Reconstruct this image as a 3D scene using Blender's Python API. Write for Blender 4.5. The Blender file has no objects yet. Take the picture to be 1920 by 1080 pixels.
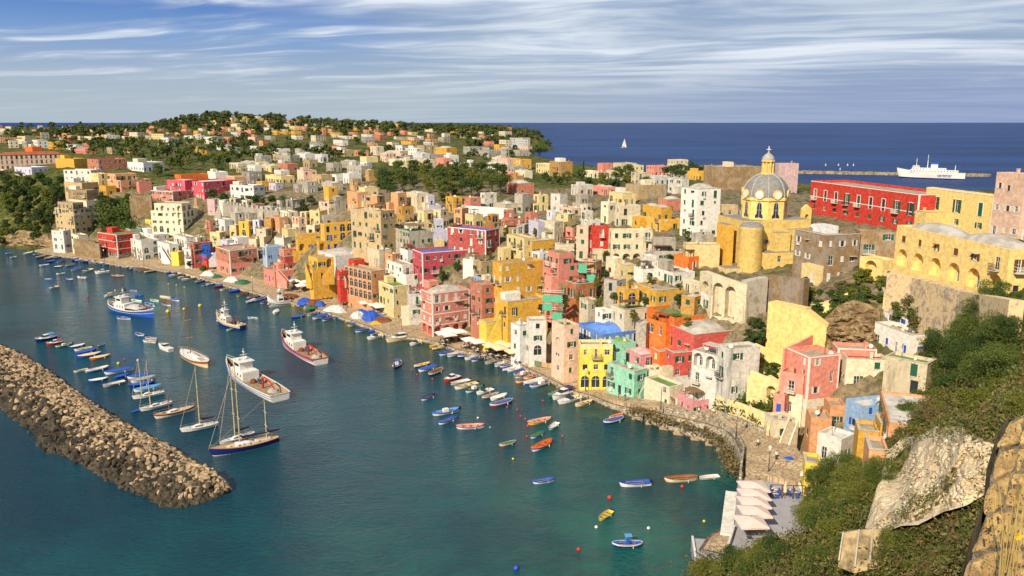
import bpy, math, random
import numpy as np
from mathutils import Vector, Matrix
R = math.radians
# ------------------------------------------------------------------ camera, sky, sun, exposure
SC = bpy.context.scene
COL = SC.collection
CAMZ = 62.0; FPX = 1500.0; PITCH = math.atan(311 / FPX)
_cd = bpy.data.cameras.new("camera"); cam = bpy.data.objects.new("camera", _cd); COL.objects.link(cam)
_cd.sensor_width = 36; _cd.lens = FPX / 1920 * 36; _cd.clip_start = 0.5; _cd.clip_end = 200000
cam.location = (0, 0, CAMZ); cam.rotation_euler = (math.pi / 2 - PITCH, 0, 0)
SC.camera = cam
SUN_AZ = 212.0; SUN_EL = 36.0      # azimuth clockwise from +Y
_sl = bpy.data.lights.new("sun", 'SUN'); sun = bpy.data.objects.new("sun", _sl); COL.objects.link(sun)
_sl.energy = 5.0; _sl.angle = R(0.6); _sl.color = (1.0, 0.87, 0.68)
_sd = Vector((math.sin(R(SUN_AZ)) * math.cos(R(SUN_EL)), math.cos(R(SUN_AZ)) * math.cos(R(SUN_EL)), math.sin(R(SUN_EL))))
sun.rotation_euler = _sd.to_track_quat('Z', 'Y').to_euler()
SC.view_settings.view_transform = 'Standard'; SC.view_settings.look = 'None'
SC.view_settings.exposure = 0.42; SC.view_settings.gamma = 1.0
def lin(c):
    return tuple((x / 12.92 if x <= 0.04045 else ((x + 0.055) / 1.055) ** 2.4) for x in c)
def rgb(r, g, b, k=1.0):
    return tuple(x * k for x in lin((r / 255, g / 255, b / 255))) + (1.0,)
class NT:                                   # tiny node helper
    def __init__(s, tree): s.t = tree; s.n = tree.nodes; s.l = tree.links
    def new(s, ty, ins=None, **kw):
        n = s.n.new(ty)
        for k, v in kw.items(): setattr(n, k, v)
        if ins:
            for k, v in ins.items():
                if isinstance(v, bpy.types.NodeSocket): s.l.new(v, n.inputs[k])
                else: n.inputs[k].default_value = v
        return n
    def math(s, op, a, b=0.0, c=0.0, clamp=False):
        return s.new('ShaderNodeMath', {0: a, 1: b, 2: c}, operation=op, use_clamp=clamp).outputs[0]
    def mix(s, f, a, b, mode='MIX'):
        n = s.new('ShaderNodeMix', None, data_type='RGBA', blend_type=mode)
        for k, v in ((0, f), (6, a), (7, b)):
            if isinstance(v, bpy.types.NodeSocket): s.l.new(v, n.inputs[k])
            else: n.inputs[k].default_value = v
        return n.outputs[2]
    def noise(s, vec, scale, det=4.0, rough=0.55, dist=0.0):
        return s.new('ShaderNodeTexNoise', {'Vector': vec, 'Scale': scale, 'Detail': det, 'Roughness': rough, 'Distortion': dist}).outputs[0]
    def ramp(s, f, a, b):                   # smooth 0..1 between a and b
        return s.new('ShaderNodeMapRange', {0: f, 1: a, 2: b, 3: 0.0, 4: 1.0}, interpolation_type='SMOOTHSTEP').outputs[0]
    def scale(s, vec, sc):
        return s.new('ShaderNodeVectorMath', {0: vec, 1: sc}, operation='MULTIPLY').outputs[0]
W = bpy.data.worlds.new("World"); SC.world = W; W.use_nodes = True
def build_sky():
    W.node_tree.nodes.clear(); n = NT(W.node_tree)
    d = n.new('ShaderNodeTexCoord').outputs['Generated']
    sx = n.new('ShaderNodeSeparateXYZ', {0: d}); X, Y, Z = sx.outputs
    sky = n.new('ShaderNodeTexSky', sky_type='NISHITA', sun_disc=False, sun_elevation=R(SUN_EL), sun_rotation=R(SUN_AZ), air_density=1.0, dust_density=1.0, ozone_density=2.0).outputs[0]
    sky = n.mix(1.0, sky, (0.1, 0.1, 0.1, 1), 'MULTIPLY')
    zc = n.math('MAXIMUM', Z, 0.0)
    low = n.mix(n.ramp(zc, 0.0, 0.125), rgb(160, 174, 190), rgb(112, 148, 196))
    low = n.mix(n.ramp(zc, 0.085, 0.17), low, rgb(60, 102, 178))
    base = n.mix(n.ramp(zc, 0.16, 0.4), low, n.mix(0.6, sky, rgb(84, 104, 128)))
    # cloud sheet seen in perspective: direction projected on a plane overhead
    k = n.math('DIVIDE', 1.0, n.math('ADD', zc, 0.045))
    px = n.math('MULTIPLY', X, k); py = n.math('MULTIPLY', Y, k)
    v = n.new('ShaderNodeCombineXYZ', {0: px, 1: py, 2: 0.0}).outputs[0]
    rot = n.new('ShaderNodeVectorRotate', {'Vector': v, 'Angle': R(14)}, rotation_type='Z_AXIS').outputs[0]
    warp = n.new('ShaderNodeTexNoise', {'Vector': rot, 'Scale': 0.28, 'Detail': 3.0}).outputs[1]
    wv = n.new('ShaderNodeVectorMath', {0: rot, 1: n.scale(warp, (3.4, 2.6, 0))}, operation='ADD').outputs[0]
    streak = n.noise(n.scale(wv, (0.42, 1.25, 1)), 1.0, 9, 0.56)
    fine = n.noise(n.scale(wv, (0.8, 2.6, 1)), 1.3, 7, 0.52)
    big = n.noise(n.scale(wv, (0.12, 0.26, 1)), 1.1, 5, 0.55)
    right = n.ramp(X, -0.30, 0.12)
    cirrus = n.math('MULTIPLY', n.ramp(streak, 0.42, 0.70), n.ramp(fine, 0.22, 0.66))
    cov = n.math('ADD', cirrus, n.math('MULTIPLY', n.ramp(n.math('ADD', big, n.math('MULTIPLY', right, 0.48)), 0.48, 0.74), n.math('ADD', n.math('MULTIPLY', fine, 0.25), 0.72)), clamp=True)
    tone = n.ramp(n.math('ADD', n.math('MULTIPLY', streak, 0.45), n.math('MULTIPLY', big, 0.55)), 0.40, 0.60)
    ccol = n.mix(tone, rgb(146, 165, 188), rgb(226, 232, 238))
    c1 = n.mix(n.math('MULTIPLY', cov, 0.92), base, ccol)
    veil = n.math('MULTIPLY', n.math('SUBTRACT', 1.0, n.ramp(zc, 0.015, 0.095)), 0.88)
    vcol = n.mix(n.ramp(X, -0.2, 0.5), rgb(164, 178, 188), rgb(132, 148, 184))
    c1 = n.mix(veil, c1, vcol)
    bg = n.new('ShaderNodeBackground', {'Color': c1, 'Strength': 0.88})
    out = n.new('ShaderNodeOutputWorld', {0: bg.outputs[0]})
build_sky()
# ------------------------------------------------------------------ picture coordinates of the 1920x1080 photograph -> the world
CP, SP = math.cos(PITCH), math.sin(PITCH)
def ray(px, py):
    u, v = (px - 960) / FPX, (540 - py) / FPX
    return Vector((u, CP + v * SP, -SP + v * CP))
def at_z(px, py, z=0.0):
    d = ray(px, py); t = (z - CAMZ) / d.z
    return Vector((d.x * t, d.y * t, z))
def at_Y(px, py, Y):
    d = ray(px, py); t = Y / d.y
    return Vector((d.x * t, Y, CAMZ + d.z * t))
def proj(P):
    z = P[2] - CAMZ; f = P[1] * CP - z * SP; up = P[1] * SP + z * CP
    return 960 + FPX * P[0] / f, 540 - FPX * up / f
# ------------------------------------------------------------------ mesh helper
class MB:
    def __init__(s): s.v = []; s.f = []; s.m = []
    def face(s, pts, m=0):
        i = len(s.v); s.v += [tuple(p) for p in pts]; s.f.append(tuple(range(i, i + len(pts)))); s.m.append(m)
    def box(s, x0, y0, z0, x1, y1, z1, m=0, bot=True):
        i = len(s.v)
        s.v += [(x0, y0, z0), (x1, y0, z0), (x1, y1, z0), (x0, y1, z0), (x0, y0, z1), (x1, y0, z1), (x1, y1, z1), (x0, y1, z1)]
        fs = [(4, 5, 6, 7), (0, 1, 5, 4), (1, 2, 6, 5), (2, 3, 7, 6), (3, 0, 4, 7)] + ([(3, 2, 1, 0)] if bot else [])
        for f in fs: s.f.append(tuple(i + k for k in f)); s.m.append(m)
    def obox(s, c, ux, hx, hy, z0, z1, m=0):      # oriented box, ux = unit direction in plan
        ux = Vector((ux[0], ux[1], 0)).normalized(); uy = Vector((-ux.y, ux.x, 0)); i = len(s.v); c = Vector((c[0], c[1], 0))
        for z in (z0, z1):
            for a, b in ((-1, -1), (1, -1), (1, 1), (-1, 1)):
                p = c + ux * hx * a + uy * hy * b; s.v.append((p.x, p.y, z))
        for f in [(4, 5, 6, 7), (0, 1, 5, 4), (1, 2, 6, 5), (2, 3, 7, 6), (3, 0, 4, 7), (3, 2, 1, 0)]:
            s.f.append(tuple(i + k for k in f)); s.m.append(m)
    def tube(s, pts, rad, n=6, m=0, cap=True):
        pts = [Vector(p) for p in pts]; rs = rad if isinstance(rad, (list, tuple)) else [rad] * len(pts)
        base = len(s.v)
        for k, p in enumerate(pts):
            d = (pts[min(k + 1, len(pts) - 1)] - pts[max(k - 1, 0)])
            if d.length < 1e-6: d = Vector((0, 0, 1))
            d.normalize(); a = d.orthogonal().normalized(); b = d.cross(a)
            for j in range(n):
                t = 2 * math.pi * j / n; q = p + (a * math.cos(t) + b * math.sin(t)) * rs[k]; s.v.append(tuple(q))
        for k in range(len(pts) - 1):
            for j in range(n):
                a0 = base + k * n + j; a1 = base + k * n + (j + 1) % n
                s.f.append((a0, a1, a1 + n, a0 + n)); s.m.append(m)
        if cap:
            s.f.append(tuple(base + j for j in range(n))[::-1]); s.m.append(m)
            s.f.append(tuple(base + (len(pts) - 1) * n + j for j in range(n))); s.m.append(m)
    def lathe(s, prof, c=(0, 0, 0), n=16, m=0, sx=1, sy=1, a0=0.0, a1=2 * math.pi):
        base = len(s.v); full = abs(a1 - a0 - 2 * math.pi) < 1e-6; nn = n if full else n + 1
        for r, z in prof:
            for j in range(nn):
                t = a0 + (a1 - a0) * j / n; s.v.append((c[0] + r * sx * math.cos(t), c[1] + r * sy * math.sin(t), c[2] + z))
        for k in range(len(prof) - 1):
            for j in range(n):
                b = base + k * nn; j1 = (j + 1) % nn
                s.f.append((b + j, b + j1, b + nn + j1, b + nn + j)); s.m.append(m)
    def dome(s, cx, cy, z0, rx, ry, h, m=0, n=12, rings=4):     # low vault on a rectangular plan
        for a in range(n):
            for b in range(n): pass
        g = []
        for i in range(n + 1):
            for j in range(n + 1):
                u = -1 + 2 * i / n; v = -1 + 2 * j / n; hh = max(0, (1 - u ** 4) * (1 - v ** 4)) ** 0.7
                g.append(len(s.v)); s.v.append((cx + rx * u, cy + ry * v, z0 + h * hh * (1 - 0.45 * (u * u + v * v))))
        for i in range(n):
            for j in range(n):
                a = g[i * (n + 1) + j]; s.f.append((a, a + n + 1, a + n + 2, a + 1)); s.m.append(m)
    def data(s, name, mats, smooth=False):
        me = bpy.data.meshes.new(name); me.from_pydata(s.v, [], s.f)
        for mt in mats: me.materials.append(mt)
        if len(mats) > 1: me.polygons.foreach_set('material_index', s.m)
        if smooth: me.polygons.foreach_set('use_smooth', [True] * len(s.f))
        me.update(); return me
    def build(s, name, mats, parent=None, loc=(0, 0, 0), rz=0.0, smooth=False):
        if not isinstance(mats, (list, tuple)): mats = [mats]
        return link(name, s.data(name, mats, smooth), parent, loc, rz)
def link(name, data, parent=None, loc=(0, 0, 0), rz=0.0, sc=None):
    o = bpy.data.objects.new(name, data); COL.objects.link(o)
    o.location = loc; o.rotation_euler = (0, 0, rz)
    if sc: o.scale = sc
    if parent: o.parent = parent
    return o
def tag(o, label=None, cat=None, group=None, kind=None):
    for k, v in (('label', label), ('category', cat), ('group', group), ('kind', kind)):
        if v: o[k] = v
    return o
def thing(name, label, cat, loc, rz=0.0, group=None, sc=None):
    return tag(link(name, None, None, loc, rz, sc), label, cat, group)
def dup(o, parent=None):
    c = o.copy(); COL.objects.link(c)
    if parent: c.parent = parent
    for ch in o.children: dup(ch, c)
    return c
# ------------------------------------------------------------------ materials
_mc = {}
def mat(name, color, rough=0.7, var=0.12, scale=1.5, metal=0.0, spec=0.4, bump=0.0, alt=None, obj=False):
    if name in _mc: return _mc[name]
    m = bpy.data.materials.new(name); m.use_nodes = True; n = NT(m.node_tree); b = n.n['Principled BSDF']
    tc = n.new('ShaderNodeTexCoord').outputs['Object']
    f = n.noise(tc, scale, 5, 0.6)
    c2 = alt or tuple(x * (1 - 2 * var) for x in color[:3]) + (1,)
    cc = n.mix(n.ramp(f, 0.38, 0.62), color, c2)
    if obj:
        oi = n.new('ShaderNodeObjectInfo').outputs['Random']
        cc = n.mix(n.math('MULTIPLY', oi, obj), cc, (color[0] * .45, color[1] * .5, color[2] * .5, 1))
    n.l.new(cc, b.inputs['Base Color']); b.inputs['Roughness'].default_value = rough; b.inputs['Metallic'].default_value = metal
    b.inputs['Specular IOR Level'].default_value = spec
    if bump:
        bp = n.new('ShaderNodeBump', {'Height': n.noise(tc, scale * 4, 6, 0.6), 'Strength': bump, 'Distance': 0.2}); n.l.new(bp.outputs[0], b.inputs['Normal'])
    _mc[name] = m; return m
def plaster(name, color, stain=0.3, dirt=(0.16, 0.125, 0.085, 1)):
    key = 'plaster ' + name
    if key in _mc: return _mc[key]
    m = bpy.data.materials.new(key); m.use_nodes = True; n = NT(m.node_tree); b = n.n['Principled BSDF']
    tc = n.new('ShaderNodeTexCoord').outputs['Object']
    oi = n.new('ShaderNodeObjectInfo').outputs['Random']
    off = n.new('ShaderNodeCombineXYZ', {0: n.math('MULTIPLY', oi, 91.0), 1: n.math('MULTIPLY', oi, 37.0), 2: n.math('MULTIPLY', oi, 57.0)}).outputs[0]
    p = n.new('ShaderNodeVectorMath', {0: tc, 1: off}, operation='ADD').outputs[0]
    big = n.noise(p, 0.22, 7, 0.68, 0.4); mid = n.noise(p, 1.3, 6, 0.65)
    drip = n.noise(n.scale(p, (1.1, 1.1, 0.13)), 1.0, 6, 0.65)
    light = tuple(min(0.86, x * 1.12 + 0.03) for x in color[:3]) + (1,)
    dark = tuple(x * 0.78 for x in color[:3]) + (1,)
    hue = n.ramp(n.math('FRACT', n.math('MULTIPLY', oi, 13.7)), 0.2, 0.8)
    worn = n.mix(hue, tuple(0.45 * a_ + 0.55 * d_ for a_, d_ in zip(color[:3], (0.44, 0.36, 0.25))) + (1,), tuple(0.45 * a_ + 0.55 * d_ for a_, d_ in zip(color[:3], (0.36, 0.35, 0.33))) + (1,))
    grime = n.mix(hue, (0.20, 0.155, 0.10, 1), (0.16, 0.155, 0.145, 1))
    c = n.mix(n.ramp(mid, 0.30, 0.70), dark, light)
    c = n.mix(n.math('MULTIPLY', n.ramp(big, 0.60 - 0.16 * stain, 0.66 - 0.10 * stain), 0.2 + 0.65 * stain), c, worn)
    low = n.math('ADD', n.math('MULTIPLY', drip, 0.75), n.math('MULTIPLY', n.noise(p, 0.12, 3, 0.5), 0.25))
    c = n.mix(n.math('MULTIPLY', n.ramp(low, 0.60 - 0.10 * stain, 0.72 - 0.10 * stain), 0.15 + 0.6 * stain), c, grime)
    pt = n.noise(p, 0.42, 10, 0.76, 0.6)
    c = n.mix(n.math('MULTIPLY', n.ramp(pt, 0.665 - 0.14 * stain, 0.685 - 0.13 * stain), 0.1 + 0.6 * stain), c, grime)
    val = n.math('ADD', n.math('MULTIPLY', n.math('FRACT', n.math('MULTIPLY', oi, 7.3)), 0.26), 0.84)
    c = n.mix(1.0, c, n.new('ShaderNodeCombineColor', {0: val, 1: val, 2: val}).outputs[0], 'MULTIPLY')
    n.l.new(c, b.inputs['Base Color']); b.inputs['Roughness'].default_value = 0.92; b.inputs['Specular IOR Level'].default_value = 0.2
    bp = n.new('ShaderNodeBump', {'Height': mid, 'Strength': 0.35, 'Distance': 0.12}); n.l.new(bp.outputs[0], b.inputs['Normal'])
    _mc[key] = m; return m
# ------------------------------------------------------------------ the lie of the land
CTRL = """50 462 0;0 455 2;60 325 34;60 300 36;60 260 40;60 240 50;-200 300 38;-200 245 46;110 475 1;150 400 18;150 360 27;150 330 33
300 490 1;300 450 8;300 400 19;300 370 25;300 340 31;300 310 35;300 280 38;300 260 41;300 240 52
500 530 1;500 480 8;500 430 17;500 400 22;500 370 27;500 340 31;500 310 35;500 280 38;500 252 47
700 600 1;700 540 8;700 480 18;700 430 25;700 400 28;700 370 31;700 340 33;700 310 36;700 280 38;700 254 46;700 240 54
850 650 1;850 600 5;850 540 12;850 480 20;850 430 26;850 390 29;850 340 33;850 310 35;850 280 37;850 254 44
1000 700 1;1000 640 7;1000 560 15;1000 500 21;1000 450 25;1000 400 29;1000 360 32;1000 330 33;960 300 33
1150 745 1;1150 690 6;1150 620 13;1150 560 18;1150 500 23;1150 440 27;1150 390 30;1150 350 32
1300 775 3;1300 720 6;1300 650 13;1300 590 18;1300 540 22;1300 480 26;1300 420 30;1300 370 33
1400 800 4;1400 740 8;1400 680 13;1400 620 17;1400 540 22;1400 470 27;1480 850 4;1500 790 6;1500 720 12;1500 660 16;1500 600 20;1500 540 24;1500 480 27;1500 430 31
1620 800 9;1620 700 15;1620 620 20;1620 570 25;1620 500 29;1620 420 33;1700 760 13;1740 640 21;1750 600 24;1750 560 28;1750 420 33
1880 700 28;1880 620 31;1880 560 33;1900 500 36;1800 720 23;1800 640 26;1700 800 19;1620 860 12;1560 900 7;1530 960 8;1450 1000 6
1500 1060 14;1650 970 26;1620 1060 25;1750 1050 32;1850 1000 41;1800 790 33;1880 780 38;1700 840 27;1760 900 33;2000 900 46;2000 600 36;1390 960 2.5;1440 900 4"""
WC = [(0, 2, 52), (12, 2, 55), (5, 8, 45), (12, 12, 45), (13, 20, 41), (8, 25, 33), (16, 30, 36), (0, 20, 34), (25, 20, 46), (30, 10, 52), (100, 20, 58), (-10, 25, 24), (10, 35, 26), (0, 60, 8), (20, 75, 6), (-40, 40, 6), (30, 55, 20), (25, 42, 36), (50, 30, 50),
      (-240, 1250, 51), (-600, 1300, 50), (-500, 1300, 66), (-430, 1280, 69), (-370, 1300, 65), (-310, 1300, 59), (-150, 1400, 47), (-60, 1500, 46), (-700, 1500, 46), (-1100, 1700, 50), (0, 1800, 46), (-400, 2000, 50),
      (-20, 1900, 43), (30, 1850, 34), (-100, 2000, 46), (150, 1000, 20), (200, 600, 24), (300, 450, 26), (350, 380, 28), (500, 350, 30), (-2500, 3000, 40), (-1500, 1500, 44)]
_c = []
for t in CTRL.replace('\n', ';').split(';'):
    a = list(map(float, t.split())); p = at_z(a[0], a[1], a[2]); _c.append((p.x, p.y, a[2]))
_c += WC
_c = np.array(_c, dtype=float)
def _uv(x, y):
    y = np.maximum(y, -40) ; d = np.sqrt(x * x + y * y) + 8
    return np.stack([1.6 * np.arctan2(x, y + 30), np.log(d)], -1)
_P = _uv(_c[:, 0], _c[:, 1])
_A = np.linalg.norm(_P[:, None] - _P[None], axis=-1)
_n = len(_c); _M = np.zeros((_n + 1, _n + 1)); _M[:_n, :_n] = _A - 0.004 * np.eye(_n); _M[_n, :_n] = 1; _M[:_n, _n] = 1
_w = np.linalg.solve(_M, np.append(_c[:, 2], 0.0))
def gz_arr(x, y):
    q = _uv(np.asarray(x, float), np.asarray(y, float)); sh = q.shape[:-1]; q = q.reshape(-1, 2)
    out = np.empty(len(q))
    for i in range(0, len(q), 20000):
        d = np.linalg.norm(q[i:i + 20000, None] - _P[None], axis=-1); out[i:i + 20000] = d @ _w[:_n] + _w[_n]
    return np.clip(out, 0.4, 100).reshape(sh)
def gz(x, y): return float(gz_arr(np.array([x]), np.array([y]))[0])
_T = np.exp(np.linspace(math.log(8), math.log(2600), 700))
def ground(px, py):                         # where the sight line through a pixel of the photograph meets the land
    d = ray(px, py); t = _T / d.y; xs, zs = d.x * t, CAMZ + d.z * t
    g = gz_arr(xs, _T); h = np.where((zs < g))[0]; k = h[0] if len(h) else len(_T) - 1
    if k == 0: k = 1
    a, b = zs[k - 1] - g[k - 1], zs[k] - g[k]; f = a / (a - b) if a > b and a > 0 else 0
    Y = _T[k - 1] + (_T[k] - _T[k - 1]) * min(max(f, 0), 1); t = Y / d.y
    return Vector((d.x * t, Y, CAMZ + d.z * t))
# quay edge at the water, listed along the harbour (pixels at water level)
SHORE_PX = [(-60, 458), (30, 466), (65, 473), (112, 483), (150, 488), (232, 503), (268, 504), (310, 512), (345, 516), (375, 525), (425, 540), (467, 551), (545, 572), (610, 591), (685, 617), (725, 633), (775, 640), (815, 648), (865, 666),
            (915, 672), (965, 687), (1010, 709), (1040, 724), (1077, 743), (1105, 750), (1145, 768), (1205, 793), (1255, 810), (1317, 830), (1352, 845), (1368, 866), (1386, 905), (1381, 935), (1374, 995), (1316, 1032), (1300, 1056)]
SHORE = [at_z(x, y, 0) for x, y in SHORE_PX]
LAND = [(p.x, p.y) for p in SHORE] + [(22, 90), (5, 60), (-25, 30), (-40, 0), (-40, -60), (700, -60), (900, 300), (480, 370), (330, 400), (225, 440), (140, 520), (70, 640), (30, 900), (20, 1200), (25, 1500)]
_h = at_z(1040, 280, 0); LAND += [(_h.x - 60, _h.y - 60), (_h.x, _h.y), (_h.x - 10, _h.y + 60), (_h.x - 200, 2300), (-1500, 2400), (-4500, 3500), (-4500, 600)]
_s0 = SHORE[0]; LAND += [(-1200, _s0.y + 60)]
_LX = np.array([p[0] for p in LAND]); _LY = np.array([p[1] for p in LAND])
def inland(x, y):
    x = np.asarray(x, float); y = np.asarray(y, float); c = np.zeros(x.shape, bool); j = len(_LX) - 1
    for i in range(len(_LX)):
        xi, yi, xj, yj = _LX[i], _LY[i], _LX[j], _LY[j]
        with np.errstate(divide='ignore', invalid='ignore'):
            hit = ((yi > y) != (yj > y)) & (x < (xj - xi) * (y - yi) / (yj - yi + 1e-12) + xi)
        c ^= hit; j = i
    return c
def edge_dist(x, y, pts):
    best = np.full(x.shape, 1e9)
    for (ax, ay), (bx, by) in zip(pts[:-1], pts[1:]):
        dx, dy = bx - ax, by - ay; L = dx * dx + dy * dy + 1e-9
        t = np.clip(((x - ax) * dx + (y - ay) * dy) / L, 0, 1); best = np.minimum(best, np.hypot(x - ax - t * dx, y - ay - t * dy))
    return best
LANDC = LAND + [LAND[0]]
CLIFFP = [(1640, 985), (1652, 925), (1678, 872), (1706, 846), (1750, 828), (1838, 838), (1840, 886), (1790, 918), (1710, 960), (1692, 1004), (1672, 1024), (1590, 1024), (1590, 1000)]
CLIFFW = [ground(*p) for p in CLIFFP]
def in_poly(X, Y, P):
    c = np.zeros(X.shape, bool); j = len(P) - 1
    for i in range(len(P)):
        with np.errstate(divide='ignore', invalid='ignore'): c ^= ((P[i].y > Y) != (P[j].y > Y)) & (X < (P[j].x - P[i].x) * (Y - P[i].y) / (P[j].y - P[i].y + 1e-12) + P[i].x)
        j = i
    return c
def land_height(X, Y):
    z = gz_arr(X, Y); z = z - 2.6 * in_poly(X, Y, CLIFFW); ins = inland(X, Y); d = edge_dist(X, Y, LANDC)
    far = Y > 330
    slope = np.where(far, 1.1 * d + 0.3, z)
    ds = edge_dist(X, Y, [(p.x, p.y) for p in SHORE[:34]])
    z = np.where((ds < 40) & (Y > 90), np.minimum(z, 0.7 + np.maximum(0, ds - 12) * 1.1), z)
    z = np.where(ins, np.minimum(z, slope), np.maximum(-8, -0.5 * d - 0.4))
    return z
TOWNP = [(100, 474, 0), (100, 350, 28), (280, 345, 31), (500, 330, 34), (1000, 350, 33), (1500, 350, 33), (1900, 420, 36), (1850, 560, 33), (1740, 640, 22), (1690, 780, 16), (1560, 880, 7), (1500, 905, 5), (1380, 905, 2), (1150, 780, 0), (700, 620, 0), (300, 510, 0)]
def build_ground():
    nu, nv = 460, 420
    us = np.linspace(-1.35, 1.35, nu); vs = np.exp(np.linspace(math.log(3.0), math.log(4200), nv))
    U, V = np.meshgrid(us, vs); X = np.tan(U * 0.92) * V * 0.8; Y = V - 4.0
    Z = land_height(X, Y)
    rng = np.random.RandomState(4); fine = rng.rand(*Z.shape) - 0.5
    Z = Z + np.where(Z > 6, fine * np.minimum(1.2, V * 0.012), 0)
    vt = np.stack([X, Y, Z], -1).reshape(-1, 3)
    idx = np.arange(nu * nv).reshape(nv, nu)
    a, b, c, d = idx[:-1, :-1], idx[:-1, 1:], idx[1:, 1:], idx[1:, :-1]
    fs = np.stack([a, b, c, d], -1).reshape(-1, 4)
    zz = Z.reshape(-1); fs = fs[(zz[fs].max(axis=1) > -7)]
    me = bpy.data.meshes.new('ground'); me.from_pydata(vt.tolist(), [], fs.tolist())
    me.polygons.foreach_set('use_smooth', [True] * len(fs))
    tp = [at_z(*p) for p in TOWNP]; tx = np.array([p.x for p in tp]); ty = np.array([p.y for p in tp])
    c = np.zeros(vt.shape[0], bool); j = len(tx) - 1
    for i in range(len(tx)):
        with np.errstate(divide='ignore', invalid='ignore'): c ^= ((ty[i] > vt[:, 1]) != (ty[j] > vt[:, 1])) & (vt[:, 0] < (tx[j] - tx[i]) * (vt[:, 1] - ty[i]) / (ty[j] - ty[i] + 1e-12) + tx[i])
        j = i
    at = me.attributes.new('town', 'FLOAT', 'POINT'); at.data.foreach_set('value', c.astype(float))
    m = bpy.data.materials.new('earth and scrub'); m.use_nodes = True; n = NT(m.node_tree); bs = n.n['Principled BSDF']
    g = n.new('ShaderNodeNewGeometry').outputs['Position']
    f1 = n.noise(g, 0.06, 8, 0.7); f2 = n.noise(g, 0.6, 6, 0.7)
    c1 = n.mix(n.ramp(f2, 0.35, 0.65), rgb(64, 74, 34), rgb(122, 108, 70))
    c2 = n.mix(n.ramp(f2, 0.4, 0.6), rgb(40, 56, 22), rgb(84, 92, 40))
    cc = n.mix(n.ramp(f1, 0.42, 0.56), c1, c2)
    tw = n.new('ShaderNodeAttribute', None, attribute_name='town').outputs['Fac']; zz = n.new('ShaderNodeSeparateXYZ', {0: g}).outputs[2]
    st = n.mix(n.ramp(f2, .35, .65), rgb(92, 84, 66), rgb(146, 130, 102)); st = n.mix(n.math('MULTIPLY', n.ramp(f1, .50, .60), .75), st, rgb(70, 78, 38))
    st = n.mix(n.ramp(zz, 2.2, 1.2), st, rgb(164, 142, 110))
    cc = n.mix(tw, cc, st); n.l.new(cc, bs.inputs['Base Color']); bs.inputs['Roughness'].default_value = 1; bs.inputs['Specular IOR Level'].default_value = 0.1
    bp = n.new('ShaderNodeBump', {'Height': f2, 'Strength': 0.8, 'Distance': 1.0}); n.l.new(bp.outputs[0], bs.inputs['Normal'])
    me.materials.append(m); tag(link('ground', me), kind='structure')
build_ground()
# ------------------------------------------------------------------ the sea
def build_sea():
    m = bpy.data.materials.new('sea water'); m.use_nodes = True; n = NT(m.node_tree); b = n.n['Principled BSDF']
    g = n.new('ShaderNodeNewGeometry').outputs['Position']
    s = n.new('ShaderNodeSeparateXYZ', {0: g}); X, Y, Z = s.outputs
    big = n.noise(g, 0.012, 4, 0.6, 0.5); mid = n.noise(g, 0.05, 5, 0.65)
    harb = n.mix(n.ramp(mid, 0.35, 0.65), rgb(10, 58, 62), rgb(20, 88, 80))
    teal = n.ramp(n.math('ADD', n.math('MULTIPLY', Y, -1.0), n.math('MULTIPLY', X, 0.9)), -190.0, -70.0)
    harb = n.mix(teal, n.mix(n.ramp(big, .4, .6), rgb(10, 52, 68), rgb(16, 70, 82)), harb)
    # green and yellow reflections painted into the shallow water's colour beside the quay
    d1 = n.math('ADD', n.math('MULTIPLY', X, 0.70), n.math('MULTIPLY', Y, 0.71))
    quay_refl = n.ramp(n.math('ADD', d1, n.math('MULTIPLY', mid, 22.0)), 126.0, 162.0)
    harb = n.mix(n.math('MULTIPLY', quay_refl, 0.8), harb, n.mix(n.ramp(mid, .42, .6), rgb(34, 64, 50), rgb(84, 94, 48)))
    opn = n.mix(n.ramp(n.noise(n.scale(g, (0.3, 1, 1)), 0.004, 5, 0.6), 0.38, 0.62), rgb(12, 42, 92), rgb(24, 62, 116))
    col = n.mix(n.ramp(Y, 420.0, 560.0), harb, opn)
    n.l.new(col, b.inputs['Base Color']); n.l.new(n.math('ADD', n.math('MULTIPLY', n.ramp(Y, 300.0, 900.0), 0.45), 0.045), b.inputs['Roughness']); b.inputs['IOR'].default_value = 1.33
    n.l.new(n.math('SUBTRACT', 0.42, n.math('MULTIPLY', n.ramp(Y, 300.0, 900.0), 0.2)), b.inputs['Specular IOR Level'])
    w1 = n.noise(n.scale(g, (1.0, 1.7, 1)), 0.85, 7, 0.62, 0.3); w2 = n.noise(n.scale(g, (0.7, 1.2, 1)), 0.16, 4, 0.6, 0.5); w3 = n.noise(n.scale(g, (0.5, 1.2, 1)), 0.02, 6, 0.75)
    h = n.math('ADD', n.math('ADD', n.math('MULTIPLY', w1, 0.75), n.math('MULTIPLY', w2, 1.1)), n.math('MULTIPLY', w3, n.math('MULTIPLY', n.ramp(Y, 350.0, 700.0), 14.0)))
    bp = n.new('ShaderNodeBump', {'Height': h, 'Strength': 0.7, 'Distance': 1.0}); n.l.new(bp.outputs[0], b.inputs['Normal'])
    mb = MB(); xs = [-60000, -6000, -600, -100, 100, 600, 6000, 60000]; ys = [-2000, -100, 100, 300, 600, 2000, 8000, 30000, 90000]
    for i in range(len(xs) - 1):
        for j in range(len(ys) - 1): mb.face([(xs[i], ys[j], 0), (xs[i + 1], ys[j], 0), (xs[i + 1], ys[j + 1], 0), (xs[i], ys[j + 1], 0)])
    tag(mb.build('sea', m), kind='structure')
build_sea()
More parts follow.
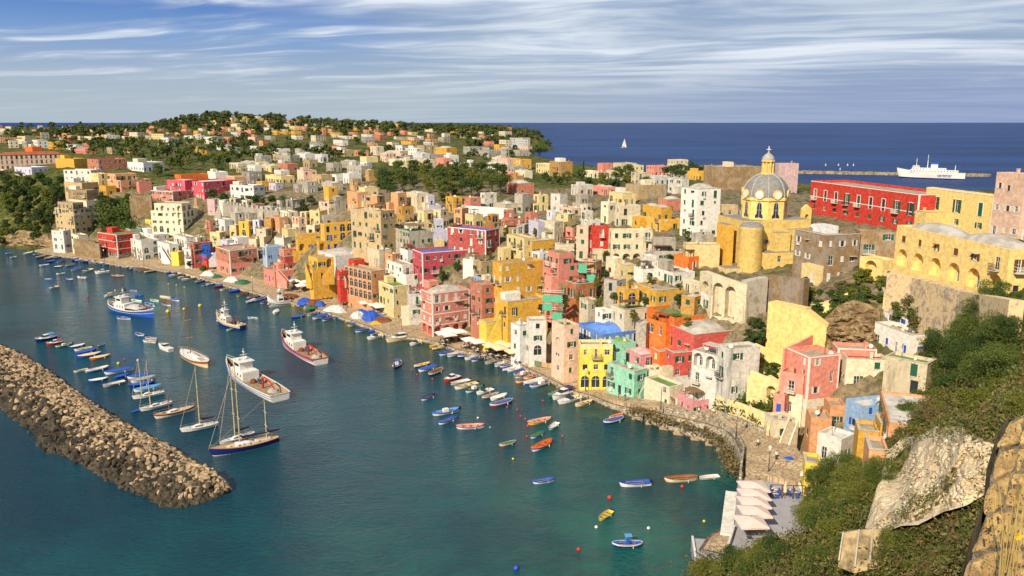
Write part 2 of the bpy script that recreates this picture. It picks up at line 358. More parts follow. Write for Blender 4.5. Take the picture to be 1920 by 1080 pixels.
# ------------------------------------------------------------------ quay, sea wall and lane
M_COB = mat('quay paving', rgb(168, 146, 112), 0.9, 0.14, 0.9, bump=0.5)
M_QW = mat('quay wall stone', rgb(120, 100, 74), 0.95, 0.3, 0.9, bump=0.8)
QTOP = {}
def build_quay():
    P = [Vector((p.x, p.y, 0)) for p in SHORE[2:]]; n = len(P)
    top = [1.2] * n
    for i in range(n):
        x = SHORE_PX[i + 2][0]; 
        if i > 22: top[i] = {23: 1.4, 24: 2.4, 25: 3.2, 26: 3.7, 27: 4.0, 28: 4.2, 29: 4.2}.get(i, 2.6)
    nor = []
    for i in range(n):
        d = P[min(i + 1, n - 1)] - P[max(i - 1, 0)]; nor.append(Vector((-d.y, d.x, 0)).normalized())   # inland = left of travel
    mb = MB(); wd = [11.0] * n
    for i in range(n - 1):
        a, b = P[i], P[i + 1]; na, nb = nor[i], nor[i + 1]
        lip = .25
        A0 = a; B0 = b; A1 = a + na * .5; B1 = b + nb * .5; A2 = a + na * wd[i]; B2 = b + nb * wd[i + 1]
        ta, tb = top[i], top[i + 1]
        bat = 0.0 if ta < 2 else .8
        mb.face([(A0.x, A0.y, -3), (B0.x, B0.y, -3), (B0.x + nb.x * bat, B0.y + nb.y * bat, tb), (A0.x + na.x * bat, A0.y + na.y * bat, ta)], 1)
        mb.face([(A0.x + na.x * bat, A0.y + na.y * bat, ta), (B0.x + nb.x * bat, B0.y + nb.y * bat, tb), (B1.x + nb.x * bat, B1.y + nb.y * bat, tb), (A1.x + na.x * bat, A1.y + na.y * bat, ta)], 2)
        mb.face([(A1.x + na.x * bat, A1.y + na.y * bat, ta), (B1.x + nb.x * bat, B1.y + nb.y * bat, tb), (B2.x, B2.y, tb + .45), (A2.x, A2.y, ta + .45)], 0)
    wallm = bpy.data.materials.new('rubble sea wall'); wallm.use_nodes = True; nn = NT(wallm.node_tree); bs = nn.n['Principled BSDF']
    g = nn.new('ShaderNodeNewGeometry').outputs['Position']
    vo = nn.new('ShaderNodeTexVoronoi', {'Vector': g, 'Scale': 2.0}, feature='DISTANCE_TO_EDGE').outputs[0]; f = nn.noise(g, 1.2, 6, .65)
    c = nn.mix(nn.ramp(vo, 0.0, 0.09), rgb(70, 62, 50), nn.mix(nn.ramp(f, .35, .65), rgb(120, 112, 98), rgb(196, 184, 160)))
    sz = nn.new('ShaderNodeSeparateXYZ', {0: g}).outputs[2]
    c = nn.mix(nn.ramp(nn.math('ADD', sz, nn.math('MULTIPLY', f, .8)), 1.0, .5), c, rgb(74, 56, 36))
    nn.l.new(c, bs.inputs['Base Color']); bs.inputs['Roughness'].default_value = .95
    bp = nn.new('ShaderNodeBump', {'Height': vo, 'Strength': .8, 'Distance': .3}); nn.l.new(bp.outputs[0], bs.inputs['Normal'])
    global M_RUB; M_RUB = wallm
    pv = bpy.data.materials.new('cobbled quay'); pv.use_nodes = True; nn = NT(pv.node_tree); bs = nn.n['Principled BSDF']
    g = nn.new('ShaderNodeNewGeometry').outputs['Position']
    vo = nn.new('ShaderNodeTexVoronoi', {'Vector': nn.scale(g, (1, 1, 0)), 'Scale': 1.1}, feature='DISTANCE_TO_EDGE').outputs[0]; f = nn.noise(g, .35, 7, .7)
    c = nn.mix(nn.ramp(f, .35, .65), rgb(150, 128, 98), rgb(186, 164, 130)); c = nn.mix(nn.ramp(vo, .0, .12), rgb(120, 102, 78), c)
    nn.l.new(c, bs.inputs['Base Color']); bs.inputs['Roughness'].default_value = .9
    tag(mb.build('quay', [pv, wallm, M_QW]), kind='structure')
    global M_PAVE; M_PAVE = pv
build_quay()
# ------------------------------------------------------------------ houses
PAINT = {  # key: (r, g, b as seen in sun, stain, words)
 'Y': (230, 176, 66, .22, 'ochre yellow'), 'Yl': (238, 206, 84, .18, 'bright yellow'), 'Yp': (240, 208, 130, .08, 'pale yellow'), 'Yc': (236, 212, 150, .3, 'cream yellow'), 'Yd': (200, 150, 74, .6, 'weathered ochre'),
 'C': (236, 222, 190, .36, 'cream'), 'Cw': (224, 208, 172, .68, 'stained cream'), 'W': (238, 232, 220, .14, 'white'), 'Wg': (228, 226, 224, .36, 'off-white'), 'Ww': (226, 220, 208, .75, 'peeling white'),
 'G': (184, 176, 160, .8, 'weathered grey'), 'Gd': (150, 142, 128, .8, 'dark grey'), 'T': (196, 168, 120, .75, 'tan stone'), 'Td': (150, 120, 80, .85, 'brown stone'),
 'P': (232, 148, 128, .16, 'salmon pink'), 'Pp': (234, 196, 170, .3, 'pale pink'), 'Pk': (236, 160, 164, .15, 'candy pink'), 'M': (206, 82, 98, .2, 'raspberry pink'), 'P2': (196, 124, 98, .4, 'dusty pink'),
 'R': (204, 58, 40, .08, 'red'), 'Rc': (226, 98, 88, .15, 'coral red'), 'Rd': (186, 84, 74, .3, 'dusty red'), 'O': (234, 118, 40, .1, 'orange'), 'Op': (228, 166, 116, .3, 'peach'),
 'B': (104, 146, 218, .08, 'cornflower blue'), 'Bd': (66, 112, 200, .1, 'bright blue'), 'A': (158, 190, 226, .15, 'pale blue'), 'S': (150, 208, 180, .15, 'mint green'), 'K': (186, 110, 62, .6, 'bare brick'),
 'V': (200, 168, 168, .4, 'faded lilac'), 'L': (210, 206, 222, .25, 'lilac white')}
KALB = 0.80
def paint(k):
    r, g, b, st, w = PAINT[k]; return plaster(w, rgb(r, g, b, KALB), st)
ROOF = {'f': ((178, 166, 146), 'flat grey roof'), 'w': ((222, 216, 206), 'white roof'), 'g': ((116, 148, 84), 'green painted roof'), 'd': ((196, 188, 176), 'domed roof'), 'r': ((176, 82, 52), 'terracotta roof'),
        't': ((176, 96, 62), 'pitched tile roof'), 'b': ((84, 120, 200), 'blue roof'), 'B': ((104, 150, 230), 'blue domed roof'), 'k': ((236, 190, 184), 'pink domed roof'), 'G': ((134, 172, 92), 'green domed roof'), 'y': ((214, 190, 96), 'yellow flat roof')}
def roofmat(k): return mat(ROOF[k][1], rgb(*ROOF[k][0], .8), .9, .16, .5, bump=.3)
M_GLASS = mat('window glass', (0.025, 0.035, 0.045, 1), 0.12, .1, 2, spec=.6)
M_FRAME = mat('white window frame', rgb(226, 222, 210, .85), .6, .08)
M_VOID = mat('dark interior', (0.03, 0.025, 0.02, 1), .9)
SH = {'g': mat('green shutter', rgb(36, 92, 66, .9), .6, .1), 'b': mat('blue shutter', rgb(40, 92, 190, .9), .6, .1), 'n': mat('brown shutter', rgb(110, 72, 44, .9), .7, .1), 'w': M_FRAME, 'G': mat('bright green shutter', rgb(66, 140, 50, .9), .6, .1)}
M_IRON = mat('balcony iron', (0.05, 0.05, 0.05, 1), .6); M_SLAB = mat('balcony slab', rgb(206, 196, 176, .8), .85)
M_WHITE = mat('white trim', rgb(240, 234, 222, .85), .8, .06); M_WOOD = mat('weathered timber', rgb(120, 84, 52, .8), .85, .2, 3)
_wc = {}
def win_mesh(w, h, kind):                   # origin at the sill middle on the wall face, -y is outward
    key = ('w', round(w, 1), round(h, 1), kind)
    if key in _wc: return _wc[key]
    w, h = key[1], key[2]; mb = MB(); t = .09; y = .14; x = w / 2
    mb.box(-x, y + .02, 0, x, y + .06, h, 0)
    if kind != 'hole':
        for a, b, c, d in ((-x, 0, -x + t, h), (x - t, 0, x, h), (-x + t, h - t, x - t, h), (-x + t, 0, x - t, t)): mb.box(a, y - .04, b, c, y + .015, d, 1)
        mb.box(-t * .4, y - .03, t, t * .4, y + .012, h - t, 1)
        if h > 1.2: mb.box(-x + t, y - .026, h * .62, -t * .4, y + .01, h * .62 + .05, 1); mb.box(t * .4, y - .026, h * .62, x - t, y + .01, h * .62 + .05, 1)
    mb.box(-x - .08, -.1, -.09, x + .08, y - .05, -.004, 1)
    _wc[key] = mb.data('window', [M_GLASS, M_FRAME]); return _wc[key]
def sh_mesh(w, h, c, op):                   # one leaf folded back on the wall (op -1 left, 1 right) or a closed pair joined at the rail (0)
    key = ('s', round(w, 1), round(h, 1), c, op)
    if key in _wc: return _wc[key]
    w, h = key[1], key[2]; mb = MB(); x = w / 2
    if op:
        a, b = sorted((op * x, op * (x + w * .48))); mb.box(a, -.09, 0, b, -.03, h)
        for k in range(4): mb.box(a + .05, -.105, .1 + k * h / 4, b - .05, -.085, .1 + k * h / 4 + h * .15)
    else:
        mb.box(-x, .03, 0, x, .08, h); mb.box(-.03, .015, 0, .03, .04, h)
        for k in range(5):
            for s in (-1, 1):
                a, b = sorted((s * .08, s * (x - .05))); mb.box(a, .012, .08 + k * h / 5, b, .04, .08 + k * h / 5 + h * .12)
    _wc[key] = mb.data('shutter', [SH[c]]); return _wc[key]
def arch_mesh(w, h, kind):
    key = ('a', round(w, 1), round(h, 1), kind)
    if key in _wc: return _wc[key]
    w, h = key[1], key[2]; mb = MB(); r = w / 2; y = .14 if kind == 'glass' else .5
    pts = [(-r, y, 0), (r, y, 0)] + [(r * math.cos(t), y, h - r + r * math.sin(t)) for t in [math.pi * k / 8 for k in range(9)]]
    mb.face(pts, 0)
    if kind == 'glass':
        mb.box(-.04, y - .05, 0, .04, y - .01, h - .05, 1); mb.box(-r, y - .045, h - r - .04, r, y - .012, h - r + .04, 1); mb.box(-r, y - .06, 0, r, y - .012, .08, 1)
    _wc[key] = mb.data('arched window', [M_GLASS if kind == 'glass' else M_VOID, M_FRAME]); return _wc[key]
def balc_mesh(w, white=False):
    key = ('b', round(w, 1), white)
    if key in _wc: return _wc[key]
    w = key[1]; mb = MB(); x = w / 2; mb.box(-x, -.95, -.16, x, -.01, 0, 0)
    for z in (.02, .5, .98): mb.box(-x, -.95, z, x, -.90, z + .05, 1)
    for s in (-1, 1):
        for z in (.5, .98): a, b = sorted((s * x, s * (x - .05))); mb.box(a, -.90, z, b, -.01, z + .05, 1)
    k = -x
    while k < x - .02: mb.box(k, -.945, .05, k + .03, -.915, 1.0, 1); k += .16
    _wc[key] = mb.data('balcony', [M_SLAB, M_WHITE if white else M_IRON]); return _wc[key]
def facade(mb, O, u, n, w, z0, z1, holes, cuts=(), mats=None, solid_arch=1.4):
    """one wall face from O along u, outward normal n, with real openings (a, b, c, d, kind, depth): kind r = rectangle, a = round arch"""
    xs = sorted({0.0, w} | {h[0] for h in holes} | {h[2] for h in holes}); zs = sorted({z0, z1} | {h[1] for h in holes} | {h[3] for h in holes} | set(cuts))
    O = Vector(O); u = Vector(u); n = Vector(n)
    P = lambda a, z, d=0.0: (O.x + u.x * a - n.x * d, O.y + u.y * a - n.y * d, z)
    for i in range(len(xs) - 1):
        for j in range(len(zs) - 1):
            cx, cz = (xs[i] + xs[i + 1]) / 2, (zs[j] + zs[j + 1]) / 2
            if any(h[0] < cx < h[2] and h[1] < cz < h[3] for h in holes): continue
            mb.face([P(xs[i], zs[j]), P(xs[i + 1], zs[j]), P(xs[i + 1], zs[j + 1]), P(xs[i], zs[j + 1])], mats(cz) if mats else 0)
    for (a, b, c, d, k, dep) in holes:
        m = mats((b + d) / 2) if mats else 0
        if k == 'a':
            r = (c - a) / 2; N = 8; cx = (a + c) / 2; zc = d - r; arc = [(cx + r * math.cos(math.pi * q / N), zc + r * math.sin(math.pi * q / N)) for q in range(N + 1)]
            for q in range(N // 2): mb.face([P(c, d), P(*arc[q + 1]), P(*arc[q])], m)
            for q in range(N // 2, N): mb.face([P(a, d), P(*arc[q + 1]), P(*arc[q])], m)
            mb.face([P(c, zc), P(c, d), P(*arc[0])], m) if False else None
            ring = [(a, b)] + [(c, b)] + arc
        else: ring = [(a, b), (c, b), (c, d), (a, d)]
        for q in range(len(ring)):
            (p1, q1), (p2, q2) = ring[q], ring[(q + 1) % len(ring)]
            if abs(p1 - p2) + abs(q1 - q2) < 1e-6: continue
            mb.face([P(p1, q1), P(p1, q1, dep), P(p2, q2, dep), P(p2, q2)], m)
        if dep > .6: mb.face([P(x, z, dep) for x, z in ring], m)
HOUSES = []
OCC = np.zeros((270, 480), bool)            # picture cells (4 px) already covered by a building
def occupy(poly):
    xs = [p[0] for p in poly]; ys = [p[1] for p in poly]
    for iy in range(max(0, int(min(ys) / 4)), min(269, int(max(ys) / 4)) + 1):
        y = iy * 4 + 2; hit = []
        for i in range(len(poly)):
            (x1, y1), (x2, y2) = poly[i], poly[(i + 1) % len(poly)]
            if (y1 > y) != (y2 > y): hit.append(x1 + (x2 - x1) * (y - y1) / (y2 - y1))
        if len(hit) >= 2: OCC[iy, max(0, int(min(hit) / 4)):max(0, min(480, int(max(hit) / 4) + 1))] = True
def free(px, py): return 0 <= px < 1920 and 0 <= py < 1080 and not OCC[int(py / 4), int(px / 4)]
def theta_at(px): return 50 - 42 * px / 1920
def solve_edge(Cn, d, px):                  # length along d so that the edge lands on picture column px
    k = (px - 960) / FPX; fwd = Vector((0, CP, -SP)); rel = Cn - Vector((0, 0, CAMZ))
    den = d.x - k * d.dot(fwd); num = k * rel.dot(fwd) - rel.x
    return num / den if abs(den) > 1e-6 else -1
def house(xl, xc, xr, yt, yb, col='C', roof='f', sh='g', th=None, win='n', dist=None, label=None, name='house', base=None, trim=0, seed=None, cols=None, parapet=.55, st=None, group=None, lw=None, rw=None, sink=7, clutter=True, storey=3.1, z=None, hl=None, hr=None, ex=None, cy=None):
    seed = seed if seed is not None else int(xl * 7 + yt * 13); rng = random.Random(seed)
    C0 = at_z(xc, yb, z) if z is not None else (at_Y(xc, yb, dist) if dist else ground(xc, yb))
    D = C0.y; top = at_Y(xc, yt, D).z; H = top - C0.z
    th = R(theta_at(xc) if th is None else th)
    eR = Vector((math.cos(th), math.sin(th), 0)); eL = Vector((-math.sin(th), math.cos(th), 0))
    if not lw and not rw and name == 'house':
        best = None; t0 = th
        for k in range(-40, 41, 2):
            tt = t0 + R(k); a = solve_edge(C0, Vector((math.cos(tt), math.sin(tt), 0)), xr); b = solve_edge(C0, Vector((-math.sin(tt), math.cos(tt), 0)), xl)
            if a < 0: a = 99
            if b < 0: b = 99
            pen = abs(k) * .02 + max(0, 4.0 - a) + max(0, 4.0 - b) + max(0, a - 16) * .5 + max(0, b - 16) * .5
            if best is None or pen < best[0]: best = (pen, tt)
        th = best[1]
    eR = Vector((math.cos(th), math.sin(th), 0)); eL = Vector((-math.sin(th), math.cos(th), 0))
    w = solve_edge(C0, eR, xr) if xr > xc else (rw or 8); d = solve_edge(C0, eL, xl) if xl < xc - 1 else (lw or 8)
    if lw: d = lw
    if rw: w = rw
    w = w if 2 < w < 70 else (rw or 8); d = d if 2 < d < 80 else (lw or 8)
    if cy is None:                          # the given top is the top of the whole silhouette: lower the near corner by the depth of the roof seen from above
        hi = min(proj(C0 + eR * a + eL * b + Vector((0, 0, H)))[1] for a, b in ((w, 0), (w, d), (0, d)))
        f_ = .85 if D < 205 else .5 if D < 330 else .3
        H = max(3.0, at_Y(xc, yt + f_ * max(0, yt - hi), D).z - C0.z)
    if xl < xc - 1 and d > 4.2 * w and not lw and w < 6 and d > 25: w = max(w, d * .25)
    far = D > 420; vfar = D > 620
    root = thing(name, label, name.replace('_', ' '), C0, th, group)
    z0 = -sink; pm = paint(col); mats = [pm]; fm = None; cuts = ()
    Cw = lambda x, y, z_: proj(C0 + eR * x + eL * y + Vector((0, 0, z_)))
    occupy([Cw(0, 0, -1), Cw(w, 0, -1), Cw(w, 0, H), Cw(0, 0, H)]); occupy([Cw(0, 0, -1), Cw(0, d, -1), Cw(0, d, H), Cw(0, 0, H)]); occupy([Cw(0, 0, H), Cw(w, 0, H), Cw(w, d, H), Cw(0, d, H)])
    if base:
        mats.append(paint(base[0])); hb = H * base[1]; cuts = (hb,); fm = lambda zz: 1 if zz < hb else 0
    NS_ = max(1, int(H / storey + .35)); ns = NS_
    def lay(length, side, HH, n_):
        hs = []; opt = hl if side == 'L' else hr; mode = opt if opt is not None else win
        if mode == '' or mode == '0' or length < 2: return hs
        nc = max(1, int(length / rng.uniform(2.3, 3.2))); sh_h = HH / n_
        if isinstance(cols, (tuple, list)): nc = cols[0 if side == 'L' else 1]
        if mode == 'P':
            for c in range(nc):
                cx = length * (c + .5) / nc; zb = HH * .42; hs.append((cx - .75, zb, cx + .75, min(zb + 3.3, HH - 1.2), 'r', .25)); hs.append((cx - .6, max(.4, HH * .42 - 3.0), cx + .6, max(.4, HH * .42 - 3.0) + 1.4, 'r', .25))
            return [q for q in hs if q[0] > .2 and q[2] < length - .2]
        for r in range(n_):
            zb = r * HH / n_
            for c in range(nc):
                cx = length * (c + .5) / nc + (rng.uniform(-.35, .35) if mode == 'n' else 0)
                if mode == 'A' or (mode == 'a' and r == 0) or (mode == 'au' and r == n_ - 1) or (mode == 'm' and rng.random() < .35):
                    aw = min(length / nc * .72, 3.4 if mode != 'm' else 2.0); ah = min(sh_h * .86, aw * 1.25 + .6)
                    if aw < 1.2: continue
                    dep = 1.3 if aw > 1.9 else .14
                    hs.append((cx - aw / 2, zb + .15, cx + aw / 2, zb + .15 + max(ah, aw * .6 + .3), 'a', dep if mode != 'm' else rng.choice((.14, 1.0)))); continue
                if mode == 'n' and rng.random() < (.22 if r else .12): continue
                ww = min(rng.choice((.7, .9, 1.0, 1.1, 1.25)), length / nc * .5); door = (r == 0 and rng.random() < .4) or rng.random() < .28 or mode == 'f'
                if r == 0 and door: b_, t_ = .05, min(2.2, sh_h - .4)
                elif door: b_, t_ = .25, min(2.45, sh_h - .3)
                elif rng.random() < .15: b_, t_ = 1.5, min(2.1, sh_h - .35); ww *= .7
                else: b_, t_ = .95, min(2.25, sh_h - .35)
                if mode == 'n': j_ = rng.uniform(-.15, .25); b_ += j_ * (r > 0); t_ += j_ * (r > 0)
                if t_ - b_ < .5: continue
                hs.append((cx - ww / 2, zb + b_, cx + ww / 2, zb + t_, 'r', .2))
        out = []
        for h_ in hs:
            if h_[0] > .25 and h_[2] < length - .25 and h_[3] < HH - .3 and all(h_[2] < o[0] - .1 or h_[0] > o[2] + .1 or h_[3] < o[1] - .05 or h_[1] > o[3] + .05 for o in out): out.append(h_)
        return out
    def block(x0, y0, bw, bd, zlo, zhi, n_, zf, rk, wname='wall', rname='roof', par=parapet, mts=mats, fm_=fm, cuts_=cuts, sparse=0.0):
        """one box of masonry with openings on its two seen faces, its parapet and its roof; zf is the floor its windows count from"""
        mb = MB(); HH = zhi - zf
        for side, O, u, n, L in (('R', Vector((x0, y0, zf)), Vector((1, 0, 0)), Vector((0, -1, 0)), bw), ('L', Vector((x0, y0 + bd, zf)), Vector((0, -1, 0)), Vector((-1, 0, 0)), bd)):
            hs = [q for q in lay(L, side, HH, n_) if rng.random() >= sparse]; mode_P = (hl if side == 'L' else hr) == 'P'
            facade(mb, O, u, n, L, zlo, zhi, [(a_, b_ + zf, c_, d_ + zf, k_, e_) for a_, b_, c_, d_, k_, e_ in hs], cuts_, fm_)
            for (a, b, c, dd, k, dep) in hs:
                cx = (a + c) / 2; p = O + u * cx + Vector((0, 0, b)); rz = 0 if side == 'R' else -math.pi / 2; ww, hh = c - a, dd - b
                if k == 'a':
                    if dep < .6: link('window', arch_mesh(ww, hh, 'glass'), root, p, rz)
                    elif rng.random() < .5: dw = min(1.0, ww * .5); link('door', win_mesh(dw, min(2.1, hh * .7), 'f'), root, p - n * (dep - .22), rz)
                    continue
                wo = link('window' if hh < 1.8 else 'door', win_mesh(ww, hh, 'hole' if rng.random() < .25 else 'f'), root, p, rz)
                if mode_P and hh > 2.5:
                    sm = MB(); e = .18
                    for a1, b1, c1, d1 in ((-ww / 2 - e, 0, -ww / 2, hh + e), (ww / 2, 0, ww / 2 + e, hh + e), (-ww / 2, hh, ww / 2, hh + e)): sm.box(a1, -.08, b1, c1, -.004, d1)
                    sm.build('surround', M_WHITE, wo)
                if sh and rng.random() < (.72 if not far else .4): [link('shutter', sh_mesh(ww, hh, sh, q_), wo) for q_ in ((0,) if rng.random() < .45 or far else ((-1, 1) if rng.random() < .8 else (1,)))]
                if (b > 2.5 or zf > 0) and hh > 1.9 and rng.random() < .7 and not far: link('balcony', balc_mesh(min(ww + rng.choice((.7, .9, 1.6)), L * .9), rng.random() < .4), root, p + n * .004, rz)
                elif D < 260 and hh < 2 and rng.random() < .12:
                    q = MB(); q.box(-ww / 2 - .25, -.75, hh - .05, ww / 2 + .25, -.01, hh + .02); link('awning', q.data('awning', [rng.choice((M_SLAB, roofmat('r'), roofmat('g')))]), root, p, rz)
                elif D < 260 and hh < 2 and rng.random() < .1:
                    q = MB(); q.box(-.4, -.38, -.75, .4, -.02, -.2); link('air_conditioner', q.data('air_conditioner', [M_FRAME]), root, p, rz)
        X1, Y1 = x0 + bw, y0 + bd
        mb.face([(X1, y0, zlo), (X1, Y1, zlo), (X1, Y1, zhi), (X1, y0, zhi)]); mb.face([(X1, Y1, zlo), (x0, Y1, zlo), (x0, Y1, zhi), (X1, Y1, zhi)])
        t = .28; zr = zhi - par if (par and rk != 't') else zhi
        if par and rk != 't':
            A = [(x0, y0), (X1, y0), (X1, Y1), (x0, Y1)]; I = [(x0 + t, y0 + t), (X1 - t, y0 + t), (X1 - t, Y1 - t), (x0 + t, Y1 - t)]
            for q in range(4):
                q2 = (q + 1) % 4; mb.face([(*A[q], zhi), (*A[q2], zhi), (*I[q2], zhi), (*I[q], zhi)]); mb.face([(*I[q], zhi), (*I[q2], zhi), (*I[q2], zr), (*I[q], zr)])
        mb.build(wname, mts, root)
        rb = MB(); k = rk
        if k == 't':
            o = .35; rh = min(bw, bd) * .22; r_ = [(x0 - o, y0 - o, zhi), (X1 + o, y0 - o, zhi), (X1 + o, Y1 + o, zhi), (x0 - o, Y1 + o, zhi)]
            if bw >= bd: r1, r2 = (x0 + bd / 2, y0 + bd / 2, zhi + rh), (X1 - bd / 2, y0 + bd / 2, zhi + rh); rb.face([r_[0], r_[1], r2, r1]); rb.face([r_[1], r_[2], r2]); rb.face([r_[2], r_[3], r1, r2]); rb.face([r_[3], r_[0], r1])
            else: r1, r2 = (x0 + bw / 2, y0 + bw / 2, zhi + rh), (x0 + bw / 2, Y1 - bw / 2, zhi + rh); rb.face([r_[0], r_[1], r1]); rb.face([r_[1], r_[2], r2, r1]); rb.face([r_[2], r_[3], r2]); rb.face([r_[3], r_[0], r1, r2])
            rb.face(r_[::-1])
        else:
            tt = t if par else 0; rb.face([(x0 + tt, y0 + tt, zr), (X1 - tt, y0 + tt, zr), (X1 - tt, Y1 - tt, zr), (x0 + tt, Y1 - tt, zr)])
            if k in 'dBkG':
                if bw > 1.7 * bd: cells = [(bw * .27, bd / 2, bw * .23, bd * .44), (bw * .75, bd / 2, bw * .22, bd * .44)]
                elif bd > 1.7 * bw: cells = [(bw / 2, bd * .27, bw * .44, bd * .23), (bw / 2, bd * .75, bw * .44, bd * .22)]
                else: cells = [(bw / 2, bd / 2, bw * .44, bd * .44)]
                for (cx, cy, rx, ry) in cells: rb.dome(x0 + cx, y0 + cy, zr + .005, rx, ry, min(1.9, min(rx, ry) * .55), n=10)
        rb.build(rname, roofmat(k), root, smooth=k in 'dBkG')
        return zr
    k = roof; zt = H; step = name == 'house' and not trim and not far and NS_ >= 2 and min(w, d) > 4.5 and win != '0' and k not in 'Bk' and hl is None and hr is None and rng.random() < .45
    cat_ = None
    if step:
        up = H / NS_; zt = H - up; f1, f2 = rng.uniform(.5, .72), rng.uniform(.55, .9); ns = NS_ - 1
        zr = block(0, 0, w, d, z0, zt, ns, 0, 'f' if k in 'dBkGt' else k, par=.9 if rng.random() < .6 else parapet)
        ux = rng.choice((0.31, w * (1 - f1))) if w > d else .31; uy = max(.31, d * (1 - f2)) if rng.random() < .6 else .31
        bw2, bd2 = min(w * f1, w - ux - .31), min(d * f2, d - uy - .31)
        if bw2 > 2 and bd2 > 2: block(ux, uy, bw2, bd2, zr + .004, H, 1, zr, k, 'upper_wall', 'upper_roof', par=min(parapet, .3) or .25, mts=[pm], fm_=None, cuts_=())
        ns = NS_
    else: zr = block(0, 0, w, d, z0, H, ns, 0, k)
    if name == 'house' and D < 340 and not trim and NS_ >= 2 and min(w, d) > 4 and win != '0' and rng.random() < .6:      # a lower wing leaning on a seen face
        hh_ = H / NS_ * (1 if NS_ < 4 else rng.choice((1, 2))) + rng.uniform(-.3, .5); am = [paint(rng.choice([col, col, col, 'Cw', 'Yc', 'C']))]; na = max(1, int(hh_ / 3)); pr_ = rng.uniform(1.3, 2.6)
        if rng.random() < .5: aw_ = w * rng.uniform(.35, .6); ax_ = rng.choice((.02, w - aw_ - .02)); block(ax_, -pr_, aw_, pr_ - .003, z0, hh_, na, 0, 'f', 'wing_wall', 'wing_roof', par=.7, mts=am, fm_=None, cuts_=(), sparse=.2)
        else: aw_ = d * rng.uniform(.35, .6); ay_ = rng.choice((.02, d - aw_ - .02)); block(-pr_, ay_, pr_ - .003, aw_, z0, hh_, na, 0, 'f', 'wing_wall', 'wing_roof', par=.7, mts=am, fm_=None, cuts_=(), sparse=.2)
    if name == 'house' and D < 300 and w > 4 and d > 4 and k not in 'dBkGt' and rng.random() < .3:       # timber or canvas pergola on the roof
        q = MB(); pw, pd, ph = w * rng.uniform(.35, .55), d * rng.uniform(.35, .55), 2.2; qx, qy = .5, .5
        for x_ in (qx, qx + pw):
            for y_ in (qy, qy + pd): q.box(x_ - .06, y_ - .06, zr, x_ + .06, y_ + .06, zr + ph)
        q.box(qx - .2, qy - .2, zr + ph, qx + pw + .2, qy + pd + .2, zr + ph + .08); q.build('pergola', rng.choice((M_WOOD, M_SLAB, mat('reed matting', rgb(150, 118, 78, .8), .95, .2, 3), roofmat('r'))), root)
    t = .28
    if trim and not vfar:
        tb = MB(); e = .07; th_ = .22
        for zc in ([zt - .30] + ([H / ns * r for r in range(1, ns)] if trim > 1 else [])):
            tb.box(-e, -e, zc, w, -.002, zc + th_); tb.box(-e, .0, zc, -.002, d, zc + th_)
        tb.box(-e, -e, 0, .28, -.003, zt - .31); tb.box(w - .28, -e, 0, w, -.003, zt - .31); tb.box(-e, 0, 0, -.003, .28, zt - .31)
        tb.build('trim', M_WHITE, root)
    elif not far and not step and rng.random() < .5:
        tb = MB(); tb.box(-.08, -.08, zt + .002, w + .06, .36, zt + .10); tb.box(-.08, .361, zt + .002, .34, d, zt + .10); tb.build('coping', M_SLAB, root)
    if clutter and not vfar and w > 3 and d > 3 and k != 't':
        if rng.random() < .55:
            cm = MB(); cx, cy = rng.uniform(.8, w - .8), rng.uniform(.8, d - .8); cm.box(cx - .25, cy - .25, zr + .003, cx + .25, cy + .25, zr + 1.3, 0); cm.box(cx - .33, cy - .33, zr + 1.3, cx + .33, cy + .33, zr + 1.42, 0); cm.build('chimney', pm, root)
        if rng.random() < .5 and not step and k in 'fwg' and w > 5 and d > 5:
            pm2 = paint(rng.choice([col, col, 'C', 'W', 'Wg'])); cm = MB(); bw, bd = rng.uniform(2, w * .5), rng.uniform(2, d * .5); bx, by = rng.uniform(.4, w - bw - .4), d - bd - .35
            cm.box(bx, by, zr + .003, bx + bw, by + bd, zr + rng.uniform(1.6, 2.4)); cm.build('roof_room', pm2, root)
        if rng.random() < .5 and D < 350: dish(root, rng.uniform(.5, w - .5), rng.uniform(.5, d * .5), zr, rng)
        if rng.random() < .35 and D < 350:
            am = MB(); ax, ay = rng.uniform(.5, w - .5), rng.uniform(.6, d - .6); am.tube([(ax, ay, zr), (ax, ay, zr + 2.6)], .03, 4)
            for q in range(5): am.box(ax - .4, ay - .02, zr + 1.9 + q * .14, ax + .4, ay + .02, zr + 1.93 + q * .14)
            am.build('antenna', M_IRON, root)
    HOUSES.append(dict(o=root, px=(xl, xc, xr, yt, yb), col=PAINT[col][4], roof=ROOF[roof][1], ns=ns, D=D, w=w, d=d, H=H, base=PAINT[base[0]][4] if base else None, name=name, auto=label is None))
    return root, w, d, H, C0, th
def merge(main, other):                     # a wing built as its own block becomes part of the main house
    for ch in list(other.children):
        v = other.location + Vector((ch.location.x * math.cos(other.rotation_euler.z) - ch.location.y * math.sin(other.rotation_euler.z), ch.location.x * math.sin(other.rotation_euler.z) + ch.location.y * math.cos(other.rotation_euler.z), ch.location.z)) - main.location
        c, s = math.cos(-main.rotation_euler.z), math.sin(-main.rotation_euler.z); ch.parent = main; ch.location = (v.x * c - v.y * s, v.x * s + v.y * c, v.z); ch.rotation_euler.z += other.rotation_euler.z - main.rotation_euler.z
    HOUSES[:] = [q for q in HOUSES if q['o'] is not other]; bpy.data.objects.remove(other)
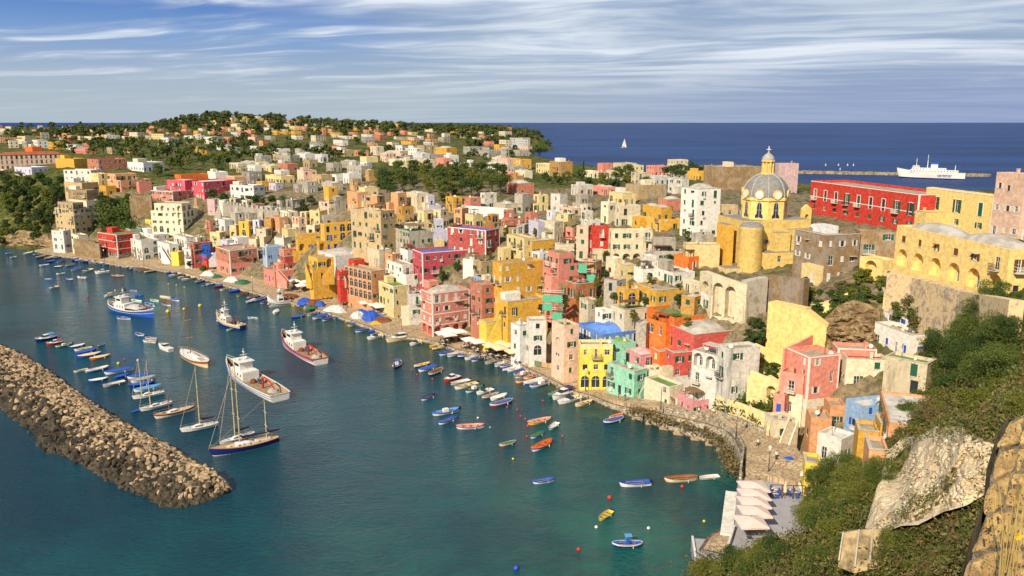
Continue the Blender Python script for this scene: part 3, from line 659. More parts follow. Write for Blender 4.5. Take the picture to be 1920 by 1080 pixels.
def dish(root, x, y, z, rng):
    mb = MB(); r = rng.uniform(.35, .5); mb.tube([(x, y, z), (x, y, z + .8)], .04, 5)
    key = ('dish', round(r, 2)); p = [(0, 0)] + [(r * k / 4, .12 * r * (k / 4) ** 2 * 2) for k in range(1, 5)]
    base = len(mb.v); d = MB(); d.lathe(p, (0, 0, 0), 12); M = Matrix.Translation((x, y - .05, z + .9)) @ Matrix.Rotation(rng.uniform(-.6, .3), 4, 'Z') @ Matrix.Rotation(R(62), 4, 'X')
    for v in d.v: mb.v.append(tuple(M @ Vector(v)))
    for f in d.f: mb.f.append(tuple(base + i for i in f)); mb.m.append(0)
    mb.build('satellite_dish', M_FRAME, root)
# ------------------------------------------------------------------ the town, house by house (columns: left edge, near corner, right edge, top, foot)
TOWN = """
0,1,120,290,318,Pp,t,n,th=3,win=f
48,62,80,275,292,O,f,0
0,1,42,258,268,Op,f,n
105,140,165,297,315,Y,f,0
165,186,240,298,320,P2,r,n
240,270,308,304,322,Wg,f,n
28,60,92,313,326,L,w,n
121,172,192,318,340,W,y,n
172,186,203,325,347,Yc,f,g
203,228,284,326,360,Op,f,n
187,200,219,348,367,Y,f,n
257,262,286,341,362,P,f,0
308,349,383,337,372,M,w,w
349,384,447,339,374,M,w,w
285,325,370,357,382,P,w,g,trim=1
286,345,374,380,437,C,f,n,win=m
328,340,390,327,340,O,g,0
390,405,428,322,340,W,w,0
425,440,470,330,348,Op,f,n,trim=1
433,477,498,347,376,Wg,f,g
130,165,186,356,386,Td,f,n
132,164,187,375,395,C,f,n
122,155,186,342,362,T,f,n
107,142,174,379,438,T,f,g
100,122,136,432,468,W,f,b
136,150,168,440,470,C,f,n
187,222,264,437,482,R,g,g,trim=2,base=Gd:.12
228,246,266,428,445,S,g,0
274,312,341,413,442,Yl,f,n
262,290,318,438,465,W,w,n
243,268,302,449,489,W,f,n,win=m
298,320,337,456,492,W,f,n,win=m
328,352,370,443,480,W,f,g
322,336,347,472,497,Yl,w,0
347,360,369,466,499,W,f,g
358,366,372,455,497,Rd,f,n
367,388,412,457,495,Bd,b,b,base=R:.35
407,433,486,463,515,P2,f,g,trim=1,base=P:.45
430,446,478,444,470,Wg,w,n
495,516,553,504,532,P,f,b
494,501,531,460,503,A,f,b,trim=1
525,534,562,466,502,P,f,n
525,535,544,478,507,Rd,f,n
556,560,604,438,486,Y,f,b,win=m
580,597,640,480,524,Y,f,g,win=m
603,610,664,418,470,Y,f,b,win=m
603,608,662,402,424,G,g,b,win=f
660,716,742,392,472,T,w,g
636,650,659,487,528,R,g,g,base=P:.3
648,698,724,502,565,Op,f,n,hl=A,hr=n
598,630,692,472,498,Wg,d,0
690,712,735,465,503,Cw,w,0
711,738,768,530,578,Yc,g,g,trim=1
724,762,792,492,548,W,f,g
764,768,794,548,595,Ww,f,n
733,768,816,428,480,G,g,g
812,815,844,410,468,L,w,g
775,793,880,467,538,M,b,g,trim=1
840,911,937,426,482,Rd,b,w,trim=1
791,812,881,550,632,P,d,w,cy=1,trim=2,hl=a,hr=a,cols=2:4
868,894,905,484,515,W,f,b
888,903,926,488,540,T,f,g,base=A:.4
883,904,929,530,616,P2,f,g,trim=0
924,942,1019,495,600,Y,f,w,cy=1
930,952,1027,558,622,Y,f,n,ns=1
899,912,942,600,640,Yl,f,0
1017,1047,1095,470,556,P,g,n,base=T:.3
950,983,1004,442,488,Yc,f,n
985,998,1040,449,482,Y,d,n
1040,1048,1100,455,486,C,g,n
1060,1080,1118,528,560,K,f,n
1104,1110,1143,424,488,R,b,w
1080,1102,1109,422,486,Pp,f,g
1140,1145,1222,430,494,Cw,f,g,hr=a
958,975,994,603,664,Wg,f,n
987,992,1024,594,668,W,f,n,win=m
1034,1057,1084,600,708,Pp,g,g,hl=m
1083,1086,1147,638,728,Yc,f,0,hr=a,base=Yl:.9
1082,1130,1200,604,650,B,B,w,parapet=.8
1144,1170,1224,568,608,C,g,w
1188,1205,1234,499,530,W,f,w
1188,1230,1292,529,574,Y,f,g
1263,1290,1312,478,508,O,g,w
1222,1262,1302,506,534,W,f,g
1212,1264,1342,574,630,O,g,g,parapet=.7
1211,1248,1272,594,632,O,g,g
1249,1300,1384,628,668,Rc,d,n,cy=1,hl=n,hr=0
1246,1262,1302,652,712,Rc,f,g,base=W:.12
1170,1200,1232,652,690,Pk,k,g
1138,1165,1192,640,668,S,G,0
1138,1188,1212,678,750,S,f,n,base=S:.5
1138,1150,1173,652,692,S,f,n
1220,1237,1246,662,684,O,f,w
1207,1220,1246,685,722,C,f,w
1207,1254,1280,706,770,C,g,g
1294,1340,1362,668,760,W,f,w,win=m,hl=au,cy=1
1340,1360,1418,655,776,Ww,f,n,cy=1,cols=1:2
1269,1298,1338,735,784,Pk,w,g
1469,1510,1567,669,776,P,f,w,trim=1,base=C:.25,cy=1,parapet=1.0,cols=2:2
1558,1568,1640,652,700,P,f,w,trim=1,cy=1
1458,1502,1516,704,778,P,f,b,base=C:.5,cy=1,hl=f
1573,1583,1660,662,725,C,r,n
1654,1733,1750,683,742,Cw,g,n,cy=1,cols=2:1
1637,1704,1742,628,672,W,f,b,cy=1,parapet=.9
1657,1700,1740,598,622,Wg,r,b,cy=1
1666,1672,1728,712,750,K,b,0
1650,1663,1740,792,832,Op,w,n,cy=1,lw=15,rw=13,th=-20,parapet=.4
1638,1648,1674,778,830,Y,f,n
1582,1612,1618,762,815,A,w,b,cy=1
1542,1554,1584,760,802,Op,f,g,cy=1
1508,1517,1556,782,832,Op,f,g,cy=1
1530,1574,1600,824,872,W,w,G,cy=1,cols=2:1
1598,1604,1642,806,872,Y,f,0,cy=1
1616,1624,1660,842,905,Op,f,n,cy=1
1432,1450,1488,774,826,C,f,n
1503,1507,1537,866,905,Yl,f,g,cy=1
1274,1304,1347,352,448,W,d,g,cols=2:2
1196,1238,1276,385,434,Y,d,g
1152,1162,1200,384,424,C,f,g
1126,1140,1156,378,418,C,w,n
1344,1350,1394,384,420,T,f,n
1219,1224,1284,446,494,G,f,g
1279,1285,1348,456,504,Yc,f,0
1172,1197,1249,345,376,T,f,0
1318,1350,1428,312,356,Td,f,0
1311,1320,1346,311,334,Y,f,n
1450,1457,1494,306,362,V,f,0
1485,1542,1606,430,530,Td,f,w
1508,1517,1544,426,470,Ww,f,n
1600,1607,1676,430,500,Td,f,g
1855,1908,1940,323,450,Pp,r,w,storey=4
"""
def parse(line):
    a = line.split(','); kw = {}
    kw.update(col=a[5], roof=a[6], sh={'0': None, 'n': 'g'}.get(a[7], a[7]))
    if a[7] == '0': kw['win'] = '0'
    for o in a[8:]:
        k, v = o.split('=')
        if k in ('th', 'parapet', 'storey', 'dist', 'lw', 'rw', 'z', 'sink'): kw[k] = float(v)
        elif k in ('trim', 'cy'): kw[k] = int(v)
        elif k == 'base': b = v.split(':'); kw[k] = (b[0], float(b[1]))
        elif k == 'cols': kw[k] = tuple(map(int, v.split(':')))
        elif k in ('win', 'hl', 'hr', 'label', 'name'): kw[k] = v
    return [float(x) for x in a[:5]], kw
for ln in TOWN.strip().split('\n'):
    g, kw = parse(ln); r_ = house(*g, **kw)[0]
    if g[:2] == [1469, 1510]: PINK = r_
    if g[:2] == [1458, 1502]: merge(PINK, r_)
# the weathered houses packed between them, and the far town on the plateau
def covered(px, py, m=0):
    return any(h['px'][0] - m < px < h['px'][2] + m and h['px'][3] - m < py < h['px'][4] + m for h in HOUSES)
def fill(x0, x1, y0, y1, sx, sy, pal, wpx, hpx, seed, keep=1.0, roofs='ffwdgfdwr', skip=None, m=0, shut='ggnw', top=None, stuff=False):
    rng = random.Random(seed); y = y0; r = 0
    while y < y1:
        x = x0 + (r % 2) * sx * .5
        while x < x1:
            px, py = x + rng.uniform(-.3, .3) * sx, y + rng.uniform(-.3, .3) * sy
            w, h = rng.uniform(*wpx), rng.uniform(*hpx)
            cy = py - h * .55
            if rng.random() < keep and not covered(px, cy, m) and not (top and py - h < top(px)) and not (skip and skip(px, py)):
                f = rng.uniform(.3, .65); (far_house if stuff else house)(px - w / 2, px - w / 2 + w * f, px + w / 2, py - h, py, col=rng.choice(pal), roof=rng.choice(roofs), sh=rng.choice(shut), seed=rng.randrange(10 ** 6), win=rng.choice(['n', 'n', 'n', 'm', 'f']))
            x += sx
        y += sy; r += 1
FAR = MB(); FARM = {}; FARPOS = []
def far_house(xl, xc, xr, yt, yb, col='C', roof='f', seed=0, **kw):
    rng = random.Random(seed); C0 = ground(xc, yb)
    if C0.y > 2200: return
    FARPOS.append(((xl + xr) / 2, yb, (xr - xl) * .6 + 2))
    H = at_Y(xc, yt, C0.y).z - C0.z; th = R(theta_at(xc) + rng.uniform(-15, 15))
    eR = Vector((math.cos(th), math.sin(th), 0)); eL = Vector((-math.sin(th), math.cos(th), 0)); w = solve_edge(C0, eR, xr); d = solve_edge(C0, eL, xl)
    w = w if 3 < w < 40 else 10; d = d if 3 < d < 40 else 9; H = max(H, 3)
    def mi(m): return FARM.setdefault(m.name, (len(FARM), m))[0]
    pm, rm, gm = mi(paint(col)), mi(roofmat('r' if roof in 'tr' else roof)), mi(M_GLASS)
    P = lambda a, b, z: tuple(C0 + eR * a + eL * b + Vector((0, 0, z)))
    A = [(0, 0), (w, 0), (w, d), (0, d)]
    for q in range(4):
        q2 = (q + 1) % 4; FAR.face([P(*A[q], -6), P(*A[q2], -6), P(*A[q2], H), P(*A[q], H)], pm)
    FAR.face([P(-.2, -.2, H), P(w + .2, -.2, H), P(w + .2, d + .2, H), P(-.2, d + .2, H)], rm)
    n = max(1, int(w / 3.2))
    for f in range(max(1, int(H / 3.1))):
        for i in range(n): x = w * (i + .5) / n; FAR.face([P(x - .5, -.05, f * 3 + .9), P(x + .5, -.05, f * 3 + .9), P(x + .5, -.05, f * 3 + 2.3), P(x - .5, -.05, f * 3 + 2.3)], gm)
        for i in range(max(1, int(d / 3.5))): y = d * (i + .5) / max(1, int(d / 3.5)); FAR.face([P(-.05, y + .5, f * 3 + .9), P(-.05, y - .5, f * 3 + .9), P(-.05, y - .5, f * 3 + 2.3), P(-.05, y + .5, f * 3 + 2.3)], gm)
OLD = ['Cw', 'Cw', 'Cw', 'C', 'C', 'C', 'G', 'G', 'G', 'T', 'Yc', 'Yc', 'Yc', 'Ww', 'Ww', 'Wg', 'W', 'Y', 'Y', 'P', 'Pp', 'Op', 'Yd', 'Gd', 'P2', 'L', 'V']
MIX = ['Cw', 'C', 'G', 'W', 'Pp', 'Y', 'P', 'Wg', 'Yc', 'G', 'Op', 'T', 'P2']
fill(350, 640, 405, 490, 26, 17, OLD, (20, 34), (22, 34), 11, .95)
fill(640, 1100, 400, 560, 34, 26, OLD, (26, 42), (26, 42), 12, .9)
fill(1090, 1330, 440, 640, 36, 28, OLD, (28, 44), (28, 40), 13, .8)
TREEBELT = lambda x, y: (700 < x < 945 and 318 < y < 388) or (x < 460 and y < 312) or (1080 < x < 1180 and y < 350) or (380 < x < 590 and 372 < y < 400)
fill(480, 720, 345, 400, 30, 15, OLD + ['P', 'Y'], (26, 44), (14, 26), 14, .95, skip=TREEBELT)
fill(470, 1000, 292, 345, 30, 11, MIX, (24, 44), (10, 18), 15, .85, skip=TREEBELT)
fill(480, 1000, 266, 292, 30, 9, MIX, (18, 34), (7, 12), 16, .5, stuff=True, skip=TREEBELT)
fill(940, 1280, 330, 420, 40, 18, OLD, (32, 52), (16, 30), 17, .85, skip=TREEBELT)
fill(0, 460, 262, 292, 28, 9, MIX, (16, 40), (8, 15), 18, .5, stuff=True)
fill(0, 120, 326, 332, 30, 10, MIX, (20, 40), (8, 12), 19, .8)
fill(440, 500, 318, 345, 26, 10, MIX, (20, 34), (8, 14), 20, .8)
fill(0, 460, 240, 262, 26, 7, ['C', 'W', 'Y', 'Op', 'P', 'Yc'], (10, 24), (4, 9), 21, .85, stuff=True, roofs='ftrw')
fill(430, 960, 232, 266, 24, 7, ['C', 'W', 'Y', 'Op', 'P', 'Yc'], (10, 28), (5, 10), 22, .8, stuff=True, roofs='ftrw')
fill(400, 680, 219, 240, 26, 6, ['C', 'W', 'Y', 'Op', 'Yc'], (9, 22), (4, 8), 25, .6, roofs='ftrw', stuff=True)
fill(1020, 1290, 322, 345, 36, 12, OLD, (28, 44), (10, 20), 26, .75, skip=lambda x, y: abs(x - 1065) < 14 or abs(x - 1094) < 12)
fill(1240, 1460, 338, 375, 34, 14, OLD, (28, 44), (12, 24), 23, .7)
fill(1400, 1500, 380, 470, 40, 22, OLD, (30, 44), (20, 34), 24, .5)
def gaps(x0, x1, y0, y1, n, pal, wpx, hpx, seed, skip=None):
    rng = random.Random(seed); k = tr = 0
    while k < n and tr < n * 60:
        tr += 1; py = y0 + (y1 - y0) * rng.random(); px = rng.uniform(x0, x1); s = (py - 150) / 300.0; w, h = rng.uniform(*wpx), rng.uniform(*hpx)
        if skip and skip(px, py): continue
        if not (free(px, py - h * .5) and free(px - w * .25, py - h * .3) and free(px + w * .25, py - h * .3)): continue
        g = ground(px, py)
        if g.z < 5 or g.y > 420 or edge_dist(np.array([g.x]), np.array([g.y]), [(p.x, p.y) for p in SHORE])[0] < 24: continue
        f = rng.uniform(.3, .65); house(px - w / 2, px - w / 2 + w * f, px + w / 2, py - h, py, col=rng.choice(pal), roof=rng.choice('ffwdgf'), sh=rng.choice('ggnw'), seed=rng.randrange(10 ** 6), win=rng.choice(['n', 'n', 'm', 'f'])); k += 1
GAPSKIP = lambda x, y: (1290 < x and y > 640) or (1300 < x < 1515 and y > 480) or (x < 265 and 360 < y) or (1380 < x < 1660 and y > 540) or TREEBELT(x, y) or x > 1700
gaps(430, 900, 400, 590, 40, OLD, (20, 32), (18, 30), 61, GAPSKIP)
gaps(880, 1400, 420, 660, 60, OLD + ['Y', 'P', 'P2'], (24, 38), (20, 34), 62, GAPSKIP)
gaps(620, 1400, 410, 650, 46, OLD, (16, 24), (14, 22), 63, GAPSKIP)
tag(FAR.build('distant_houses', [m for i, m in sorted(FARM.values(), key=lambda t: t[0])]), 'mass of small pale and ochre houses scattered over the far plateau and wooded hill', 'distant houses', kind='stuff')

# ------------------------------------------------------------------ church, palaces, walls
def church():
    Y0 = 214.0; c = at_Y(1434, 400, Y0); X0 = c.x; hz = lambda py, Y=Y0, px=1434: at_Y(px, py, Y).z
    zb = hz(530, 205); T = thing('church', 'yellow church with grey ribbed dome, lantern and cross above the arcaded wall', 'church', (X0, Y0, zb), R(12))
    L = lambda py, Y=Y0: hz(py, Y) - zb
    ym = plaster('church yellow', rgb(238, 204, 118, .82), .1); dm = mat('grey dome slate', rgb(140, 138, 134, .85), .75, .12, 1.2, bump=.2); sm = paint('Yc'); ribm = mat('pale dome rib', rgb(176, 172, 160, .85), .8)
    z1, z2, z3 = L(412), L(367), L(325); r = 5.9
    b = MB(); prof = [(r, z1 - 2), (r, z2 - .9)]; b.lathe(prof, n=8, a0=R(22.5), a1=R(382.5)); b.lathe([(r + .35, z2 - .9), (r + .35, z2 - .35), (r + .05, z2 - .1)], n=8, a0=R(22.5), a1=R(382.5)); b.lathe([(r + .25, z1 - 1), (r + .25, z1 + .35), (r, z1 + .4)], n=8, a0=R(22.5), a1=R(382.5))
    drum = b.build('drum', ym, T)
    for k in range(8):
        a = math.pi / 4 * k + math.pi; ap = r * math.cos(math.pi / 8); rz = a + math.pi / 2; p = (ap * math.cos(a), ap * math.sin(a), z1 + .9)
        wb = MB(); hh = z2 - z1 - 2.1; w = .95
        def lobed(y, g): return [(g * w * (1 - .30 * math.sin(math.pi * q / 8) ** 2 if False else 1) * x, y, z) for q, (x, z) in enumerate([])]
        outl = [(-.95, 0), (-.3, .22), (.3, .22), (.95, 0), (1.0, .7), (.62, 1.25), (.62, hh * .62), (.5, hh * .86), (0, hh), (-.5, hh * .86), (-.62, hh * .62), (-.62, 1.25), (-1.0, .7)]
        wb.face([(x * 1.22, -.03, z * 1.1 - .12) for x, z in outl], 1); wb.face([(x, -.05, z) for x, z in outl], 0); wb.box(-.04, -.09, .2, .04, -.055, hh - .1, 1); wb.box(-.6, -.095, hh * .5, .6, -.06, hh * .5 + .07, 1)
        link('window', wb.data('window', [M_GLASS, mat('pale stone surround', rgb(206, 200, 186, .8), .85)]), drum, p, rz)
        ob = MB(); ob.lathe([(0.001, .02), (.95, .02)], n=16, m=0); ob.lathe([(.95, .04), (.95, .08), (1.2, .08), (1.2, -.3)], n=16, m=1)
        # round light at the foot of each dome bay
        o2 = link('roundel', ob.data('roundel', [M_WHITE, ym]), drum, ((r + .12) * math.cos(a), (r + .12) * math.sin(a), z2 + .7)); o2.rotation_euler = (0, math.pi / 2, a)
    d = MB(); H = z3 - z2; pr = [(r * math.cos(t) ** .9, z2 - .1 + H * 1.02 * math.sin(t)) for t in [math.pi / 2 * k / 12 for k in range(12)]] + [(1.5, z2 + H)]
    d.lathe(pr, n=32); dome = d.build('dome', dm, T, smooth=True)
    for k in range(8):
        a = R(22.5 + 45 * k); rb = MB(); rb.tube([((rr + .05) * math.cos(a), (rr + .05) * math.sin(a), z) for rr, z in pr], .2, 5); rb.build('rib', ribm, dome)
    l = MB(); zt = z3 - .3; zc = L(303); l.lathe([(1.9, zt), (1.9, zt + .4), (1.45, zt + .5)], n=8); l.lathe([(1.15, zt), (1.15, zc)], n=8)
    for k in range(8): a = R(45 * k); l.box(1.3 * math.cos(a) - .22, 1.3 * math.sin(a) - .22, zt + .5, 1.3 * math.cos(a) + .22, 1.3 * math.sin(a) + .22, zc)
    l.lathe([(1.75, zc - .05), (1.8, zc + .3), (1.6, zc + .45)], n=8); lan = l.build('lantern', ym, T)
    cpz = L(291); cp = MB(); cp.lathe([(1.65, zc + .4), (1.6, zc + .9), (1.25, zc + 1.5), (.7, zc + 2.0), (.3, cpz + .5), (.12, cpz + 1.3), (.02, cpz + 1.6)], n=16); cp.build('cupola', ribm, lan, smooth=True)
    cr = MB(); ct = L(274); cr.box(-.09, -.09, cpz + 1.4, .09, .09, ct); cr.box(-.62, -.08, ct - .95, .62, .08, ct - .75); cr.build('cross', M_WHITE, lan)
    # body of the church under the drum
    s = 218 / 1500.0
    def blk(name, x0, x1, y0, y1, pt, pb, m=ym, wins=()):     # x in pixels from the axis, y in metres back from the axis, heights from pixels
        q = MB(); a, e = (x0 - 1434) * s, (x1 - 1434) * s; za, ze = L(pb, Y0 + y0) - 1.5, L(pt, Y0 + y0); hs = [(u - .5, v, u + .5, v + hgt, 'r', .25) for u, v, hgt in wins]
        facade(q, (a, y0, 0), (1, 0, 0), (0, -1, 0), e - a, za, ze, hs)
        q.face([(a, y1, za), (a, y0, za), (a, y0, ze), (a, y1, ze)]); q.face([(e, y0, za), (e, y1, za), (e, y1, ze), (e, y0, ze)]); q.face([(e, y1, za), (a, y1, za), (a, y1, ze), (e, y1, ze)])
        q.face([(a, y0, ze), (e, y0, ze), (e, y1, ze), (a, y1, ze)], 1); o = q.build(name, [m, mat('grey lead roof', rgb(150, 146, 140, .8), .8)], T)
        for u, v, hgt in wins: link('window', win_mesh(1.0, hgt, 'f'), o, (a + u, y0, v))
        return o
    blk('nave_wall', 1372, 1502, -5.8, 9, 413, 520)
    blk('nave_wall', 1452, 1512, -7.5, -3, 431, 500)
    blk('sacristy', 1399, 1487, -10.5, -5.9, 474, 545, ym, [((1427 - 1399) * s, L(490, 205), 1.7), ((1466 - 1399) * s, L(494, 205), 1.7)])
    blk('transept_wall', 1425, 1455, -8.4, -5.85, 437, 480)
    blk('buttress', 1347, 1360, -4, 2, 420, 500, paint('Y'))
    blk('chapel', 1330, 1362, -9, -4.5, 500, 560, paint('Yc'))
    a = MB(); ax = (1382 - 1434) * s; a.lathe([(3.2, L(545, 206) - 2), (3.05, L(430, 206)), (3.15, L(428, 206)), (3.1, L(424, 206))], (ax, -7.2, 0), n=28); a.build('apse', ym, T, smooth=True)
    a = MB(); a.lathe([(3.1, L(424, 206)), (2.2, L(424, 206) + .9), (.02, L(424, 206) + 1.3)], (ax, -7.2, 0), n=28); a.build('apse_roof', dm, T, smooth=True)
    bt = MB(); bx = (1388 - 1434) * s; bt.face([(bx - .5, -11.8, L(545, 204)), (bx + 2.0, -11.8, L(545, 204)), (bx + 2.0, -9.9, L(500, 205)), (bx - .5, -9.9, L(500, 205))]); bt.face([(bx - .5, -11.8, L(545, 204)), (bx - .5, -9.9, L(500, 205)), (bx - .5, -9.9, L(545, 204))]); bt.face([(bx + 2, -11.8, L(545, 204)), (bx + 2, -9.9, L(545, 204)), (bx + 2, -9.9, L(500, 205))]); bt.build('buttress', ym, T)
    ov = MB(); ov.lathe([(.001, 0), (.6, 0)], n=14); ov.lathe([(.6, .02), (.6, .15), (.85, .15), (.85, 0)], n=14, m=1); o = link('oculus', ov.data('oculus', [M_GLASS, ribm]), T, ((1418 - 1434) * s, -5.85, L(447))); o.rotation_euler = (math.pi / 2, 0, 0)
    # bell gable on the right
    g = MB(); gx = (1503 - 1434) * s; facade(g, (gx, -2, 0), (1, 0, 0), (0, -1, 0), 2.6, L(470), L(392), [(.7, L(425), 1.9, L(402), 'a', .9)]); g.box(gx, -1.1, L(470), gx + 2.6, -.2, L(392)) if False else None
    g.face([(gx, -.9, L(470)), (gx, -2, L(470)), (gx, -2, L(392)), (gx, -.9, L(392))]); g.face([(gx, -2, L(392)), (gx + 2.6, -2, L(392)), (gx + 1.3, -2, L(384))]); g.face([(gx, -2, L(392)), (gx + 1.3, -2, L(384)), (gx + 1.3, -.9, L(384)), (gx, -.9, L(392))]); g.face([(gx + 1.3, -2, L(384)), (gx + 2.6, -2, L(392)), (gx + 2.6, -.9, L(392)), (gx + 1.3, -.9, L(384))]); g.build('bell_gable', ym, T)
    HOUSES.append(dict(o=T, px=(1345, 1434, 1512, 275, 545), col='', roof='', ns=1, D=Y0, w=1, d=1, H=1, base=None, name='church', auto=False))
church()
house(1517, 1717, 1745, 364, 436, 'R', 'f', 'g', cy=1, th=11, win='0', hl='P', storey=4.6, cols=(9, 1), trim=2, clutter=False, label='long red palace with white trimmed windows and green shutters, behind the church', name='palace', seed=5, parapet=.8)
house(1731, 1856, 1872, 366, 440, 'Yp', 'f', 'g', cy=1, th=9, win='0', hl='P', storey=6.5, cols=(3, 1), trim=1, clutter=False, label='pale yellow palace with white pilasters and three green shuttered balconies', name='palace', seed=6)
house(1712, 1733, 1735, 398, 440, 'Yp', 'f', 'g', cy=1, th=9, win='', hl='A', cols=(1, 1), label='low yellow archway block joining the red palace and the pale yellow palace', name='archway')
house(1675, 1883, 1960, 468, 560, 'Yp', 'd', 'n', cy=1, th=6, win='f', hl='a', storey=4.0, cols=(6, 2), clutter=False, label='big yellow house with arched loggias and grey domed roof above the retaining wall', name='palace', seed=8)
house(1610, 1652, 1678, 480, 528, 'Yp', 'f', 'w', th=14, win='', hl='A', hr='f', cols=(1, 1), label='small cream yellow house with one open arch left of the big loggia house', clutter=False)
house(1651, 1655, 1680, 540, 575, 'Yc', 'f', 'w', th=6, win='A', cols=(1, 1), clutter=False, label='low yellow doorway block with arched brown door on the rock ledge')
house(243, 246, 287, 369, 412, 'Td', 'f', None, th=20, win='0', clutter=False, label='windowless round-shouldered brown stone bastion between dark garden and pink house', name='bastion')
def blotch():
    m = bpy.data.materials.new('flaking plaster'); m.use_nodes = True; n = NT(m.node_tree); s = n.n['Principled BSDF']; g = n.new('ShaderNodeTexCoord').outputs['Object']
    f = n.noise(g, .8, 8, .75); l = n.noise(g, .12, 4, .6); c = n.mix(n.ramp(n.math('ADD', f, n.math('MULTIPLY', l, .35)), .67, .78), rgb(232, 204, 156, .82), rgb(168, 156, 140, .8)); c = n.mix(n.ramp(n.noise(g, 2.2, 6, .7), .58, .66), c, rgb(150, 112, 72, .8))
    n.l.new(c, s.inputs['Base Color']); s.inputs['Roughness'].default_value = .95; bp = n.new('ShaderNodeBump', {'Height': f, 'Strength': .6, 'Distance': .3}); n.l.new(bp.outputs[0], s.inputs['Normal']); return m
BLOTCH = blotch()
def wall_run(name, label, cat, pts, col, thick=.6, arches=None, merlon=0, sink=4, m=None, zbase=None):
    """pts: (px, ytop, yfoot[, Y]) along the wall; arches: {segment: [(u0, z0, u1, z1)]} as fractions of the segment and of the height"""
    W3 = []
    for p in pts:
        g = at_Y(p[0], p[2], p[3]) if len(p) > 3 else ground(p[0], p[2]); W3.append((g, at_Y(p[0], p[1], g.y).z))
    o0 = W3[0][0]; T = thing(name, label, cat, o0); mb = MB(); mt = m or paint(col)
    loc = [(Vector((g.x - o0.x, g.y - o0.y, 0)), g.z - o0.z, z - o0.z) for g, z in W3]
    for i in range(len(loc) - 1):
        (a, za, ta), (b, zb_, tb) = loc[i], loc[i + 1]; u = (b - a); Ln = u.length; u.normalize(); n = Vector((u.y, -u.x, 0)); zf = min(za, zb_) - sink
        hs = []
        for (u0, q0, u1, q1) in (arches or {}).get(i, []): hgt = min(ta, tb) - min(za, zb_); hs.append((u0 * Ln, min(za, zb_) + q0 * hgt, u1 * Ln, min(za, zb_) + q1 * hgt, 'a', 1.6))
        tm = min(ta, tb); facade(mb, a, u, n, Ln, zf, tm, hs)
        bk = -n * max(thick, 1.8 if hs else 0)
        mb.face([tuple(a + Vector((0, 0, tm))), tuple(b + Vector((0, 0, tm))), tuple(b + Vector((0, 0, tb))), tuple(a + Vector((0, 0, ta)))])
        mb.face([tuple(a + Vector((0, 0, ta))), tuple(b + Vector((0, 0, tb))), tuple(b + bk + Vector((0, 0, tb))), tuple(a + bk + Vector((0, 0, ta)))])
        mb.face([tuple(b + bk + Vector((0, 0, zf))), tuple(a + bk + Vector((0, 0, zf))), tuple(a + bk + Vector((0, 0, ta))), tuple(b + bk + Vector((0, 0, tb)))])
        for e, te in ((a, ta), (b, tb)): mb.face([tuple(e + Vector((0, 0, zf))), tuple(e + bk + Vector((0, 0, zf))), tuple(e + bk + Vector((0, 0, te))), tuple(e + Vector((0, 0, te)))])
    w = mb.build('wall', mt, T)
    if merlon:
        for i in range(len(loc) - 1):
            (a, za, ta), (b, zb_, tb) = loc[i], loc[i + 1]; Ln = (b - a).length; k = int(Ln / merlon)
            for j in range(k):
                f = (j + .5) / k; c = a.lerp(b, f); z = ta + (tb - ta) * f; q = MB(); q.obox(c + Vector((0, .3, 0)), b - a, merlon * .27, .3, z - .2, z + 1.2); q.build('merlon', mt, T)
            q = MB(); f = .5; c = a.lerp(b, f); n = Vector((b.y - a.y, a.x - b.x, 0)).normalized(); z = (ta + tb) / 2; q.tube([tuple(c + n * 1.8 + Vector((0, 0, min(za, zb_) - 3))), tuple(c + Vector((0, 0, z - .3)))], [2.6, .8], 4); q.build('buttress', mt, T)
    HOUSES.append(dict(o=T, px=(min(p[0] for p in pts), 0, max(p[0] for p in pts), min(p[1] for p in pts), max(p[2] for p in pts)), col='', roof='', ns=1, D=o0.y, w=1, d=1, H=1, base=None, name=name, auto=False))
    return T
wall_run('castle_wall', 'long grey stone wall with battlements above the white fishermen houses', 'wall', [(398, 375, 396), (432, 383, 408), (462, 388, 414), (524, 396, 416)], 'G', 1.2, merlon=3.0)
wall_run('retaining_wall', 'tall cream retaining wall with two deep arches below the church apse', 'wall', [(1310, 508, 565), (1332, 516, 590), (1378, 532, 604), (1396, 534, 606)], 'Cw', 2.0, arches={1: [(.06, .05, .46, .94), (.56, .05, .96, .90)], 0: [(.2, .1, .8, .8)]})
wall_run('retaining_wall', 'plain grey retaining wall right of the two deep arches', 'wall', [(1397, 528, 606), (1436, 520, 585)], 'G', 2.0)
wall_run('retaining_wall', 'brown stone retaining wall carrying a dark bush, below the church sacristy', 'wall', [(1437, 517, 580), (1503, 524, 592)], 'Td', 2.0)
wall_run('retaining_wall', 'broad smooth cream yellow wall above the garden, beside the coral domed house', 'wall', [(1436, 566, 640), (1500, 580, 655), (1546, 614, 662)], 'Yp', 3.0)
wall_run('retaining_wall', 'lower cream yellow ramp wall in front of the broad cream wall', 'wall', [(1404, 646, 676), (1452, 668, 700), (1470, 655, 700)], 'Yp', 2.0, arches={0: [(.2, .0, .8, .7)]})
wall_run('retaining_wall', 'mottled cream and grey retaining wall under the big loggia house', 'wall', [(1656, 512, 590), (1700, 520, 612), (1790, 546, 640), (1880, 562, 660)], 'Ww', 2.0, m=BLOTCH)
wall_run('garden_wall', 'smooth pale orange garden wall sloping down beside the lane', 'wall', [(1342, 742, 768), (1390, 758, 786), (1436, 776, 806)], 'Yc', .5)
wall_run('garden_wall', 'rough grey stone wall at the foot of the pale orange garden wall', 'wall', [(1344, 770, 786), (1390, 787, 800), (1436, 806, 818)], 'G', .6, m=M_RUB)
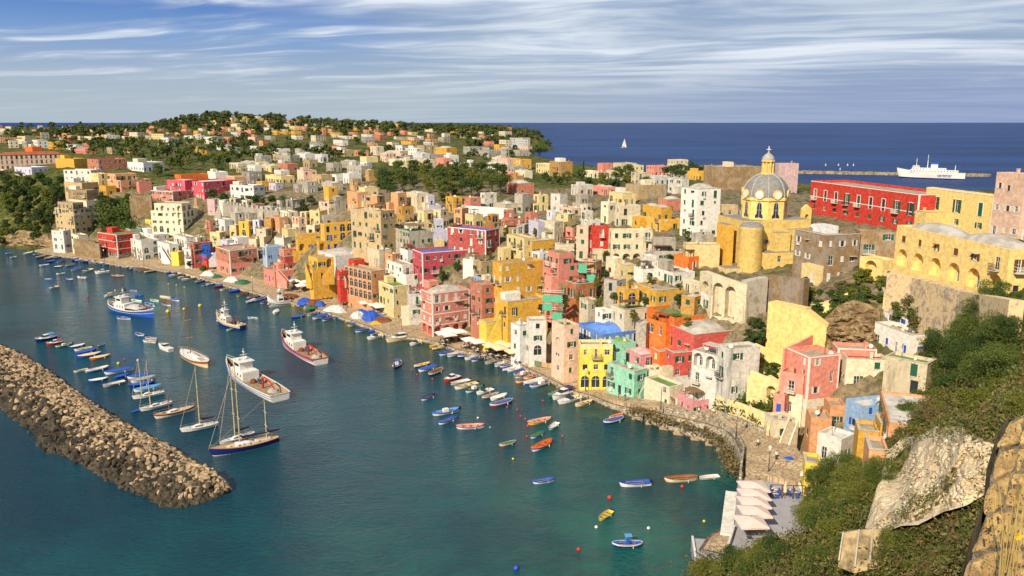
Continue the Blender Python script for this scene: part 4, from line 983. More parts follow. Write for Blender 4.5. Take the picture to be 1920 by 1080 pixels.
wall_run('garden_wall', 'ochre garden wall with arched niche above the playground', 'wall', [(1392, 690, 735), (1432, 706, 750), (1458, 722, 760)], 'Yc', .5, arches={1: [(.15, .1, .85, .85)]})
wall_run('garden_wall', 'small orange stair wall with white cap in front of the peach house', 'wall', [(1440, 780, 806), (1436, 806, 822)], 'Yc', .5)
wall_run('retaining_wall', 'long bare grey wall at the foot of the tree belt', 'wall', [(873, 386, 402), (915, 388, 406), (962, 392, 412)], 'Wg', .8)
wall_run('retaining_wall', 'brown stone wall with green rail beside the red house on the far quay', 'wall', [(140, 447, 475), (165, 452, 476), (188, 458, 481)], 'Td', .8)
wall_run('retaining_wall', 'cream yellow ramp wall below the brown weathered house', 'wall', [(1518, 572, 590), (1560, 562, 582), (1588, 548, 575)], 'Yc', .8)
wall_run('terrace_wall', 'pink stepped terrace wall with rising top behind the big salmon pink house', 'wall', [(1469, 655, 690, 151), (1500, 640, 680, 154), (1538, 620, 670, 159), (1549, 604, 660, 160), (1580, 612, 660, 158), (1654, 642, 680, 154)], 'P', .4)
def stairs(px0, py0, px1, py1, wid, col, label, z0=None, z1=None):
    a = ground(px0, py0) if z0 is None else at_z(px0, py0, z0); b = at_Y(px1, py1, a.y + 1.5)
    n = max(4, int(abs(b.z - a.z) / .2)); T = thing('staircase', label, 'staircase', a); mb = MB(); u = Vector((b.x - a.x, b.y - a.y, 0)); L = u.length; u.normalize(); v = Vector((-u.y, u.x, 0)); H = b.z - a.z
    for k in range(n):
        c = u * (L * (k + .5) / n); mb.obox(c, u, L / n / 2, wid / 2, -2, H * (k + 1) / n)
    mb.build('steps', mat('stair stone', rgb(196, 178, 148, .8), .9, .15, 2), T)
    p = MB(); nn = -v if v.y > 0 else v
    for s_ in (wid / 2, -wid / 2 - .25):
        A = nn * s_; B = nn * (s_ + .25); q = [A, B]; e = u * L
        pts = [(A, -2, .8), (A + e, -2, H + .9), (B + e, -2, H + .9), (B, -2, .8)]
        lo = [tuple(P + Vector((0, 0, z))) for P, z, t in pts]; hi = [tuple(P + Vector((0, 0, t))) for P, z, t in pts]
        for i in range(4): j = (i + 1) % 4; p.face([lo[i], lo[j], hi[j], hi[i]])
        p.face(hi)
        p.build('stair_wall', paint(col), T); p = MB()
    return T
stairs(588, 530, 576, 496, 1.4, 'Y', 'ochre outer staircase climbing to the large ochre house beside the quay')
stairs(605, 523, 625, 500, 1.4, 'Y', 'second ochre staircase rising right beside the restaurant umbrellas')
stairs(916, 636, 938, 590, 1.4, 'Yl', 'bright yellow outer staircase against the tall ochre yellow house')
stairs(1072, 682, 1046, 632, 1.2, 'Pp', 'pale pink staircase with brown treads climbing the pale pink house')
stairs(322, 494, 304, 466, 1.2, 'W', 'white outer staircase beside the small yellow stair house')
stairs(390, 492, 410, 470, 1.2, 'Wg', 'grey staircase between the bright blue house and the pink quay house')
stairs(1470, 838, 1488, 792, 1.6, 'C', 'curved looking stone staircase in front of the peach house')
stairs(1112, 715, 1096, 690, 1.2, 'Yl', 'short yellow staircase between two pointed yellow gables')
stairs(1196, 742, 1214, 712, 1.1, 'S', 'mint green outer staircase beside the mint green house')
stairs(1440, 752, 1402, 712, 1.2, 'Yc', 'sloping ochre garden staircase above the playground')
stairs(540, 530, 520, 508, 1.1, 'P', 'narrow pink staircase beside the low salmon quay house')
stairs(652, 528, 640, 506, 1.0, 'P', 'narrow salmon staircase at the small red quay house')
def scaffold(px0, px1, pt, pb, label, D=None, th=20):
    g = ground(px0, pb) if D is None else at_Y(px0, pb, D); H = at_Y(px0, pt, g.y).z - g.z; th = R(th); u = Vector((math.cos(th), math.sin(th), 0)); L = solve_edge(g, u, px1)
    T = thing('scaffolding', label, 'scaffolding', g, th); k = max(2, int(L / 1.8)); nl = max(2, int(H / 2)); gm = mat('scaffold green net', rgb(96, 190, 150, .8), .8, .1, 3); pm = mat('scaffold pole', rgb(140, 160, 150, .8), .5)
    for i in range(k + 1):
        for y in (0, -1.0): q = MB(); q.tube([(L * i / k, y - .6, -2), (L * i / k, y - .6, H + .5)], .05, 5); q.build('pole', pm, T)
    for j in range(nl + 1):
        z = H * j / nl; q = MB(); q.box(-.2, -1.6, z, L + .2, -.6, z + .07); q.build('deck', M_WOOD, T)
        q = MB(); q.tube([(-.2, -1.68, z + 1), (L + .2, -1.68, z + 1)], .05, 5); q.tube([(-.2, -1.68, z + .5), (L + .2, -1.68, z + .5)], .05, 5); q.build('rail', M_WHITE, T)
        if j < nl:
            q = MB()
            for i in range(k):
                if (i * 7 + j * 3) % 5: q.box(L * i / k + .08, -1.73, z + .1, L * (i + 1) / k - .08, -1.71, z + H / nl - .25)
            q.build('safety_net', gm, T)
scaffold(1020, 1056, 548, 596, 'green netted scaffolding on the lower brick building near the blue house', th=-15)
scaffold(1086, 1118, 490, 530, 'green and white scaffolding on the upper brick building below the red house', th=-15)
# ------------------------------------------------------------------ trees and scrub
def leafmat(name, a, b, tint=.5):
    m = bpy.data.materials.new(name); m.use_nodes = True; n = NT(m.node_tree); s = n.n['Principled BSDF']
    tc = n.new('ShaderNodeTexCoord').outputs['Object']; oi = n.new('ShaderNodeObjectInfo').outputs['Random']
    f = n.noise(tc, .55, 4, .7); g = n.noise(tc, 5.0, 3, .7); c = n.mix(n.ramp(n.math('ADD', n.math('MULTIPLY', f, .6), n.math('MULTIPLY', g, .4)), .38, .62), a, b)
    c = n.mix(n.math('MULTIPLY', oi, tint), c, tuple(x * y for x, y in zip(a[:3], (1.5, 1.15, .6))) + (1,))
    n.l.new(c, s.inputs['Base Color']); s.inputs['Roughness'].default_value = .6; s.inputs['Specular IOR Level'].default_value = .25
    tr = n.new('ShaderNodeBsdfTranslucent', {'Color': c}); mx = n.new('ShaderNodeMixShader', {0: .22, 1: s.outputs[0], 2: tr.outputs[0]}); n.l.new(mx.outputs[0], n.n['Material Output'].inputs[0]); return m
LEAF = [leafmat('dark evergreen leaf', (.030, .062, .018, 1), (.075, .115, .024, 1)), leafmat('mid green leaf', (.050, .088, .018, 1), (.125, .150, .028, 1)), leafmat('yellow green leaf', (.085, .115, .018, 1), (.20, .20, .035, 1)), leafmat('dry scrub leaf', (.11, .085, .040, 1), (.24, .19, .085, 1)), leafmat('olive scrub leaf', (.085, .085, .030, 1), (.17, .155, .055, 1))]
BARK = mat('bark', (.10, .07, .045, 1), .95, .2, 2)
def leaf_arrays(rng, n, R_, H_, size, shape='round', clumps=14, inner=.25):
    """n small leaf quads in clumps through a crown R_ wide and H_ tall, base at z=0"""
    cc = []
    for i in range(clumps):
        a = rng.uniform(0, 2 * math.pi); rr = math.sqrt(rng.uniform(0, 1)) * .72; z = rng.uniform(.12, .9)
        if shape == 'pine': z = rng.uniform(.45, .85)
        if shape == 'cone': rr *= (1.05 - z)
        if shape == 'round': rr *= math.sqrt(max(.1, 1 - (2 * z - 1) ** 2)) * 1.05
        if shape == 'low': z = rng.uniform(.05, .65) * (1.1 - rr)
        cc.append((rr * math.cos(a) * R_, rr * math.sin(a) * R_, z * H_, rng.uniform(.24, .42) * R_))
    cc = np.array(cc); r = np.random.RandomState(rng.randrange(10 ** 6)); k = r.randint(0, clumps, n)
    d = r.normal(size=(n, 3)); d /= np.linalg.norm(d, axis=1)[:, None]; rad = cc[k, 3] * (inner + (1 - inner) * r.rand(n) ** .35)
    d2 = d.copy(); d2[:, 2] = np.abs(d2[:, 2]) * np.where(r.rand(n) < .75, 1, -1) * .72
    c = cc[k, :3] + d2 * rad[:, None]; c[:, 2] = np.maximum(c[:, 2], .02 * H_)
    nrm = d * .8 + r.normal(size=(n, 3)) * .55; nrm[:, 2] += .35; nrm /= np.linalg.norm(nrm, axis=1)[:, None]
    t = np.cross(nrm, r.normal(size=(n, 3))); t /= np.linalg.norm(t, axis=1)[:, None] + 1e-9; b = np.cross(nrm, t)
    s = size * r.uniform(.6, 1.25, n)[:, None]
    v = np.stack([c - t * s, c - b * s * .55, c + t * s, c + b * s * .55], 1).reshape(-1, 3)
    return v
def mesh_from(v, name, mt):
    n = len(v) // 4; me = bpy.data.meshes.new(name); me.from_pydata(v.tolist(), [], np.arange(4 * n).reshape(n, 4).tolist()); me.materials.append(mt); return me
def trunk_mesh(rng, h, r, spread=1.4, limbs=4):
    mb = MB(); mb.tube([(0, 0, -1.5), (rng.uniform(-.1, .1), 0, h * .5), (rng.uniform(-.3, .3), rng.uniform(-.3, .3), h * 1.1)], [r * 1.3, r, r * .5], 7)
    for i in range(limbs): a = rng.uniform(0, 6.28); mb.tube([(0, 0, h * .55), (math.cos(a) * spread * .5, math.sin(a) * spread * .5, h * 1.0), (math.cos(a) * spread, math.sin(a) * spread, h * 1.35)], [r * .5, r * .35, r * .12], 5)
    return mb.data('trunk', [BARK])
_tv = {}
def tree_variant(kind, q, k):
    key = (kind, q, k)
    if key in _tv: return _tv[key]
    rng = random.Random(hash_(key)); R_, H_, sh, tz = {'round': (3.4, 5.6, 'round', 1.6), 'pine': (4.4, 3.6, 'pine', 4.6), 'tall': (2.4, 7.5, 'round', 1.5), 'cypress': (.9, 8, 'cone', .8), 'shrub': (1.7, 1.9, 'low', .3), 'tamarisk': (2.6, 3.4, 'round', .8)}[kind]
    n, s = {'far': (420, .52), 'mid': (1900, .27), 'near': (9000, .105)}[q]
    if kind in ('shrub',): s *= .62
    v = leaf_arrays(rng, n, R_, H_, s, sh, clumps={'far': 14, 'mid': 26, 'near': 44}[q] if kind != 'cypress' else 30); v[:, 2] += tz * (.8 if kind != 'shrub' else .1)
    _tv[key] = (v, trunk_mesh(rng, tz, .22 if kind != 'shrub' else .07, R_ * .45), R_, H_ + tz); return _tv[key]
def hash_(k): return sum(ord(c) * (i + 7) for i, c in enumerate(str(k))) % 99991
_lm = {}
def tree(p, kind, q, k, leaf, sc, rz, label, cat, group, name):
    v, tm, R_, H_ = tree_variant(kind, q, k); key = (kind, q, k, leaf)
    if key not in _lm: _lm[key] = mesh_from(v, 'crown', LEAF[leaf])
    T = thing(name, label, cat, p, rz, group, (sc, sc, sc)); link('trunk' if kind != 'shrub' else 'stem', tm, T); link('crown' if kind != 'shrub' else 'foliage', _lm[key], T); return T
NT_ = [0]
def pin(poly, x, y):
    c = False; j = len(poly) - 1
    for i in range(len(poly)):
        if (poly[i][1] > y) != (poly[j][1] > y) and x < (poly[j][0] - poly[i][0]) * (y - poly[i][1]) / (poly[j][1] - poly[i][1]) + poly[i][0]: c = not c
        j = i
    return c
def no_plant(x, y): return pin(CLIFFP, x, y) or pin([(1380, 900), (1510, 890), (1520, 1000), (1420, 1020), (1370, 1060), (1340, 1060)], x, y)
def plant_zone(poly, n, kinds, q, leaves, sc, label, cat, group, name, seed, skip_houses=True, sink=.3, rel=None):
    rng = random.Random(seed); xs = [p[0] for p in poly]; ys = [p[1] for p in poly]; out = []; tries = 0
    def inside(x, y):
        c = False; j = len(poly) - 1
        for i in range(len(poly)):
            if (poly[i][1] > y) != (poly[j][1] > y) and x < (poly[j][0] - poly[i][0]) * (y - poly[i][1]) / (poly[j][1] - poly[i][1]) + poly[i][0]: c = not c
            j = i
        return c
    while len(out) < n and tries < n * 30:
        tries += 1; x, y = rng.uniform(min(xs), max(xs)), rng.uniform(min(ys), max(ys))
        if not inside(x, y) or (skip_houses and covered(x, y - 3)) or no_plant(x, y): continue
        mind = min([math.hypot((x - a) , (y - b) * 2.2) for a, b in out] or [99])
        if mind < math.sqrt((max(xs) - min(xs)) * (max(ys) - min(ys)) * 2.2 / n) * .55: 
            if tries < n * 20: continue
        out.append((x, y)); g = ground(x, y); g.z -= sink; s = rng.uniform(*sc)
        if inland(np.array([g.x]), np.array([g.y]))[0]: tree(g, rng.choice(kinds), q, rng.randrange(3), rng.choice(leaves), s, rng.uniform(0, 6.28), label, cat, group, name)
    return out
plant_zone([(95, 270), (460, 268), (460, 318), (330, 322), (230, 300), (95, 290)], 70, ['round', 'round', 'pine', 'tall'], 'far', [0, 0, 1, 1, 2], (.9, 1.5), 'green tree in the wooded belt between the far left houses', 'tree', 'trees of the far left belt', 'tree', 31)
plant_zone([(700, 330), (790, 322), (945, 330), (950, 400), (850, 400), (700, 375)], 46, ['round', 'round', 'pine', 'tall'], 'mid', [0, 1, 1, 2], (.8, 1.3), 'green tree in the leafy gardens in the middle of the town', 'tree', 'trees of the town gardens', 'tree', 32)
plant_zone([(0, 335), (115, 335), (110, 380), (98, 440), (95, 462), (0, 458)], 52, ['round', 'tamarisk', 'tamarisk'], 'mid', [0, 0, 1, 2], (.8, 1.35), 'bushy green tree clinging to the left headland cliff above the water', 'tree', 'trees on the left cliff', 'tree', 33)
plant_zone([(188, 372), (243, 368), (243, 415), (262, 430), (228, 440), (190, 425)], 26, ['tamarisk', 'shrub', 'round'], 'mid', [0, 0, 1], (.5, .9), 'dark bush in the steep garden above the red house', 'bush', 'bushes of the steep garden', 'bush', 34)
plant_zone([(385, 372), (470, 376), (585, 385), (590, 400), (470, 392), (395, 385)], 22, ['tamarisk', 'round'], 'mid', [0, 0, 1], (.6, .95), 'dark tree standing behind the battlemented wall', 'tree', 'trees behind the battlemented wall', 'tree', 35, False)
plant_zone([(1230, 330), (1330, 325), (1330, 345), (1240, 350)], 5, ['round', 'pine'], 'mid', [0, 0], (1.0, 1.4), 'broad dark tree against the sea left of the brown stone fort', 'tree', 'dark trees by the sea left of the church', 'tree', 36, False)
plant_zone([(1100, 330), (1215, 332), (1215, 362), (1105, 352)], 9, ['round', 'tamarisk'], 'mid', [0, 1, 2], (.9, 1.3), 'tree among the roofs near the sea in the middle distance', 'tree', 'trees near the sea in the middle distance', 'tree', 37, False)
plant_zone([(1015, 338), (1090, 338), (1090, 352), (1015, 350)], 6, ['round'], 'far', [0, 1], (.7, 1.0), 'small tree between the grey and ochre houses left of the cypresses', 'tree', 'small trees left of the cypresses', 'tree', 38, False)
for i, (x, y) in enumerate(((1065, 316), (1094, 318))): tree(ground(x, y + 6), 'cypress', 'mid', 0, 0, .95, i, ('left' if i == 0 else 'right') + ' one of two slim dark cypresses against the sea', 'cypress', None, 'cypress_tree')
tree(ground(1012, 303), 'pine', 'mid', 1, 0, 1.5, 0, 'umbrella pine standing alone on the skyline before the blue sea', 'pine tree', None, 'umbrella_pine')
tree(ground(1413, 325), 'round', 'mid', 1, 0, .9, 0, 'dark round tree on the fort just left of the church lantern', 'tree', None, 'tree')
tree(ground(296, 332), 'round', 'mid', 2, 1, 1.1, 0, 'round green tree between the ochre house and the raspberry pink house', 'tree', None, 'tree')
tree(ground(382, 512), 'tamarisk', 'mid', 2, 2, .75, 0, 'bright yellow green bush on the quay left of the pink quay house', 'bush', None, 'bush')
tree(ground(356, 500), 'tamarisk', 'mid', 0, 0, .6, 0, 'dark green bush on the quay below the bright blue house', 'bush', None, 'bush')
tree(ground(1468, 572), 'tamarisk', 'mid', 1, 0, 1.2, 1, 'wide dark bush on the brown stone retaining wall below the church', 'bush', None, 'bush')
tree(ground(1508, 560), 'tall', 'mid', 1, 0, .6, 1, 'tall dark ivy bush left of the brown weathered house', 'bush', None, 'bush')
for i, (x, y, s) in enumerate(((1418, 676, .5), (1440, 690, .45), (1415, 712, .7), (1440, 715, .7), (1452, 700, .55), (1385, 745, .5), (1400, 762, .45), (1448, 775, .5), (1425, 770, .4))): tree(ground(x, y), 'tamarisk', 'mid', i % 3, i % 2, s, i, 'dark green garden bush between the coral house and the big pink house', 'bush', 'bushes of the walled garden', 'bush')
plant_zone([(1512, 560), (1600, 575), (1610, 600), (1560, 600), (1520, 585)], 10, ['tamarisk', 'shrub'], 'mid', [0, 1], (.5, .9), 'dark bush on the bare slope between the church wall and the brown rock', 'bush', 'bushes on the bare slope', 'bush', 48, False)
plant_zone([(1515, 500), (1660, 500), (1660, 570), (1600, 590), (1515, 560)], 22, ['tamarisk', 'shrub'], 'mid', [0, 1, 2, 4], (.5, .95), 'scrubby bush on the slope beside the brown weathered house', 'bush', 'bushes beside the brown weathered house', 'bush', 57)
plant_zone([(1395, 606), (1440, 596), (1440, 690), (1395, 680)], 12, ['tamarisk', 'shrub'], 'mid', [0, 1, 4], (.4, .75), 'bush between the two-arched wall and the broad cream wall', 'bush', 'bushes beside the broad cream wall', 'bush', 58)
plant_zone([(1660, 600), (1760, 610), (1760, 640), (1720, 650), (1700, 620)], 9, ['tamarisk', 'round'], 'mid', [0, 1, 4], (.5, .9), 'bush at the foot of the mottled retaining wall', 'bush', 'bushes below the mottled wall', 'bush', 49, False)
plant_zone([(700, 440), (1300, 440), (1340, 640), (1000, 600), (760, 520)], 44, ['tamarisk', 'tall'], 'mid', [0, 1, 2], (.35, .6), 'small garden tree squeezed between the stacked town houses', 'tree', 'small trees between the town houses', 'tree', 50, False)
# far woods: nobody could count them
def woods():
    rng = random.Random(5); vs = []
    zones = [((330, 760), (222, 258), 380, (1.0, 2.0)), ((0, 330), (236, 262), 150, (.8, 1.6)), ((760, 960), (238, 262), 120, (.8, 1.5)), ((880, 1042), (246, 277), 380, (.8, 1.4)), ((0, 460), (258, 275), 80, (.8, 1.4)), ((460, 1000), (256, 300), 90, (.7, 1.2)), ((440, 600), (262, 300), 50, (.7, 1.2))]
    base = [leaf_arrays(random.Random(i), 150, 3.6, 6.4, .85, 'round', 9) for i in range(6)]
    for (x0, x1), (y0, y1), n, sc in zones:
        for i in range(n):
            x, y = rng.uniform(x0, x1), rng.uniform(y0, y1); d = ray(x, y)
            g = ground(x, y)
            if g.y > 2200 or g.z < 4 or not inland(np.array([g.x]), np.array([g.y]))[0]: continue
            if x > 760 and y > 262 and x < 870 or any(abs(x - hx) < hw and -3 < y - hy < 8 for hx, hy, hw in FARPOS): continue
            s = rng.uniform(*sc) * (1 + g.y / 4500); a = rng.uniform(0, 6.28); b = base[rng.randrange(6)] * s; c, s_ = math.cos(a), math.sin(a)
            vs.append(np.stack([b[:, 0] * c - b[:, 1] * s_ + g.x, b[:, 0] * s_ + b[:, 1] * c + g.y, b[:, 2] + g.z - .5], -1))
    # ridge of the hill
    for i in range(420):
        t = rng.random(); X = -760 + 700 * t; Y = rng.uniform(1050, 1600); z = gz(X, Y); s = rng.uniform(1.2, 2.2); b = base[rng.randrange(6)] * s; vs.append(b + np.array([X, Y, z - .5]))
    hx = np.random.RandomState(3); X_ = hx.uniform(-160, 110, 900); Y_ = hx.uniform(1500, 2200, 900); Z_ = land_height(X_, Y_)
    for x_, y_, z_ in zip(X_, Y_, Z_):
        if z_ > 5: vs.append(base[rng.randrange(6)] * rng.uniform(1.1, 1.8) + np.array([x_, y_, z_ - .8]))
    v = np.concatenate(vs); h = len(v) // 8 * 4
    LF = leafmat('distant wood leaf', (.034, .060, .020, 1), (.15, .165, .040, 1)); n_ = [x for x in LF.node_tree.nodes if x.type == 'TEX_NOISE']; n_[0].inputs['Scale'].default_value = .05
    tag(link('distant_wood', mesh_from(v, 'distant wood', LF)), 'dark green woodland covering the distant hill and plateau edge', 'woodland', kind='stuff')
woods()
# ------------------------------------------------------------------ boats
BC = {'b': ((40, 92, 190), 'blue'), 'B': ((26, 46, 120), 'dark blue'), 'w': ((236, 232, 224), 'white'), 'y': ((236, 200, 40), 'yellow'), 'r': ((190, 50, 34), 'red'), 'o': ((226, 104, 40), 'orange'), 'g': ((44, 128, 92), 'green'),
      'm': ((150, 212, 190), 'mint'), 'c': ((226, 204, 160), 'cream'), 'n': ((136, 88, 52), 'brown'), 's': ((168, 170, 168), 'grey'), 'l': ((90, 160, 226), 'light blue'), 'p': ((238, 150, 130), 'pink'), 'k': ((40, 42, 46), 'black')}
def bm(k): return mat(BC[k][1] + ' boat paint', rgb(*BC[k][0], .85), .38, .10, 2.5)
M_VARN = mat('varnished wood', rgb(168, 96, 44, .85), .35, .2, 3); M_DECKW = mat('teak deck', rgb(206, 172, 122, .8), .7, .12, 3); M_ROPE = mat('rope', rgb(190, 178, 150, .8), .9); M_SAILC = mat('navy sail cover', rgb(28, 34, 74, .9), .8); M_ORANGE = mat('orange fender', rgb(228, 74, 36, .9), .5)
M_NETM = mat('fishing net', rgb(150, 92, 66, .8), .95, .3, 4, bump=.8); M_NETG = mat('green net', rgb(52, 120, 88, .8), .95, .25, 4, bump=.8)
def sect(kind, x, L, B, dep, sheer):        # half-breadth and gunwale height along the boat, x from -1 (stern) to 1 (bow)
    if kind == 'double': hb = B / 2 * max(0.0, 1 - abs(x) ** 2.6) ** .75
    elif kind == 'yacht': hb = B / 2 * (max(0, 1 - ((x + .15) / 1.15) ** 2) ** .8 if x > -.15 else max(.42, 1 - ((x + .15) / .85) ** 2 * .58))
    else: hb = B / 2 * (max(0.0, 1 - max(0, (x + .25) / 1.25) ** 2.4) ** .8 * (1 if x > -.25 else 1 - .22 * ((x + .25) / .75) ** 2))
    return max(hb, .02), dep * (1 + sheer * (x * x if kind == 'double' else max(0, x + .2) ** 2 * 1.1))
def hull_mesh(L, B, dep, kind='double', sheer=.45, draft=.25, stripe=None, n=14):
    xs = [-1 + 2 * i / n for i in range(n + 1)]; mb = MB(); rows = []
    for x in xs:
        hb, zg = sect(kind, x, L, B, dep, sheer); flare = .78 + .1 * abs(x)
        rk = L / 2 * x; bow = .10 * L * max(0, x) ** 6
        rows.append([(rk - bow * 1.0, 0, -draft), (rk - bow * .8, hb * .55, -draft * .9), (rk - bow * .4, hb * flare, zg * .15), (rk - bow * .12, hb * .93, zg * .62), (rk, hb, zg)])
    for i in range(n):
        for j in range(4):
            a, b, c, d = rows[i][j], rows[i + 1][j], rows[i + 1][j + 1], rows[i][j + 1]; m = (1 if j == 3 and stripe in (1, 3) else (2 if j <= 1 and stripe in (2, 3) else 0))
            mb.face([a, b, c, d], m); mb.face([(p[0], -p[1], p[2]) for p in (d, c, b, a)], m)
    r0 = rows[0]; mb.face([(p[0], p[1], p[2]) for p in r0] + [(p[0], -p[1], p[2]) for p in r0[::-1][:-1]], 0)
    return mb, rows
def add_inner(mb, rows, floor, inset=.08, m=0, deck_to=None):
    n = len(rows); R2 = []
    for r in rows:
        x, y, z = r[4]; R2.append((x * .97, max(y - inset, .005), z))
    for i in range(n - 1):
        a, b = R2[i], R2[i + 1]; fa, fb = (a[0], a[1] * .72, floor), (b[0], b[1] * .72, floor)
        mb.face([b, a, fa, fb], m); mb.face([(p[0], -p[1], p[2]) for p in (fb, fa, a, b)], m); mb.face([fa, (fa[0], -fa[1], fa[2]), (fb[0], -fb[1], fb[2]), fb], m)
    a = R2[0]; mb.face([a, (a[0], -a[1], a[2]), (a[0], -a[1] * .72, floor), (a[0], a[1] * .72, floor)], m)
def add_rim(mb, rows, w=.07, m=0, h=.05):
    for s in (1, -1):
        mb.tube([(r[4][0], s * r[4][1], r[4][2] + .01) for r in rows], w * .6, 4, m)
    a = rows[0][4]; 
    if a[1] > .1: mb.tube([(a[0], a[1], a[2]), (a[0], -a[1], a[2])], w * .6, 4, m)
def add_deck(mb, rows, i0, i1, m=0, camber=.06):
    for i in range(i0, i1):
        a, b = rows[i][4], rows[i + 1][4]; mb.face([(a[0], a[1], a[2]), (a[0], 0, a[2] + camber), (b[0], 0, b[2] + camber), (b[0], b[1], b[2])], m); mb.face([(a[0], 0, a[2] + camber), (a[0], -a[1], a[2]), (b[0], -b[1], b[2]), (b[0], 0, b[2] + camber)], m)
_bc = {}
def boat_parts(ty, h, i):
    key = (ty, h, i)
    if key in _bc: return _bc[key]
    P = []; L = 5.5; B = 1.9; kind = 'double' if ty in 'gGc' else 'tr'
    if ty in 'mk': B = 2.0
    mb, rows = hull_mesh(L, B, .55 if ty != 'k' else .8, kind, .4 if kind == 'double' else .3, stripe=1 if ty in 'gGmk' else None)
    st = bm({'w': 'b', 'b': 'w', 'B': 'w', 'r': 'w', 'y': 'r', 'g': 'w'}.get(h, 'w')) if ty in 'gG' else bm('w' if ty != 'k' else h)
    P.append(('hull', mb.data('hull', [bm(h), st, bm('r')], True), None))
    rim = MB(); add_rim(rim, rows); P.append(('gunwale', rim.data('gunwale', [bm(i) if ty in 'c' else M_VARN if h in 'nc' else bm('w' if h != 'w' else i)]), None))
    n = len(rows)
    if ty in 'gGd':
        q = MB(); add_inner(q, rows, .12); P.append(('interior', q.data('interior', [bm(i)]), None))
        for x in (-1.5, -.1, 1.2):
            hb = sect(kind, x / (L / 2), L, B, 1, 0)[0] - .06; q = MB(); q.box(x - .14, -hb, .36, x + .14, hb, .42); P.append(('thwart', q.data('thwart', [M_WOOD if i != 'w' else bm('w')]), None))
        if ty == 'g':
            q = MB(); add_deck(q, rows, n - 4, n - 1); P.append(('foredeck', q.data('foredeck', [bm(i)]), None))
        if ty == 'G':
            q = MB(); q.box(-.5, -.42, .4, .5, .42, 1.05); P.append(('engine_box', q.data('engine_box', [bm('w')]), None))
            q = MB(); q.tube([(-.7, 0, .4), (-.7, 0, 1.9)], .05, 5); q.box(-1.0, -.5, 1.9, -.1, .5, 1.98); P.append(('awning', q.data('awning', [bm(i)]), None)) if h == 'B' else None
        for s in (-1, 1):
            q = MB(); q.tube([(-1.6, s * .35, .5), (.9, s * .42, .5)], .03, 4); q.box(.9, s * .42 - .07, .48, 1.5, s * .42 + .07, .52); P.append(('oar', q.data('oar', [M_DECKW]), None))
    if ty == 'c':
        q = MB()
        for k in range(n - 1):
            a, b = rows[k][4], rows[k + 1][4]; za, zb = a[2] + .38 * math.sin(math.pi * (k + .3) / n), b[2] + .38 * math.sin(math.pi * (k + 1.3) / n)
            for s in (1, -1): q.face([(a[0], s * (a[1] + .04), a[2] - .05), (b[0], s * (b[1] + .04), b[2] - .05), (b[0], s * b[1] * .45, zb * .9), (a[0], s * a[1] * .45, za * .9)]); q.face([(a[0], s * a[1] * .45, za * .9), (b[0], s * b[1] * .45, zb * .9), (b[0], 0, zb), (a[0], 0, za)])
        P.append(('cover', q.data('cover', [bm(i)], True), None))
    if ty == 'm':
        q = MB(); add_inner(q, rows[:n - 5], .15); P.append(('cockpit', q.data('cockpit', [bm('w')]), None))
        q = MB(); add_deck(q, rows, n - 6, n - 1, camber=.1); P.append(('foredeck', q.data('foredeck', [bm(i)]), None))
        q = MB(); q.box(-.1, -.4, .15, .45, .4, .95); P.append(('console', q.data('console', [bm('w')]), None))
        q = MB(); q.face([(.85, -.7, .65), (.85, .7, .65), (.35, .6, 1.2), (.35, -.6, 1.2)]); q.face([(.35, -.6, 1.2), (.35, .6, 1.2), (.37, .6, 1.17), (.37, -.6, 1.17)]); q.face([(.85, .7, .65), (.2, .85, .6), (.2, .65, 1.1), (.35, .6, 1.2)]); q.face([(.85, -.7, .65), (.2, -.85, .6), (.2, -.65, 1.1), (.35, -.6, 1.2)]); P.append(('windshield', q.data('windshield', [M_GLASS]), None))
        for s in (-.45, .45): q = MB(); q.box(-1.3, s - .3, .15, -.8, s + .3, .5); q.box(-1.4, s - .3, .5, -1.3, s + .3, .9); P.append(('seat', q.data('seat', [bm('c')]), None))
    if ty in 'mdG':
        q = MB(); q.box(-L / 2 - .35, -.14, .35, -L / 2 + .02, .14, .95); q.tube([(-L / 2 - .18, 0, .4), (-L / 2 - .2, 0, -.3)], .06, 5); P.append(('outboard_motor', q.data('outboard_motor', [bm('k')]), None))
    if ty == 'k':
        q = MB(); add_deck(q, rows, 0, n - 1, camber=.08); P.append(('deck', q.data('deck', [bm('w')]), None))
        q = MB(); z = .95
        def tp(x0, x1, x2, x3, y0, y1, z0, z1, m=0):
            b0 = [(x0, -y0, z0), (x1, -y0 * .8, z0), (x1, y0 * .8, z0), (x0, y0, z0)]; t0 = [(x2, -y1, z1), (x3, -y1 * .8, z1), (x3, y1 * .8, z1), (x2, y1, z1)]
            q.face(t0, m)
            for e in range(4): q.face([b0[e], b0[(e + 1) % 4], t0[(e + 1) % 4], t0[e]], m)
        tp(-.9, 1.7, -.9, 1.2, .8, .7, .8, 1.15); tp(-.7, .9, -.6, .3, .68, .6, 1.15, 1.65, 1); tp(-.75, .35, -.75, .3, .66, .62, 1.652, 1.74, 0)
        P.append(('cabin', q.data('cabin', [bm('w'), M_GLASS]), None))
        q = MB(); pts = [(L / 2 * x, 0, 0) for x in (0,)]; 
        for s in (1, -1): q.tube([(r[4][0] * .97, s * r[4][1] * .9, r[4][2] + .35) for r in rows[n - 6:]], .025, 4)
        q.tube([(rows[-1][4][0] * .97, rows[-1][4][1], rows[-1][4][2] + .35), (rows[-1][4][0] * .97, -rows[-1][4][1], rows[-1][4][2] + .35)], .025, 4); P.append(('bow_rail', q.data('bow_rail', [M_FRAME]), None))
        if i != 'w': q = MB(); q.box(-2.3, -.85, 1.72, -.8, .85, 1.78); [q.tube([(x, y, .8), (x, y, 1.74)], .03, 4) for x in (-2.2, -.95) for y in (-.8, .8)]; P.append(('awning', q.data('awning', [bm(i)]), None))
